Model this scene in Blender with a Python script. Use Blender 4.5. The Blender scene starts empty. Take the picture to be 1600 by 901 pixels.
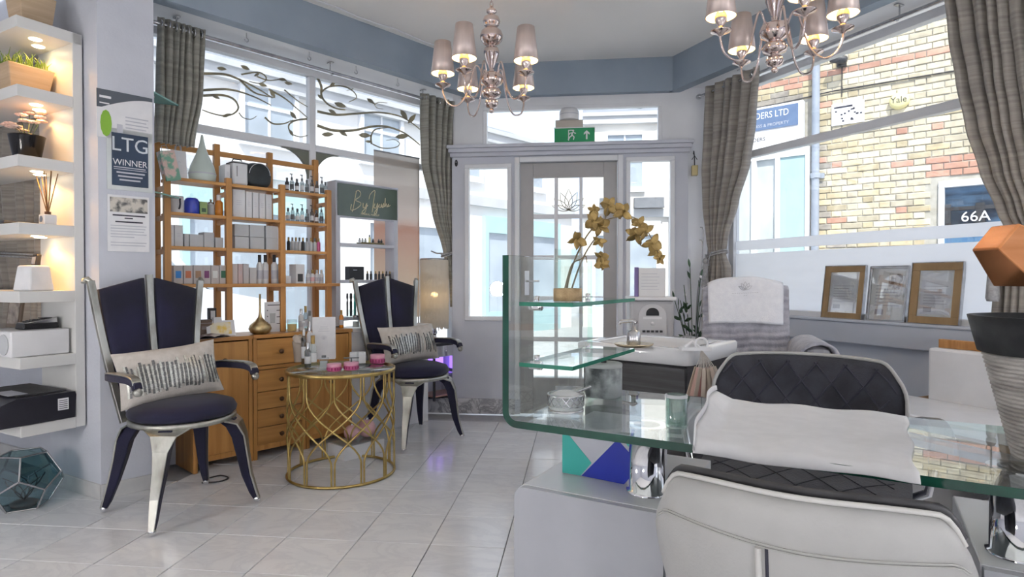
import bpy, math, random
from mathutils import Matrix, Vector
random.seed(7)
PI = math.pi
SC = bpy.context.scene
COL = SC.collection

# ------------------------------------------------------------------ camera, world, sun, exposure
EYE = 1.05
FPX = 950.0
PITCH = math.atan(13.5/950.0)
cam_d = bpy.data.cameras.new('camera')
cam_d.sensor_width = 36.0
cam_d.lens = 36.0*FPX/1600.0
cam_d.clip_start = 0.05
cam = bpy.data.objects.new('camera', cam_d)
COL.objects.link(cam)
cam.location = (0, 0, EYE)
cam.rotation_euler = (PI/2-PITCH, 0, 0)
SC.camera = cam

wd = bpy.data.worlds.new('sky'); SC.world = wd
wd.use_nodes = True
nt = wd.node_tree; nt.nodes.clear()
wo = nt.nodes.new('ShaderNodeOutputWorld'); wb = nt.nodes.new('ShaderNodeBackground')
tc = nt.nodes.new('ShaderNodeTexCoord'); nz = nt.nodes.new('ShaderNodeTexNoise'); cr = nt.nodes.new('ShaderNodeValToRGB')
nz.inputs['Scale'].default_value = 2.2; nz.inputs['Detail'].default_value = 5
cr.color_ramp.elements[0].position = 0.38; cr.color_ramp.elements[0].color = (0.62, 0.74, 0.95, 1)
cr.color_ramp.elements[1].position = 0.66; cr.color_ramp.elements[1].color = (0.92, 0.94, 1.0, 1)
nt.links.new(tc.outputs['Generated'], nz.inputs['Vector']); nt.links.new(nz.outputs['Fac'], cr.inputs['Fac'])
nt.links.new(cr.outputs['Color'], wb.inputs['Color']); nt.links.new(wb.outputs['Background'], wo.inputs['Surface'])
wb.inputs['Strength'].default_value = 0.95

def add_light(name, kind, loc, energy, color=(1, 1, 1), size=None, rot=None, size_y=None):
    l = bpy.data.lights.new(name, kind); l.energy = energy; l.color = color
    if kind == 'AREA':
        l.size = size
        if size_y: l.shape = 'RECTANGLE'; l.size_y = size_y
    elif kind in ('POINT', 'SPOT') and size: l.shadow_soft_size = size
    o = bpy.data.objects.new(name, l); COL.objects.link(o); o.location = loc
    if rot: o.rotation_euler = rot
    return o
sun = add_light('sun', 'SUN', (0, -5, 12), 3.2, (1.0, 0.96, 0.88))
sun.data.angle = 0.03
sun.rotation_euler = Vector((0.05, 0.62, -0.78)).to_track_quat('-Z', 'Y').to_euler()
FILL_LAMPS = [(-2.5, 0.9, 210), (2.9, 0.2, 250), (-1.7, -1.6, 330), (1.2, -1.8, 270)]  # position and power of the unseen lamps added as interior fill

SC.view_settings.view_transform = 'Standard'
SC.view_settings.look = 'None'
SC.view_settings.gamma = 1.0
SC.view_settings.exposure = 1.02
try:
    SC.view_settings.use_curve_mapping = False
    SC.cycles.use_denoising = True
    SC.cycles.max_bounces = 10; SC.cycles.diffuse_bounces = 4; SC.cycles.glossy_bounces = 4
    SC.cycles.transparent_max_bounces = 24; SC.cycles.transmission_bounces = 6
    SC.cycles.caustics_reflective = False; SC.cycles.caustics_refractive = False
    SC.cycles.sample_clamp_indirect = 4.0
except Exception: pass

# ------------------------------------------------------------------ frames of reference
def frame(ax, ay):
    l = math.hypot(ax, ay); ax /= l; ay /= l
    return Matrix(((ax, -ay, 0, 0), (ay, ax, 0, 0), (0, 0, 1, 0), (0, 0, 0, 1)))
FL = frame(.671, .741)      # along the left shop window, depth towards the street
FD = frame(.9939, -.1099)   # along the door wall
FR = frame(.412, -.911)     # along the right shop window
FB = frame(.757, -.653)     # along the brick house outside
FE = frame(.864, -.503)     # along the nail desk
C0 = Vector((-1.962, 2.89, 0))
FS = Matrix.Translation(C0) @ frame(-.873, .488)   # along the short wall behind the shelves, depth towards the room
def ang(F): return math.atan2(F[1][0], F[0][0])
def W(F, s, o, z=0): return F @ Vector((s, o, z))
def ray(px, py):
    k = (px-800)/FPX; v = (450.5-py)/FPX; c, s = math.cos(PITCH), math.sin(PITCH)
    return Vector((k, c+v*s, -s+v*c))
def at(px, py, Y):
    d = ray(px, py); return Vector((0, 0, EYE))+d*(Y/d.y)
def onz(px, py, z):
    d = ray(px, py); return Vector((0, 0, EYE))+d*((z-EYE)/d.z)
def hit(F, px, py, o):
    """a point of the upright plane at depth o of frame F, as (s, o, z)"""
    Fi = F.inverted(); d = ray(px, py)
    p = Fi @ Vector((0, 0, EYE)); q = Fi.to_3x3() @ d
    return p+q*((o-p.y)/q.y)
def sl(F, px, o, py=437): return hit(F, px, py, o).x

# ------------------------------------------------------------------ mesh building
class MB:
    def __init__(s): s.v = []; s.f = []; s.m = []; s.s = []
    def add(s, vs, fs, mat=0, smooth=False, M=None):
        n = len(s.v)
        for p in vs:
            p = Vector(p)
            if M is not None: p = M @ p
            s.v.append(p)
        for i, f in enumerate(fs):
            s.f.append([n+k for k in f]); s.m.append(mat[i] if isinstance(mat, list) else mat); s.s.append(smooth)
        return s
    def box(s, x0, x1, y0, y1, z0, z1, mat=0, M=None):
        vs = [(x0,y0,z0),(x1,y0,z0),(x1,y1,z0),(x0,y1,z0),(x0,y0,z1),(x1,y0,z1),(x1,y1,z1),(x0,y1,z1)]
        return s.add(vs, [(3,2,1,0),(4,5,6,7),(0,1,5,4),(1,2,6,5),(2,3,7,6),(3,0,4,7)], mat, False, M)
    def cbox(s, c, d, mat=0, M=None):
        return s.box(c[0]-d[0]/2, c[0]+d[0]/2, c[1]-d[1]/2, c[1]+d[1]/2, c[2]-d[2]/2, c[2]+d[2]/2, mat, M)
    def taper(s, c, b, t, z0, z1, mat=0, M=None):
        x, y = c
        vs = [(x+i*w/2, y+j*d/2, z) for (w, d, z) in ((b[0], b[1], z0), (t[0], t[1], z1)) for (i, j) in ((-1,-1),(1,-1),(1,1),(-1,1))]
        return s.add(vs, [(3,2,1,0),(4,5,6,7),(0,1,5,4),(1,2,6,5),(2,3,7,6),(3,0,4,7)], mat, False, M)
    def prism(s, poly, z0, z1, mat=0, M=None, smooth=False, capmat=None):
        n = len(poly)
        vs = [(x, y, z0) for x, y in poly]+[(x, y, z1) for x, y in poly]
        cm = mat if capmat is None else capmat
        s.add(vs, [list(range(n))[::-1], [n+i for i in range(n)]], cm, False, M)
        return s.add(vs, [(i, (i+1) % n, n+(i+1) % n, n+i) for i in range(n)], mat, smooth, M)
    def lathe(s, prof, seg=20, mat=0, M=None, c=(0, 0), cap=True, smooth=True):
        vs = []; fs = []
        for r, z in prof:
            for i in range(seg):
                a = 2*PI*i/seg; vs.append((c[0]+r*math.cos(a), c[1]+r*math.sin(a), z))
        for j in range(len(prof)-1):
            for i in range(seg):
                k = (i+1) % seg; fs.append((j*seg+i, j*seg+k, (j+1)*seg+k, (j+1)*seg+i))
        s.add(vs, fs, mat, smooth, M)
        if cap:
            if prof[0][0] > 1e-5: s.add(vs[:seg], [list(range(seg))[::-1]], mat, False, M)
            if prof[-1][0] > 1e-5: s.add(vs[-seg:], [list(range(seg))], mat, False, M)
        return s
    def tube(s, path, r, seg=8, mat=0, M=None, closed=False, flat=None):
        P = [Vector(p) for p in path]; n = len(P); vs = []; fs = []
        rr = r if isinstance(r, (list, tuple)) else [r]*n
        up = None
        for i in range(n):
            if closed: t = P[(i+1) % n]-P[i-1]
            else: t = P[min(i+1, n-1)]-P[max(i-1, 0)]
            t.normalize()
            if up is None:
                up = Vector((0, 0, 1)) if abs(t.z) < .9 else Vector((1, 0, 0))
            b = t.cross(up)
            if b.length < 1e-6: b = t.orthogonal()
            b.normalize(); nn = b.cross(t); nn.normalize(); up = nn
            for k in range(seg):
                a = 2*PI*(k+.5)/seg
                vs.append(P[i]+b*(rr[i]*math.cos(a))+nn*(rr[i]*math.sin(a)))
        for i in range(n if closed else n-1):
            j = (i+1) % n
            for k in range(seg):
                l = (k+1) % seg; fs.append((i*seg+k, i*seg+l, j*seg+l, j*seg+k))
        s.add(vs, fs, mat, seg > 4, M)
        if not closed:
            s.add(vs[:seg], [list(range(seg))], mat, False, M); s.add(vs[-seg:], [list(range(seg))[::-1]], mat, False, M)
        return s
    def sweep(s, path, side, wid, thk, mat=0, M=None):
        """flat bar along a path; side = width direction, wid / thk lists"""
        P = [Vector(p) for p in path]; n = len(P); vs = []; fs = []
        for i in range(n):
            t = (P[min(i+1, n-1)]-P[max(i-1, 0)]).normalized()
            b = Vector(side); b = (b-t*b.dot(t)).normalized(); nn = t.cross(b)
            w = wid[i]/2; h = thk[i]/2
            vs += [P[i]+b*w+nn*h, P[i]-b*w+nn*h, P[i]-b*w-nn*h, P[i]+b*w-nn*h]
        for i in range(n-1):
            for k in range(4):
                l = (k+1) % 4; fs.append((i*4+k, i*4+l, i*4+4+l, i*4+4+k))
        s.add(vs, fs, mat, False, M)
        s.add(vs[:4], [(3, 2, 1, 0)], mat, False, M); s.add(vs[-4:], [(0, 1, 2, 3)], mat, False, M)
        return s
    def ball(s, c, r, seg=12, rings=8, mat=0, M=None, sq=(1, 1, 1)):
        vs = []; fs = []
        for j in range(rings+1):
            a = PI*j/rings
            for i in range(seg):
                b = 2*PI*i/seg
                vs.append((c[0]+r*sq[0]*math.sin(a)*math.cos(b), c[1]+r*sq[1]*math.sin(a)*math.sin(b), c[2]-r*sq[2]*math.cos(a)))
        for j in range(rings):
            for i in range(seg):
                k = (i+1) % seg; fs.append((j*seg+i, j*seg+k, (j+1)*seg+k, (j+1)*seg+i))
        return s.add(vs, fs, mat, True, M)
    def grid(s, fn, nu, nv, mat=0, M=None, smooth=True, closeu=False):
        vs = [fn(i/nu, j/nv) for j in range(nv+1) for i in range(nu+1)]
        fs = [(j*(nu+1)+i, j*(nu+1)+i+1, (j+1)*(nu+1)+i+1, (j+1)*(nu+1)+i) for j in range(nv) for i in range(nu)]
        return s.add(vs, fs, mat, smooth, M)
    def mesh(s, name, mats):
        me = bpy.data.meshes.new(name)
        me.from_pydata([tuple(p) for p in s.v], [], s.f)
        for m in mats: me.materials.append(m)
        me.polygons.foreach_set('material_index', s.m)
        me.polygons.foreach_set('use_smooth', s.s)
        me.validate(); me.update()
        return me

def obj(name, mb, mats, parent=None, bevel=0, solid=0, sub=0, M=None, label=None, kind=None):
    if not isinstance(mats, (list, tuple)): mats = [mats]
    o = bpy.data.objects.new(name, mb if isinstance(mb, bpy.types.Mesh) else mb.mesh(name, mats))
    COL.objects.link(o)
    if parent is not None: o.parent = parent
    if M is not None: o.matrix_local = M
    if solid:
        md = o.modifiers.new('thickness', 'SOLIDIFY'); md.thickness = solid; md.offset = 0
    if bevel:
        md = o.modifiers.new('edge', 'BEVEL'); md.width = bevel; md.segments = 2; md.limit_method = 'ANGLE'; md.angle_limit = .6
    if sub:
        md = o.modifiers.new('smooth', 'SUBSURF'); md.levels = sub; md.render_levels = sub
    if label: o['label'] = label
    if kind: o['kind'] = kind
    return o
def tag(o, label, cat, group=None):
    o['label'] = label; o['category'] = cat
    if group: o['group'] = group
    return o
def thing(name, label, cat, loc=(0, 0, 0), rz=0, group=None):
    o = bpy.data.objects.new(name, None); COL.objects.link(o); o.empty_display_size = .05
    o.location = loc; o.rotation_euler = (0, 0, rz)
    return tag(o, label, cat, group)
def struct(name, mb, mats, F=None, parent=None, bevel=0, label=None):
    o = obj(name, mb, mats, parent, bevel)
    if F is not None and parent is None: o.matrix_world = F
    if parent is None: o['kind'] = 'structure'
    if label: o['label'] = label
    return o
def dup(root, loc, rz, label=None, group=None):
    r = root.copy(); COL.objects.link(r); r.location = loc; r.rotation_euler = (0, 0, rz)
    if label: r['label'] = label
    if group: r['group'] = group
    for ch in list(root.children):
        c = ch.copy(); COL.objects.link(c); c.parent = r
        for g in ch.children:
            d = g.copy(); COL.objects.link(d); d.parent = c
    return r
def text(body, size, mat, parent, M, name='lettering', ext=.0006, align='CENTER', sx=1.0):
    cu = bpy.data.curves.new(name, 'FONT'); cu.body = body; cu.size = size; cu.extrude = ext
    cu.align_x = align; cu.align_y = 'CENTER'; cu.materials.append(mat); cu.resolution_u = 3
    tmp = bpy.data.objects.new(name, cu); me = bpy.data.meshes.new_from_object(tmp); bpy.data.objects.remove(tmp)
    me.name = name
    if not me.materials: me.materials.append(mat)
    o = bpy.data.objects.new(name, me); COL.objects.link(o)
    if parent is not None: o.parent = parent
    o.matrix_local = M @ Matrix.Diagonal((sx, 1, 1, 1))
    return o
# text lies in local xz plane facing -y (towards the room) or +y
def face_neg(x, y, z): return Matrix.Translation((x, y, z)) @ Matrix.Rotation(PI/2, 4, 'X')
def face_pos(x, y, z): return Matrix.Translation((x, y, z)) @ Matrix.Rotation(PI, 4, 'Z') @ Matrix.Rotation(PI/2, 4, 'X')
ORD = ['first', 'second', 'third', 'fourth', 'fifth', 'sixth', 'seventh', 'eighth', 'ninth', 'tenth', 'eleventh', 'twelfth']

# ------------------------------------------------------------------ materials
MATS = {}
def new_mat(name):
    m = bpy.data.materials.new(name); m.use_nodes = True
    nt = m.node_tree; nt.nodes.clear()
    out = nt.nodes.new('ShaderNodeOutputMaterial')
    return m, nt, out
def pm(name, c, c2=None, rough=.5, metal=0, scale=(8, 8, 8), bump=0, bscale=None, detail=4, coat=0, wave=False, rnd=0, spec=.5, lo=.35, hi=.65, sheen=0, emis=None, dist=0, trans=0):
    """principled surface with procedural colour variation and relief"""
    if name in MATS: return MATS[name]
    m, nt, out = new_mat(name); N = nt.nodes; L = nt.links
    b = N.new('ShaderNodeBsdfPrincipled'); L.new(b.outputs[0], out.inputs['Surface'])
    tc = N.new('ShaderNodeTexCoord'); mp = N.new('ShaderNodeMapping'); L.new(tc.outputs['Object'], mp.inputs['Vector'])
    mp.inputs['Scale'].default_value = scale
    oi = N.new('ShaderNodeObjectInfo')
    if rnd:
        ml = N.new('ShaderNodeVectorMath'); ml.operation = 'SCALE'; ml.inputs[0].default_value = (37, 53, 71)
        L.new(oi.outputs['Random'], ml.inputs['Scale']); L.new(ml.outputs[0], mp.inputs['Location'])
    if wave:
        t = N.new('ShaderNodeTexWave'); t.inputs['Scale'].default_value = 1; t.inputs['Distortion'].default_value = 6
        t.inputs['Detail'].default_value = 3; t.inputs['Detail Scale'].default_value = 1.2; fac = t.outputs['Fac']
    else:
        t = N.new('ShaderNodeTexNoise'); t.inputs['Scale'].default_value = 1; t.inputs['Detail'].default_value = detail
        t.inputs['Distortion'].default_value = dist; fac = t.outputs['Fac']
    L.new(mp.outputs[0], t.inputs['Vector'])
    if c2 is None: c2 = tuple(x*.9 for x in c)
    r = N.new('ShaderNodeValToRGB'); r.color_ramp.elements[0].position = lo; r.color_ramp.elements[1].position = hi
    r.color_ramp.elements[0].color = (*c2, 1); r.color_ramp.elements[1].color = (*c, 1)
    L.new(fac, r.inputs['Fac']); colr = r.outputs['Color']
    if rnd and rnd > 0:
        hv = N.new('ShaderNodeHueSaturation'); mr = N.new('ShaderNodeMapRange'); mr.inputs['To Min'].default_value = 1-rnd; mr.inputs['To Max'].default_value = 1+rnd
        L.new(oi.outputs['Random'], mr.inputs['Value']); L.new(mr.outputs[0], hv.inputs['Value']); L.new(colr, hv.inputs['Color']); colr = hv.outputs['Color']
    L.new(colr, b.inputs['Base Color'])
    b.inputs['Roughness'].default_value = rough; b.inputs['Metallic'].default_value = metal
    b.inputs['Specular IOR Level'].default_value = spec
    if coat: b.inputs['Coat Weight'].default_value = coat; b.inputs['Coat Roughness'].default_value = .06
    if sheen: b.inputs['Sheen Weight'].default_value = sheen
    if emis: b.inputs['Emission Color'].default_value = (*emis[0], 1); b.inputs['Emission Strength'].default_value = emis[1]
    if bump:
        t2 = N.new('ShaderNodeTexNoise'); t2.inputs['Detail'].default_value = 5
        mp2 = N.new('ShaderNodeMapping'); L.new(tc.outputs['Object'], mp2.inputs['Vector']); L.new(mp2.outputs[0], t2.inputs['Vector'])
        bs = bscale or tuple(x*6 for x in scale); mp2.inputs['Scale'].default_value = bs; t2.inputs['Scale'].default_value = 1
        bp = N.new('ShaderNodeBump'); bp.inputs['Strength'].default_value = bump; bp.inputs['Distance'].default_value = .004
        L.new(t2.outputs['Fac'], bp.inputs['Height']); L.new(bp.outputs[0], b.inputs['Normal'])
    if trans:
        tr = N.new('ShaderNodeBsdfTranslucent'); L.new(colr, tr.inputs['Color']); mx = N.new('ShaderNodeMixShader'); mx.inputs[0].default_value = trans
        L.new(b.outputs[0], mx.inputs[1]); L.new(tr.outputs[0], mx.inputs[2]); L.new(mx.outputs[0], out.inputs['Surface'])
    MATS[name] = m
    return m
def glass(name, tint=(.97, .99, .98), f0=.045, rough=.0, power=5.0):
    if name in MATS: return MATS[name]
    m, nt, out = new_mat(name); N = nt.nodes; L = nt.links
    tr = N.new('ShaderNodeBsdfTransparent'); tr.inputs[0].default_value = (*tint, 1)
    gl = N.new('ShaderNodeBsdfGlossy'); gl.inputs['Roughness'].default_value = rough; gl.inputs[0].default_value = (1, 1, 1, 1)
    lw = N.new('ShaderNodeLayerWeight'); lw.inputs['Blend'].default_value = .5
    pw = N.new('ShaderNodeMath'); pw.operation = 'POWER'; pw.inputs[1].default_value = power
    ma = N.new('ShaderNodeMath'); ma.operation = 'MULTIPLY_ADD'; ma.inputs[1].default_value = 1-f0; ma.inputs[2].default_value = f0
    mx = N.new('ShaderNodeMixShader')
    L.new(lw.outputs['Facing'], pw.inputs[0]); L.new(pw.outputs[0], ma.inputs[0]); L.new(ma.outputs[0], mx.inputs[0])
    L.new(tr.outputs[0], mx.inputs[1]); L.new(gl.outputs[0], mx.inputs[2]); L.new(mx.outputs[0], out.inputs['Surface'])
    MATS[name] = m
    return m
def frosted(name, c, op=.75):
    m, nt, out = new_mat(name); N = nt.nodes; L = nt.links
    d = N.new('ShaderNodeBsdfDiffuse'); t = N.new('ShaderNodeBsdfTranslucent'); tp = N.new('ShaderNodeBsdfTransparent')
    d.inputs[0].default_value = (*c, 1); t.inputs[0].default_value = (*c, 1)
    a = N.new('ShaderNodeMixShader'); a.inputs[0].default_value = .72; b = N.new('ShaderNodeMixShader'); b.inputs[0].default_value = op
    nz = N.new('ShaderNodeTexNoise'); nz.inputs['Scale'].default_value = 6; mr = N.new('ShaderNodeMapRange'); mr.inputs['To Min'].default_value = op-.06; mr.inputs['To Max'].default_value = op+.06
    L.new(nz.outputs['Fac'], mr.inputs['Value']); L.new(mr.outputs[0], b.inputs[0])
    L.new(d.outputs[0], a.inputs[1]); L.new(t.outputs[0], a.inputs[2]); L.new(tp.outputs[0], b.inputs[1]); L.new(a.outputs[0], b.inputs[2]); L.new(b.outputs[0], out.inputs['Surface'])
    MATS[name] = m
    return m
def emit(name, c, st):
    m, nt, out = new_mat(name); e = nt.nodes.new('ShaderNodeEmission'); e.inputs[0].default_value = (*c, 1); e.inputs[1].default_value = st
    nz = nt.nodes.new('ShaderNodeTexNoise'); nz.inputs['Scale'].default_value = 20; mr = nt.nodes.new('ShaderNodeMapRange')
    mr.inputs['To Min'].default_value = st*.9; mr.inputs['To Max'].default_value = st*1.1
    nt.links.new(nz.outputs['Fac'], mr.inputs['Value']); nt.links.new(mr.outputs[0], e.inputs[1])
    nt.links.new(e.outputs[0], out.inputs['Surface']); MATS[name] = m
    return m
def marble(name, base=(.78, .79, .81), vein=(.48, .50, .54), rough=.16, rnd=True, scale=3.2, sp=.5):
    m, nt, out = new_mat(name); N = nt.nodes; L = nt.links
    b = N.new('ShaderNodeBsdfPrincipled'); L.new(b.outputs[0], out.inputs['Surface'])
    tc = N.new('ShaderNodeTexCoord'); mp = N.new('ShaderNodeMapping'); L.new(tc.outputs['Object'], mp.inputs['Vector'])
    oi = N.new('ShaderNodeObjectInfo'); ml = N.new('ShaderNodeVectorMath'); ml.operation = 'SCALE'; ml.inputs[0].default_value = (31, 47, 13)
    L.new(oi.outputs['Random'], ml.inputs['Scale']); L.new(ml.outputs[0], mp.inputs['Location'])
    mp.inputs['Rotation'].default_value = (0, 0, .6); mp.inputs['Scale'].default_value = (1, 2.2, 1)
    a = N.new('ShaderNodeTexNoise'); a.inputs['Scale'].default_value = scale; a.inputs['Detail'].default_value = 8; a.inputs['Roughness'].default_value = .62; a.inputs['Distortion'].default_value = 1.1
    L.new(mp.outputs[0], a.inputs['Vector'])
    s1 = N.new('ShaderNodeMath'); s1.operation = 'SUBTRACT'; s1.inputs[1].default_value = .5; L.new(a.outputs['Fac'], s1.inputs[0])
    ab = N.new('ShaderNodeMath'); ab.operation = 'ABSOLUTE'; L.new(s1.outputs[0], ab.inputs[0])
    r = N.new('ShaderNodeValToRGB'); r.color_ramp.elements[0].position = 0; r.color_ramp.elements[0].color = (*vein, 1)
    r.color_ramp.elements[1].position = .07; r.color_ramp.elements[1].color = (*base, 1); L.new(ab.outputs[0], r.inputs[0])
    a2 = N.new('ShaderNodeTexNoise'); a2.inputs['Scale'].default_value = scale*.8; a2.inputs['Detail'].default_value = 5; L.new(mp.outputs[0], a2.inputs['Vector'])
    mx = N.new('ShaderNodeMixRGB'); mx.blend_type = 'MULTIPLY'; mx.inputs[0].default_value = .55
    r2 = N.new('ShaderNodeValToRGB'); r2.color_ramp.elements[0].position = .3; r2.color_ramp.elements[0].color = (.86, .87, .90, 1); r2.color_ramp.elements[1].position = .62
    L.new(a2.outputs['Fac'], r2.inputs[0]); L.new(r.outputs[0], mx.inputs[1]); L.new(r2.outputs[0], mx.inputs[2])
    hv = N.new('ShaderNodeHueSaturation'); mr = N.new('ShaderNodeMapRange'); mr.inputs['To Min'].default_value = .94; mr.inputs['To Max'].default_value = 1.04
    L.new(oi.outputs['Random'], mr.inputs[0]); L.new(mr.outputs[0], hv.inputs['Value']); L.new(mx.outputs[0], hv.inputs['Color'])
    L.new(hv.outputs[0], b.inputs['Base Color']); b.inputs['Roughness'].default_value = rough; b.inputs['Specular IOR Level'].default_value = sp
    MATS[name] = m
    return m

WALL = pm('plaster_blue_grey', (.60, .62, .69), (.55, .57, .64), rough=.7, scale=(5, 5, 5), bump=.35, bscale=(60, 60, 60))
BEAM = pm('slate_blue_paint', (.30, .36, .43), (.27, .33, .40), rough=.6, scale=(4, 4, 4), bump=.1, bscale=(40, 40, 40))
CEIL = pm('ceiling_paint', (.90, .89, .87), (.87, .86, .84), rough=.8, scale=(2, 2, 2), bump=.2, bscale=(50, 50, 50))
WHITE = pm('white_gloss_paint', (.80, .81, .84), (.75, .76, .79), rough=.35, scale=(4, 4, 4))
GREYW = pm('grey_white_paint', (.62, .64, .71), (.57, .59, .66), rough=.45, scale=(4, 4, 4), bump=.12, bscale=(50, 50, 50))
DOORP = pm('warm_grey_door_paint', (.42, .41, .41), (.38, .37, .37), rough=.4, scale=(6, 6, 6))
SILL = pm('blue_grey_sill_paint', (.60, .64, .73), (.56, .60, .69), rough=.4, scale=(4, 4, 4))
TILE = marble('white_marble_tile', (.80, .81, .83), (.73, .74, .77), rough=.15)
GROUT = pm('tile_joint', (.42, .43, .45), rough=.9, scale=(30, 30, 30))
MARB = marble('grey_veined_marble', (.66, .66, .68), (.30, .30, .33), rough=.25, scale=7)
SKIRT = pm('pale_stone_skirting', (.60, .60, .60), (.53, .53, .54), rough=.5, scale=(12, 12, 12), bump=.15)
PANE = glass('window_glass', (.97, .985, .99), .05)
FROST = frosted('frosted_film', (.95, .96, .985), .97)
DGLASS = glass('desk_glass', (.955, .985, .975), .07)
GEDGE = pm('green_glass_edge', (.012, .075, .05), (.006, .045, .03), rough=.08, scale=(9, 9, 9), spec=.45, coat=.15)
GEDGE2 = glass('pale_green_glass_edge', (.70, .90, .83), .10)
CLEAR = glass('clear_glass', (.95, .98, .97), .06)
WOOD = pm('honey_oak', (.56, .285, .085), (.40, .185, .05), rough=.38, scale=(26, 26, 1.6), bump=.06, rnd=.06)
WOODH = pm('honey_oak_level_grain', (.56, .285, .085), (.40, .185, .05), rough=.38, scale=(1.6, 26, 26), bump=.06, rnd=.06)
PINE = pm('pine_slat', (.60, .31, .10), (.46, .21, .06), rough=.42, scale=(1.5, 24, 24), bump=.05, rnd=.08)
PINEV = pm('pine_post', (.58, .29, .09), (.44, .20, .055), rough=.42, scale=(24, 24, 1.5), bump=.05, rnd=.08)
NAVY = pm('navy_velvet', (.007, .007, .038), (.004, .004, .018), rough=.8, scale=(5, 5, 5), bump=.2, bscale=(260, 260, 260), sheen=.1)
STEEL = pm('worn_silver_metal', (.50, .50, .46), (.22, .21, .18), rough=.36, metal=1, scale=(14, 14, 5), bump=.2, lo=.25, hi=.55)
CHROME = pm('chrome', (.82, .82, .84), (.76, .76, .78), rough=.06, metal=1, scale=(3, 3, 3))
BLUSH = pm('rose_chrome', (.78, .66, .62), (.66, .54, .50), rough=.09, metal=1, scale=(4, 4, 4))
GOLD = pm('antique_gold', (.60, .45, .18), (.42, .30, .10), rough=.28, metal=1, scale=(16, 16, 16))
GOLDL = pm('pale_gold_leaf', (.46, .32, .12), (.26, .17, .06), rough=.45, metal=.6, scale=(40, 40, 40), bump=.3)
BLACK = pm('black_plastic', (.016, .016, .02), (.01, .01, .013), rough=.35, scale=(20, 20, 20))
DKGREY = pm('charcoal', (.05, .05, .055), (.03, .03, .035), rough=.5, scale=(20, 20, 20))
WPLAST = pm('white_plastic', (.80, .80, .82), (.75, .75, .77), rough=.3, scale=(10, 10, 10))
LAMW = pm('white_laminate', (.66, .67, .70), (.62, .63, .66), rough=.28, scale=(3, 3, 3))
SHELFW = pm('white_shelf_lacquer', (.74, .74, .73), (.70, .70, .69), rough=.4, scale=(3, 3, 3))
PAPER = pm('paper_white', (.82, .82, .84), (.77, .77, .80), rough=.8, scale=(20, 20, 20))
CARTON = pm('white_carton', (.74, .75, .77), (.70, .71, .73), rough=.55, scale=(12, 12, 12), rnd=.05)
CARTONG = pm('grey_carton', (.52, .54, .56), (.48, .50, .52), rough=.55, scale=(12, 12, 12), rnd=.06)
CURT = pm('taupe_curtain', (.42, .385, .345), (.29, .265, .24), rough=.65, scale=(2, 2, 60), bump=.3, bscale=(30, 30, 160), sheen=.3, detail=6, trans=.12)
CURTG = pm('grey_green_curtain', (.42, .41, .36), (.29, .285, .245), rough=.65, scale=(2, 2, 60), bump=.3, bscale=(30, 30, 160), sheen=.3, detail=6, trans=.15)
CORD = pm('grey_cord', (.42, .42, .43), (.28, .28, .29), rough=.7, scale=(60, 60, 60))
LINEN = pm('linen_cushion', (.62, .58, .54), (.54, .50, .46), rough=.8, scale=(30, 30, 30), bump=.3, bscale=(220, 220, 220))
SEQ = pm('sequin_silver', (.72, .72, .68), (.52, .52, .48), rough=.38, metal=.75, scale=(60, 60, 90))
SEQD = pm('sequin_pewter', (.20, .20, .20), (.13, .13, .13), rough=.35, metal=.6, scale=(60, 60, 90))
TOWEL = pm('white_towel', (.88, .90, .96), (.82, .84, .91), rough=.9, scale=(40, 40, 40), bump=.7, bscale=(240, 240, 240), sheen=.4)
THROW = pm('grey_plush_throw', (.50, .50, .56), (.36, .36, .42), rough=.95, scale=(30, 30, 9), bump=1.0, bscale=(120, 120, 120), sheen=.5)
PAPROLL = pm('couch_paper', (.78, .78, .80), (.74, .74, .76), rough=.85, scale=(30, 30, 30), bump=.35, bscale=(14, 14, 14))
LEATH = pm('cream_leather', (.47, .468, .46), (.43, .428, .42), rough=.42, scale=(10, 10, 10), bump=.15, bscale=(200, 200, 200))
QUILT = pm('charcoal_quilt', (.040, .042, .058), (.018, .019, .028), rough=.8, scale=(14, 14, 14), bump=.4, bscale=(160, 160, 160), sheen=.2)
CONC = pm('grey_concrete', (.42, .45, .46), (.06, .07, .075), rough=.7, scale=(16, 16, 16), bump=.3, lo=.36, hi=.58)
STONE = pm('dark_stone', (.055, .058, .06), (.012, .013, .015), rough=.6, spec=.3, scale=(10, 10, 10), bump=.2, lo=.4, hi=.7)
STONER = pm('ribbed_grey_stone', (.50, .48, .45), (.32, .30, .28), rough=.7, scale=(20, 20, 60), bump=.5)
BLKWOOD = pm('black_streaked_wood', (.05, .05, .056), (.010, .010, .012), rough=.4, scale=(3, 3, 70), bump=.2, lo=.45, hi=.75)
TEAL = pm('turquoise_card', (.05, .47, .42), (.04, .42, .37), rough=.5, scale=(8, 8, 8))
BLUEC = pm('royal_blue_card', (.01, .03, .40), (.01, .025, .34), rough=.45, scale=(8, 8, 8))
GREYC = pm('grey_card', (.55, .56, .62), (.50, .51, .57), rough=.5, scale=(8, 8, 8))
WARM = emit('warm_led', (1.0, .82, .50), 9)
COPPER = pm('copper', (.85, .38, .17), (.62, .24, .09), rough=.22, metal=.9, scale=(3, 3, 30))
PINK = pm('pink_tin', (.62, .12, .30), (.5, .08, .22), rough=.35, scale=(16, 16, 16))
PINKL = pm('pale_pink', (.80, .50, .52), (.72, .42, .45), rough=.3, scale=(12, 12, 12), coat=.4)
LEAF = pm('grass_green', (.16, .28, .04), (.07, .15, .02), rough=.5, scale=(20, 20, 20), rnd=.1)
LEAFD = pm('dark_leaf', (.05, .11, .05), (.03, .06, .03), rough=.5, scale=(20, 20, 20))
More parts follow.
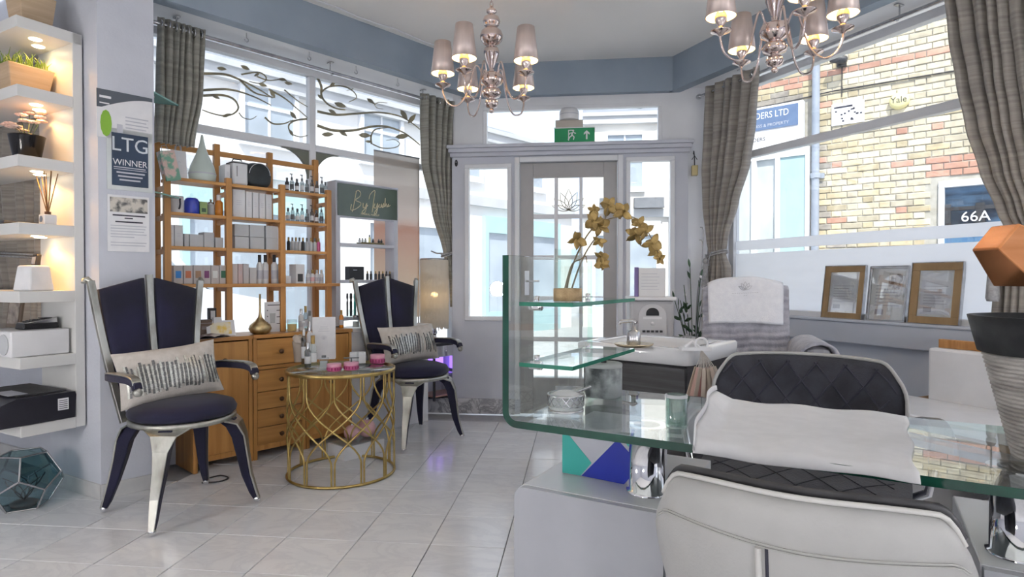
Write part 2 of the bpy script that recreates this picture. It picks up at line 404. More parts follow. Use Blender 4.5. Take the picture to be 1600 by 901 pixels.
INK = pm('dark_print', (.05, .05, .07), (.03, .03, .05), rough=.7, scale=(20, 20, 20))
SILVER = pm('brushed_silver', (.62, .62, .63), (.45, .45, .46), rough=.25, metal=1, scale=(20, 20, 20))

# ------------------------------------------------------------------ the room shell
CEIL_Z = 2.73; BEAM_Z = 2.475
OD = 4.704; OL = 3.80; ORR = 3.36
pR0 = (4.86, -2.6); pR1 = W(FR, -3.477, ORR)
pLe = W(FL, 3.06, OL); pL0 = W(FL, .72, OL+.06)
pS1 = W(FS, 2.7, -.02)
ROOM = [(-4.6, -2.6), pR0, (pR1.x, pR1.y), (pLe.x, pLe.y), (pL0.x, pL0.y), (pS1.x, pS1.y), (-4.6, 4.1)]
mb = MB(); mb.prism(ROOM, -.10, -.012); fl = struct('floor', mb, GROUT)
TS = .2995
ph = FD.inverted() @ Vector((-.325, 2.40, 0))
def in_view(x, y, mar=.35):
    return y > 1.3 and abs(x) < .86*y+mar
def inside(x, y, mar=.12):
    p = Vector((x, y, 0))
    if (FD.inverted() @ p).y > OD-mar: return False
    if (FL.inverted() @ p).y > OL+.1: return False
    if (FR.inverted() @ p).y > ORR: return False
    q = FS.inverted() @ p
    if q.x > .1 and q.y < -.25: return False
    return True
tm = MB(); h = TS/2-.0016
tm.add([(-h,-h,-.012),(h,-h,-.012),(h,h,-.012),(-h,h,-.012),(-h,-h,-.0015),(h,-h,-.0015),(h,h,-.0015),(-h,h,-.0015),
        (-h+.0015,-h+.0015,0),(h-.0015,-h+.0015,0),(h-.0015,h-.0015,0),(-h+.0015,h-.0015,0)],
       [(0,1,5,4),(1,2,6,5),(2,3,7,6),(3,0,4,7),(4,5,9,8),(5,6,10,9),(6,7,11,10),(7,4,8,11),(8,9,10,11)])
tile_me = tm.mesh('floor_tile', [TILE]); rest = MB(); ntile = 0
cand = []
for i in range(-22, 22):
    for j in range(-18, 16):
        c = W(FD, ph.x+(i+.5)*TS, ph.y+(j+.5)*TS)
        if inside(c.x, c.y): cand.append((c, in_view(c.x, c.y) and c.y > 1.75))
for c, vis in sorted(cand, key=lambda a: (not a[1], a[0].y)):
    if vis and ntile < 290:
        o = bpy.data.objects.new('floor_tile', tile_me); COL.objects.link(o); o.parent = fl
        o.matrix_local = Matrix.Translation((c.x, c.y, random.uniform(-.0006, .0006))) @ FD; ntile += 1
    elif c.y > -2.4:
        rest.add(tm.v, tm.f, 0, False, Matrix.Translation((c.x, c.y, 0)) @ FD)
obj('floor_tile_field', rest, TILE, fl, kind='stuff')

mb = MB(); mb.prism(ROOM, CEIL_Z, CEIL_Z+.12); ce = struct('ceiling', mb, CEIL)
# cable clipped along the edge of the ceiling
mb = MB(); pts = []
for i in range(15):
    s = 1.2+i*.145; pts.append(W(FL, s, 3.33+.015*math.sin(i*1.9), CEIL_Z-.008))
mb.tube(pts, .005, 6); obj('cable', mb, WHITE, ce)

# beams over the windows
mb = MB(); mb.box(.4, 3.33, 3.40, 3.48, BEAM_Z, CEIL_Z); struct('trim_1', mb, BEAM, FL)
mb = MB(); mb.box(-.823, .70, OD, OD+.08, BEAM_Z, CEIL_Z); struct('trim_2', mb, BEAM, FD)
mb = MB(); mb.box(-4.20, 3.0, 2.998, 3.078, BEAM_Z, CEIL_Z); struct('trim_3', mb, BEAM, FR)
mb = MB(); mb.box(.75, 3.50, 3.41, 3.95, BEAM_Z+.03, CEIL_Z); struct('trim_4', mb, WHITE, FL)
mb = MB(); mb.box(-3.9, 3.0, 3.01, 3.45, BEAM_Z+.03, CEIL_Z); struct('trim_5', mb, WHITE, FR)

# pier with the posters and the short wall behind the shelves
A = W(FL, 1.067, 3.393); B_ = W(FL, 1.067, 3.90); D_ = W(FS, .48, 0); E_ = W(FS, .48, -.30)
mb = MB(); mb.prism([(C0.x, C0.y), (A.x, A.y), (B_.x, B_.y), (E_.x, E_.y), (D_.x, D_.y)], 0, CEIL_Z)
struct('wall_left', mb, WALL)
mb = MB(); mb.box(.825, 1.067, 3.385, 3.40, 0, .073); struct('baseboard_left', mb, SKIRT, FL, bevel=.003)
mb = MB(); mb.box(-.001, .488, -.004, .008, 0, .073); struct('baseboard_side', mb, SKIRT, FS, bevel=.003)
mb = MB(); mb.box(.48, 2.8, -.30, -.12, 0, .55); mb.box(.48, 2.8, -.30, -.12, 2.42, CEIL_Z); mb.box(2.2, 2.8, -.30, -.12, .55, 2.42)
struct('wall_side', mb, WALL, FS)
mb = MB(); mb.box(.488, 2.8, -.118, -.105, 0, .073); struct('baseboard_window', mb, SKIRT, FS)
def window(name, F, s0, s1, z0, z1, o, bars_s=(), bars_z=(), t=.045, dep=.06, mat=WHITE, split=True):
    w = MB(); w.box(s0, s1, o-dep/2, o+dep/2, z1-t, z1); w.box(s0, s1, o-dep/2, o+dep/2, z0, z0+t)
    w.box(s0, s0+t, o-dep/2, o+dep/2, z0+t, z1-t); w.box(s1-t, s1, o-dep/2, o+dep/2, z0+t, z1-t)
    r = struct(name, w, mat, F, bevel=.004)
    for b in bars_s:
        m = MB(); m.box(b-t/2, b+t/2, o-dep/2+.004, o+dep/2-.004, z0+t, z1-t); obj('mullion', m, mat, r, bevel=.004)
    for b in bars_z:
        m = MB(); m.box(s0+t, s1-t, o-dep/2+.006, o+dep/2-.006, b-t/2, b+t/2); obj('transom_bar', m, mat, r, bevel=.004)
    ss = [s0+t]+list(bars_s)+[s1-t]; zs = [z0+t]+list(bars_z)+[z1-t]
    for i in range(len(ss)-1):
        for j in range(len(zs)-1):
            m = MB(); m.box(ss[i], ss[i+1], o-.003, o+.003, zs[j], zs[j+1]); obj('pane', m, PANE, r)
    return r
MUL = sl(FL, 487, OL)
w1 = window('window_1', FL, 1.05, 3.46, .45, 2.47, OL, (MUL,), (1.945,))
# curved brackets under the transom bar
for sg in (-1, 1):
    m = MB(); pts = []
    for i in range(9):
        a = PI/2*i/8; pts.append((MUL+sg*(.022+.19*(1-math.sin(a))), 1.92-.19*(1-math.cos(a))))
    poly = [(MUL+sg*.022, 1.92)]+pts
    if sg > 0: poly = poly[::-1]
    M = Matrix(((1, 0, 0, 0), (0, 0, 1, OL-.012), (0, 1, 0, 0), (0, 0, 0, 1)))
    m.prism(poly, 0, .03, M=M); obj('spandrel_bracket', m, pm('olive_grey_paint', (.20, .21, .17), rough=.6), w1)
mb = MB(); mb.box(1.05, 3.46, OL-.06, OL+.08, 0, .45); struct('wall_shopfront', mb, GREYW, FL)

# gold tendrils stuck on the upper panes
VINE = pm('gold_grey_film', (.52, .47, .34), (.38, .36, .30), rough=.5, scale=(9, 9, 9), trans=.55)
def vz(x, y):
    p = hit(FL, 230+x*.30625, y*.30625, OL-.008); return (p.x, OL-.008, p.z)
def smooth_path(pts, n=5):
    P = [Vector(p) for p in pts]; out = []
    for i in range(len(P)-1):
        a = P[max(i-1, 0)]; b = P[i]; c = P[i+1]; d = P[min(i+2, len(P)-1)]
        for k in range(n):
            t = k/n; out.append(.5*((2*b)+(c-a)*t+(2*a-5*b+4*c-d)*t*t+(-a+3*b-3*c+d)*t**3))
    out.append(P[-1]); return out
VP = [[(285,375),(400,380),(480,410),(560,450),(640,500)], [(285,460),(400,455),(480,470),(560,500),(632,537)],
 [(285,488),(380,485),(440,505),(465,548),(440,580),(390,590),(330,578),(280,560)], [(468,575),(490,600),(530,608),(558,592)],
 [(470,405),(540,468),(600,488),(650,497)], [(480,380),(560,368),(600,385),(605,410),(570,425),(520,415)],
 [(600,598),(640,630),(700,630),(740,615),(815,610)], [(815,606),(755,615),(722,640),(735,680),(780,698),(818,690)],
 [(620,455),(700,500),(760,550),(818,600)], [(700,458),(760,508),(818,545)], [(560,390),(620,410),(690,405),(725,425)],
 [(870,400),(888,440),(890,490),(920,530),(965,553),(1010,560)], [(890,468),(930,442),(1000,440),(1050,465),(1068,498),(1030,520)],
 [(1010,420),(1048,428),(1050,452),(1018,462)], [(868,568),(960,585),(1060,580),(1180,573),(1280,590),(1340,620),(1392,660)],
 [(868,640),(950,665),(1050,665),(1150,645),(1220,645),(1300,672),(1350,705),(1392,740)], [(1145,735),(1142,695),(1165,660),(1230,650)],
 [(1150,735),(1200,755),(1265,752),(1288,732),(1262,712),(1220,716)], [(1125,508),(1160,530),(1180,522),(1225,525)], [(1160,532),(1172,550),(1205,556)]]
WID = [.011, .010, .010, .005, .009, .007, .008, .008, .008, .006, .006, .013, .008, .005, .012, .014, .010, .006, .006, .004]
for p, wv in zip(VP, WID):
    P = smooth_path([vz(*q) for q in p], 5); n = len(P)
    m = MB(); m.sweep(P, (0, 1, 0), [.003]*n, [wv*(1.5-.95*i/n) for i in range(n)]); obj('tendril', m, VINE, w1)
for x, y, a, L in [(500,345,25,26),(350,493,30,24),(405,588,-20,24),(590,433,20,24),(690,405,10,22),(720,425,15,22),(745,588,50,26),(640,478,60,26),(380,350,10,26),(560,380,-30,18),(735,678,60,20),(945,430,-40,22),(985,535,20,34),(885,495,40,20),(1310,585,55,32),(1350,605,-50,32),(945,570,30,24),(920,685,0,32),(1000,680,35,26),(1110,690,5,34),(1300,695,-5,36),(1140,515,35,24),(1130,722,10,18)]:
    pts = []
    ca, sa = math.cos(math.radians(a)), math.sin(math.radians(a))
    for t, wv in ((-1, 0), (-.45, .34), (.1, .38), (.6, .2), (1, 0), (.6, -.2), (.1, -.36), (-.45, -.3)):
        pts.append(vz(x+L*(t*ca-wv*sa), y+L*(t*sa+wv*ca)))
    m = MB(); n = len(pts); m.add(pts+[(p[0], p[1]-.0025, p[2]) for p in pts], [list(range(n)), list(range(2*n-1, n-1, -1))]+[(i, (i+1) % n, n+(i+1) % n, n+i) for i in range(n)])
    obj('tendril_leaf', m, VINE, w1)

# ------------------------------------------------------------------ door wall
a0, a1 = -1.30, 1.14
S0, S1 = -.996, .816                        # the timber surround
def da(px, o=OD): return sl(FD, px, o)
def dz(py, px=885, o=OD): return hit(FD, px, py, o).z
ZC = 2.04                                    # underside of the cornice
dl, dr = da(812), da(965); dtop = dz(252, 885)
sl0, sl1 = da(730), da(795); sr0, sr1 = da(982), da(1050)
slz0, slz1 = .75, dz(260, 760)
o0, o1 = OD+.012, OD+.075
mb = MB()
mb.box(S0, sl0, o0, o1, 0, ZC); mb.box(sl0, sl1, o0, o1, 0, slz0); mb.box(sl0, sl1, o0, o1, slz1, ZC); mb.box(sl1, dl, o0, o1, 0, ZC)
mb.box(dl, dr, o0, o1, dtop, ZC); mb.box(dr, sr0, o0, o1, 0, ZC); mb.box(sr0, sr1, o0, o1, 0, slz0); mb.box(sr0, sr1, o0, o1, slz1+.03, ZC); mb.box(sr1, S1, o0, o1, 0, ZC)
struct('wall_door', mb, GREYW, FD)
mb = MB(); mb.box(S0-.02, S1+.02, OD-.045, OD+.10, ZC, ZC+.03); mb.box(S0-.012, S1+.012, OD-.02, OD+.10, ZC-.03, ZC); mb.box(S0-.03, S1+.03, OD-.06, OD+.10, ZC+.03, ZC+.055)
struct('trim_6', mb, GREYW, FD, bevel=.004)
tz0, tz1 = ZC+.055, dz(165, 885)
t0, t1 = da(757), da(1031)
mb = MB(); mb.box(S0, t0, o1-.02, o1+.05, ZC, BEAM_Z+.03); mb.box(t1, a1, o1-.02, o1+.05, ZC, BEAM_Z+.03); mb.box(t0, t1, o1-.02, o1+.05, tz1, BEAM_Z+.03)
mb.box(S0, S0+.04, o1, o1+.33, 0, ZC); mb.box(S1, a1, o1-.02, o1+.05, 0, ZC)
struct('wall_front', mb, WHITE, FD)
window('window_2', FD, t0-.02, t1+.02, tz0-.02, tz1+.02, o1+.0, t=.03, dep=.05)
window('window_3', FD, sl0-.02, sl1+.02, slz0-.02, slz1+.02, OD+.03, t=.032, dep=.07)
window('window_4', FD, sr0-.02, sr1+.02, slz0-.02, slz1+.05, OD+.03, t=.032, dep=.07)
# door frame mouldings
mb = MB(); mb.box(dl-.04, dl, OD-.012, OD+.02, .118, dtop+.04); mb.box(dr, dr+.04, OD-.012, OD+.02, .118, dtop+.04); mb.box(dl, dr, OD-.012, OD+.02, dtop, dtop+.04)
struct('trim_7', mb, WHITE, FD, bevel=.006)
mb = MB(); mb.box(-1.30, dl-.04, OD-.006, OD+.02, 0, .118); mb.box(dr+.04, S1+.02, OD-.006, OD+.02, 0, .118)
struct('baseboard_front', mb, MARB, FD)
# marble ledge of the bay beside the door
q1 = W(FD, -1.30, OD+.02); q2 = W(FD, S0, OD+.02); q3 = W(FL, 3.06, OL-.02); 
mb = MB(); mb.prism([(q1.x, q1.y), (q2.x, q2.y), (W(FL, 3.40, 3.735).x, W(FL, 3.40, 3.735).y), (W(FL, 3.0, 3.735).x, W(FL, 3.0, 3.735).y)], 0, .118); struct('trim_8', mb, MARB)

# the glazed door
PX = [(833, 866), (871.5, 905), (910, 943)]
cols = [(da(a), da(b)) for a, b in PX]
zt = dz(276, 885); pitch = .318; rows = [(zt-i*pitch-.283, zt-i*pitch) for i in range(5)]
oo0, oo1 = OD+.022, OD+.062
d1 = MB()
d1.box(dl+.004, cols[0][0], oo0, oo1, .005, dtop-.004); d1.box(cols[2][1], dr-.004, oo0, oo1, .005, dtop-.004)
d1.box(cols[0][0], cols[2][1], oo0, oo1, rows[0][1], dtop-.004); d1.box(cols[0][0], cols[2][1], oo0, oo1, .005, rows[-1][0])
door = struct('door_1', d1, DOORP, FD, bevel=.004)
for i in range(2):
    m = MB(); m.box(cols[i][1], cols[i+1][0], oo0+.004, oo1-.004, rows[-1][0], rows[0][1]); obj('glazing_bar', m, WHITE, door, bevel=.004)
for i in range(4):
    for c in cols:
        m = MB(); m.box(c[0], c[1], oo0+.006, oo1-.006, rows[i+1][1], rows[i][0]); obj('glazing_bar', m, WHITE, door, bevel=.004)
for c in cols:
    for r in rows:
        m = MB(); m.box(c[0], c[1], OD+.040, OD+.044, r[0], r[1]); obj('pane', m, PANE, door)
m = MB(); xh = dl+.055; m.box(xh-.018, xh+.018, oo0-.006, oo0, .93, 1.12); m.tube([(xh, oo0, 1.04), (xh, oo0-.045, 1.04), (xh+.02, oo0-.05, 1.04), (xh+.10, oo0-.05, 1.04)], .008, 8)
obj('door_handle', m, CHROME, door)
m = MB(); m.box(cols[1][0]-.02, cols[1][1]+.02, oo0-.004, oo0, rows[-1][0]-.10, rows[-1][0]-.06); obj('letter_plate', m, SILVER, door, bevel=.002)
# lotus outline on the middle pane
lc = ((cols[1][0]+cols[1][1])/2, OD+.0385, rows[0][0]+.03)
def petal(a, L, wd, base):
    P = []
    for i in range(17):
        t = i/16*2-1; u = 1-abs(t); sgn = 1 if t < 0 else -1
        l = L*u; w_ = wd*math.sin(PI*min(1, u)**.8)*sgn if u < 1 else 0
        P.append((base[0]+l*math.sin(a)+w_*math.cos(a), base[1], base[2]+l*math.cos(a)-w_*math.sin(a)))
    return P
m = MB()
for a, L, wd in ((0, .165, .03), (.45, .155, .026), (-.45, .155, .026), (.9, .15, .024), (-.9, .15, .024), (1.3, .135, .02), (-1.3, .135, .02)):
    m.tube(petal(a, L, wd, lc), .0035, 4)
obj('lotus_decal', m, VINE, door)
# small black sensor at the corner of the surround
p = hit(FD, 713, 255, OD+.012); t = thing('door_sensor', 'small black oval sensor on the top left corner of the door surround', 'sensor', W(FD, p.x, OD+.010, p.z), ang(FD))
m = MB(); m.ball((0, -.002, 0), .018, 12, 8, sq=(.7, .6, 1.5)); obj('housing', m, BLACK, t); m = MB(); m.ball((0, -.013, .006), .006, 8, 6); obj('lens', m, SILVER, t)

# ------------------------------------------------------------------ right shop window
w5 = window('window_5', FR, -3.46, -.3, .80, 2.47, ORR, (-1.55,), (1.945,), t=.05)
mb = MB(); mb.box(-3.41, -1.58, ORR-.0065, ORR-.004, .85, 1.240); mb.box(-3.41, -1.58, ORR-.0065, ORR-.004, 1.265, 1.333)
obj('frosted_film', mb, FROST, w5)
mb = MB(); mb.box(-1.52, -.35, ORR-.0065, ORR-.004, .85, 1.240); mb.box(-1.52, -.35, ORR-.0065, ORR-.004, 1.265, 1.333); obj('frosted_film', mb, FROST, w5)
mb = MB(); mb.box(-3.46, .3, 3.285, 3.335, .677, .800); mb.box(-3.46, .3, 3.275, ORR+.02, .800, .817); struct('trim_9', mb, SILL, FR, bevel=.006)
mb = MB(); mb.box(-3.6, .3, 3.335, 3.50, 0, .80); struct('wall_right', mb, SILL, FR)
mb = MB(); mb.box(-.3, 3.2, 3.335, 3.50, 0, CEIL_Z); struct('wall_right_rear', mb, WALL, FR)
mb = MB(); mb.box(-4.6, 4.9, -2.7, -2.6, 0, CEIL_Z); mb.box(-4.7, -4.6, -2.7, 4.4, 0, CEIL_Z); struct('wall_back', mb, WALL)
# near-left window behind the shelves
w6 = window('window_6', FS, .48, 2.2, .55, 2.42, -.20, (1.35,), (1.945,))

# globe lamps added out of view behind the camera to fill the room
LZ = .88
for i, (x, y, e) in enumerate(FILL_LAMPS):
    t = thing('fill_globe', 'added white globe fill lamp, unseen behind the camera', 'lamp', (x, y, 0), 0, 'added fill globes behind the camera')
    m = MB(); m.ball((0, 0, LZ), .13, 24, 16); obj('globe', m, emit('fill_globe_glow', (1, .95, .88), 5) if 'fill_globe_glow' not in MATS else MATS['fill_globe_glow'], t)
    m = MB(); m.tube([(0, 0, .02), (0, 0, LZ-.12)], .010, 8); obj('pole', m, CHROME, t); m = MB(); m.lathe([(.14, 0), (.14, .015), (.02, .025), (0, .025)], 24); obj('base', m, CHROME, t)
    add_light('fill_light', 'POINT', (x, y, LZ), e, (1.0, .965, .93), .135)

# ------------------------------------------------------------------ outside
ASPH = pm('asphalt', (.46, .46, .46), (.40, .40, .40), rough=.9, scale=(9, 9, 9), bump=.3)
mb = MB(); mb.prism([(-60, -5), (60, -5), (60, 60), (-60, 60)], -.30, -.14); struct('ground', mb, ASPH); 
PAVE = pm('paving', (.62, .61, .59), (.55, .54, .52), rough=.9, scale=(5, 5, 5), bump=.2)
mb = MB(); mb.box(-2, 8.4, 3.95, 5.6, -.2, -.06); struct('pavement', mb, PAVE, FL)
REND = pm('white_render', (.86, .85, .83), (.79, .78, .77), rough=.85, scale=(1.2, 1.2, 1.2), bump=.2, bscale=(30, 30, 30))
STUC = pm('cream_stucco', (.80, .77, .72), (.72, .70, .66), rough=.85, scale=(1.2, 1.2, 1.2))
DGL = pm('distant_window_glass', (.46, .52, .58), (.30, .35, .41), rough=.08, scale=(.7, .7, .9), spec=.8)
TEALW = pm('pale_teal_paint', (.42, .60, .62), (.38, .55, .58), rough=.55, scale=(3, 3, 3))
SLATE = pm('grey_roof', (.25, .27, .31), (.18, .20, .23), rough=.8, scale=(2, 2, 14))
GREYB = pm('grey_cornice', (.55, .56, .58), (.48, .49, .51), rough=.8, scale=(2, 2, 2))
def facade(name, label, F, s0, s1, o, ztop, wins, shops, mat, dep=3.5):
    t = thing(name, label, 'building', W(F, s0, o, -.14), ang(F)); L = s1-s0
    m = MB(); m.box(0, L, 0, dep, 0, ztop); obj('wall', m, mat, t)
    m = MB(); m.box(-.02, L+.02, -.14, 0, ztop-.22, ztop-.04); m.box(-.02, L+.02, -.20, .3, ztop-.04, ztop+.05); obj('cornice', m, GREYB, t)
    m = MB(); m.add([(0, .25, ztop+.04), (L, .25, ztop+.04), (L, dep*.6, ztop+.9), (0, dep*.6, ztop+.9), (0, dep, ztop), (L, dep, ztop)], [(0, 1, 2, 3), (3, 2, 5, 4), (1, 5, 2), (0, 3, 4)]); obj('roof', m, SLATE, t)
    m = MB(); m.box(0, L, -.10, 0, 2.75, 2.95); obj('string_course', m, GREYB, t)
    for (x, z, w, h) in wins:
        m = MB(); f = .07
        for b in ((x-f, x+w+f, z-f-.05, z), (x-f, x+w+f, z+h, z+h+f), (x-f, x, z, z+h), (x+w, x+w+f, z, z+h)): m.box(b[0], b[1], -.09, 0, b[2], b[3])
        m.box(x, x+w, -.05, 0, z+h*.5-.025, z+h*.5+.025); m.box(x+w/2-.02, x+w/2+.02, -.045, 0, z, z+h)
        wo_ = obj('window', m, WHITE, t); m = MB(); m.box(x, x+w, -.03, -.005, z, z+h); obj('pane', m, DGL, wo_)
    for (x, z, w, h, c) in shops:
        m = MB(); f = .10
        for b in ((x-f, x+w+f, z+h, z+h+.35), (x-f, x, z, z+h), (x+w, x+w+f, z, z+h), (x-f, x+w+f, 0, z)): m.box(b[0], b[1], -.12, 0, b[2], b[3])
        s_ = obj('shopfront', m, c, t); m = MB(); m.box(x, x+w, -.05, -.01, z, z+h); obj('pane', m, DGL, s_)
    return t
wA = [(.8+2.1*i, 3.35, .8, 1.0) for i in range(7)]
shA = [(.5, .5, 2.2, 1.7, WHITE), (3.5, .5, 1.9, 1.7, GREYB), (6.3, .5, 2.2, 1.7, TEALW), (9.3, .5, 2.0, 1.7, WHITE), (12.3, .5, 2.4, 1.7, TEALW)]
facade('white_terrace', 'white rendered terrace with shopfronts across the street, seen through the left shop window', FL, -3.0, 12.4, 9.2, 4.35, wA, shA, REND)
facade('cream_terrace', 'cream stucco terrace at the end of the street, seen through the glazed door', FD, .1, 9.0, 15.5, 5.3, [(.6+1.9*i, 3.5, .85, 1.3) for i in range(5)], [(.3, .5, 1.5, 1.8, WHITE), (2.2, .4, 1.6, 2.0, GREYB), (4.4, .5, 1.7, 1.8, TEALW), (6.8, .5, 1.7, 1.8, WHITE)], STUC)
ct = [o for o in bpy.data.objects if o.get('category') == 'building' and o.name.startswith('cream')][0]
for x in (.4, 1.25, 2.15, 3.4):
    m = MB(); m.box(x, x+.72, -.22, -.02, 2.98, 3.22); m.box(x, x+.72, -.30, -.22, 2.96, 3.0); obj('awning_box', m, pm('slate_awning', (.20, .21, .23), (.16, .17, .19), rough=.7), ct)
# parked van
VAN = pm('white_car_paint', (.82, .82, .84), (.78, .78, .80), rough=.2, scale=(3, 3, 3), coat=.5)
v = thing('parked_van', 'white van parked outside beyond the wooden shelf unit', 'van', W(FL, 1.2, 6.6, -.14), ang(FL))
Mv = Matrix(((1, 0, 0, 0), (0, 0, -1, .85), (0, 1, 0, 0), (0, 0, 0, 1)))
m = MB(); m.prism([(-2.1, .35), (2.0, .35), (2.15, .55), (2.1, .95), (1.35, 1.1), (.75, 1.85), (.4, 1.95), (-2.1, 1.95)], -.85, .85, M=Mv); obj('body', m, VAN, v, bevel=.05)
m = MB(); m.prism([(.55, 1.15), (1.2, 1.15), (.72, 1.75), (.55, 1.75)], .852, .862, M=Mv); m.prism([(-.5, 1.15), (.45, 1.15), (.45, 1.75), (-.5, 1.75)], .852, .862, M=Mv); m.prism([(.55, 1.15), (1.2, 1.15), (.72, 1.75), (.55, 1.75)], -.862, -.852, M=Mv)
obj('side_window', m, DGL, v)
m = MB(); m.add([(1.32, .15, 1.16), (1.32, 1.55, 1.16), (.80, 1.5, 1.82), (.80, .2, 1.82)], [(0, 1, 2, 3)]); obj('windscreen', m, DGL, v, solid=.02)
for x in (-1.3, 1.35):
    for y in (-.03, 1.53):
        m = MB(); m.lathe([(.05, 0), (.30, 0), (.33, .03), (.33, .17), (.30, .2), (.05, .2)], 20, M=Matrix.Translation((x, y+.2, .33)) @ Matrix.Rotation(PI/2, 4, 'X')); w_ = obj('wheel', m, BLACK, v)
        m = MB(); m.lathe([(.02, -.005), (.19, -.005), (.19, .205), (.02, .205)], 16, M=Matrix.Translation((x, y+.2, .33)) @ Matrix.Rotation(PI/2, 4, 'X')); obj('hub_cap', m, SILVER, w_)

# ---- brick house seen through the right window
OB = 8.19
def bs(px, py=200): return hit(FB, px, py, OB).x
def bz(px, py): return hit(FB, px, py, OB).z
Bs0 = bs(1150); Bs1 = bs(1760)
MORT = pm('mortar', (.50, .48, .43), (.40, .38, .33), rough=.95, scale=(14, 14, 14), bump=.3)
BRK = [pm('yellow_stock_brick', (.72, .62, .42), (.50, .42, .28), rough=.9, scale=(9, 9, 9), bump=.5, rnd=.28, lo=.3, hi=.7),
       pm('pale_stock_brick', (.70, .63, .48), (.52, .46, .35), rough=.9, scale=(9, 9, 9), bump=.5, rnd=.22),
       pm('sooty_stock_brick', (.46, .42, .36), (.30, .27, .24), rough=.9, scale=(9, 9, 9), bump=.5, rnd=.25),
       pm('red_brick', (.62, .36, .27), (.50, .28, .21), rough=.9, scale=(9, 9, 9), bump=.5, rnd=.15)]
bh = thing('brick_house', 'yellow stock brick house with red brick bands, seen through the right shop window', 'building', W(FB, 0, OB, 0), ang(FB))
wx0, wx1 = bs(1466, 330), bs(1600, 330); wz0, wz1 = bz(1466, 420), bz(1466, 284)
shx1 = bs(1262, 300); shz1 = bz(1262, 158)
lin0, lin1 = bs(1452, 260), wx1+.2; linz0, linz1 = wz1+.01, bz(1452, 250)
band0 = bz(1385, 106); band1 = bz(1385, 88)
m = MB(); m.box(Bs0, wx0, .012, 3.0, -.14, 5.6); m.box(wx0, wx1, .012, 3.0, -.14, wz0); m.box(wx0, wx1, .012, 3.0, wz1, 5.6); m.box(wx1, Bs1, .012, 3, -.14, 5.6); m.box(wx0, wx1, .4, 3.0, wz0, wz1)
obj('wall', m, MORT, bh)
bm_ = []
for mi in range(4):
    for L in (.215, .102):
        m = MB(); x, y, z = L/2, .0, .0325
        m.add([(-x, .03, -z), (x, .03, -z), (x, .03, z), (-x, .03, z), (-x, .004, -z), (x, .004, -z), (x, .004, z), (-x, .004, z), (-x+.006, 0, -z+.006), (x-.006, 0, -z+.006), (x-.006, 0, z-.006), (-x+.006, 0, z-.006)],
              [(4, 5, 1, 0), (5, 6, 2, 1), (6, 7, 3, 2), (7, 4, 0, 3), (8, 9, 5, 4), (9, 10, 6, 5), (10, 11, 7, 6), (11, 8, 4, 7), (11, 10, 9, 8)])
        bm_.append((m, m.mesh('brick', [BRK[mi]]), L))
bricks = []; zc = -.1; row = 0
vx0, vx1, vz0, vz1 = bs(1262), bs(1492), bz(1400, 380), bz(1400, -5)
while zc < 5.5:
    x = Bs0+(0 if row % 2 else -.06); k = row % 2
    while x < Bs1:
        L = .215 if k % 2 == 0 else .102; k += 1
        c = x+L/2; x += L+.010
        if wx0-.06-L/2 < c < wx1+L/2+.06 and wz0-.07 < zc < wz1+.07: continue
        if c < shx1+.03 and zc < shz1+.04: continue
        red = (band0 < zc < band1) or (lin0 < c < lin1 and linz0 < zc < linz1)
        n = math.sin(c*2.1+1)+math.sin(zc*1.7+c)*.8+random.uniform(-1.3, 1.3)
        mi = 3 if red else (2 if n > 1.35 else (1 if n < -.2 else 0))
        if not red and random.random() < .012: mi = 3
        bricks.append((c, zc, mi*2+(0 if L > .2 else 1)))
    zc += .075; row += 1
def seen(b): return vx0 < b[0] < vx1 and vz0 < b[1] < vz1
vis = sorted([b for b in bricks if seen(b)], key=lambda b: (-b[0]))
keep = set(vis[:298]); stuffs = [MB() for _ in range(1)]
for b in bricks:
    M = Matrix.Translation((b[0], random.uniform(-.005, .006), b[1])) @ Matrix.Rotation(random.uniform(-.02, .02), 4, 'Y')
    if b in keep:
        o = bpy.data.objects.new('brick', bm_[b[2]][1]); COL.objects.link(o); o.parent = bh; o.matrix_local = M
    else: stuffs[0].add(bm_[b[2]][0].v, bm_[b[2]][0].f, b[2]//2, False, M)
obj('brickwork', stuffs[0], BRK, bh, kind='stuff')
# window 66A
m = MB(); f = .07
m.box(wx0, wx1, -.015, .10, wz1-f, wz1); m.box(wx0, wx0+f*.8, -.015, .10, wz0, wz1-f); m.box(wx1-f, wx1, -.015, .10, wz0, wz1-f); m.box(wx0, wx1, -.05, .10, wz0-.05, wz0+.04)
wf = obj('window', m, WHITE, bh, bevel=.006)
m = MB(); m.box(wx0+f*.8, wx1-f, .05, .06, wz0+.04, wz1-f); obj('pane', m, pm('dark_blue_glass', (.10, .20, .34), (.02, .03, .05), rough=.06, scale=(1.5, 1.5, 5), spec=.8, lo=.42, hi=.6), wf)
m = MB(); zz = bz(1500, 325); m.box(wx0+f, wx1-f, .03, .05, zz-.02, zz+.02)
for px in (1478, 1531): x = bs(px, 340); m.box(x-.04, x+.04, .025, .05, bz(1500, 350), zz+.05)
obj('inner_bar', m, DKGREY, wf)
q = hit(FB, 1524, 338, OB); text('66A', .155, PAPER, wf, face_neg(q.x, .02, q.z), 'number')
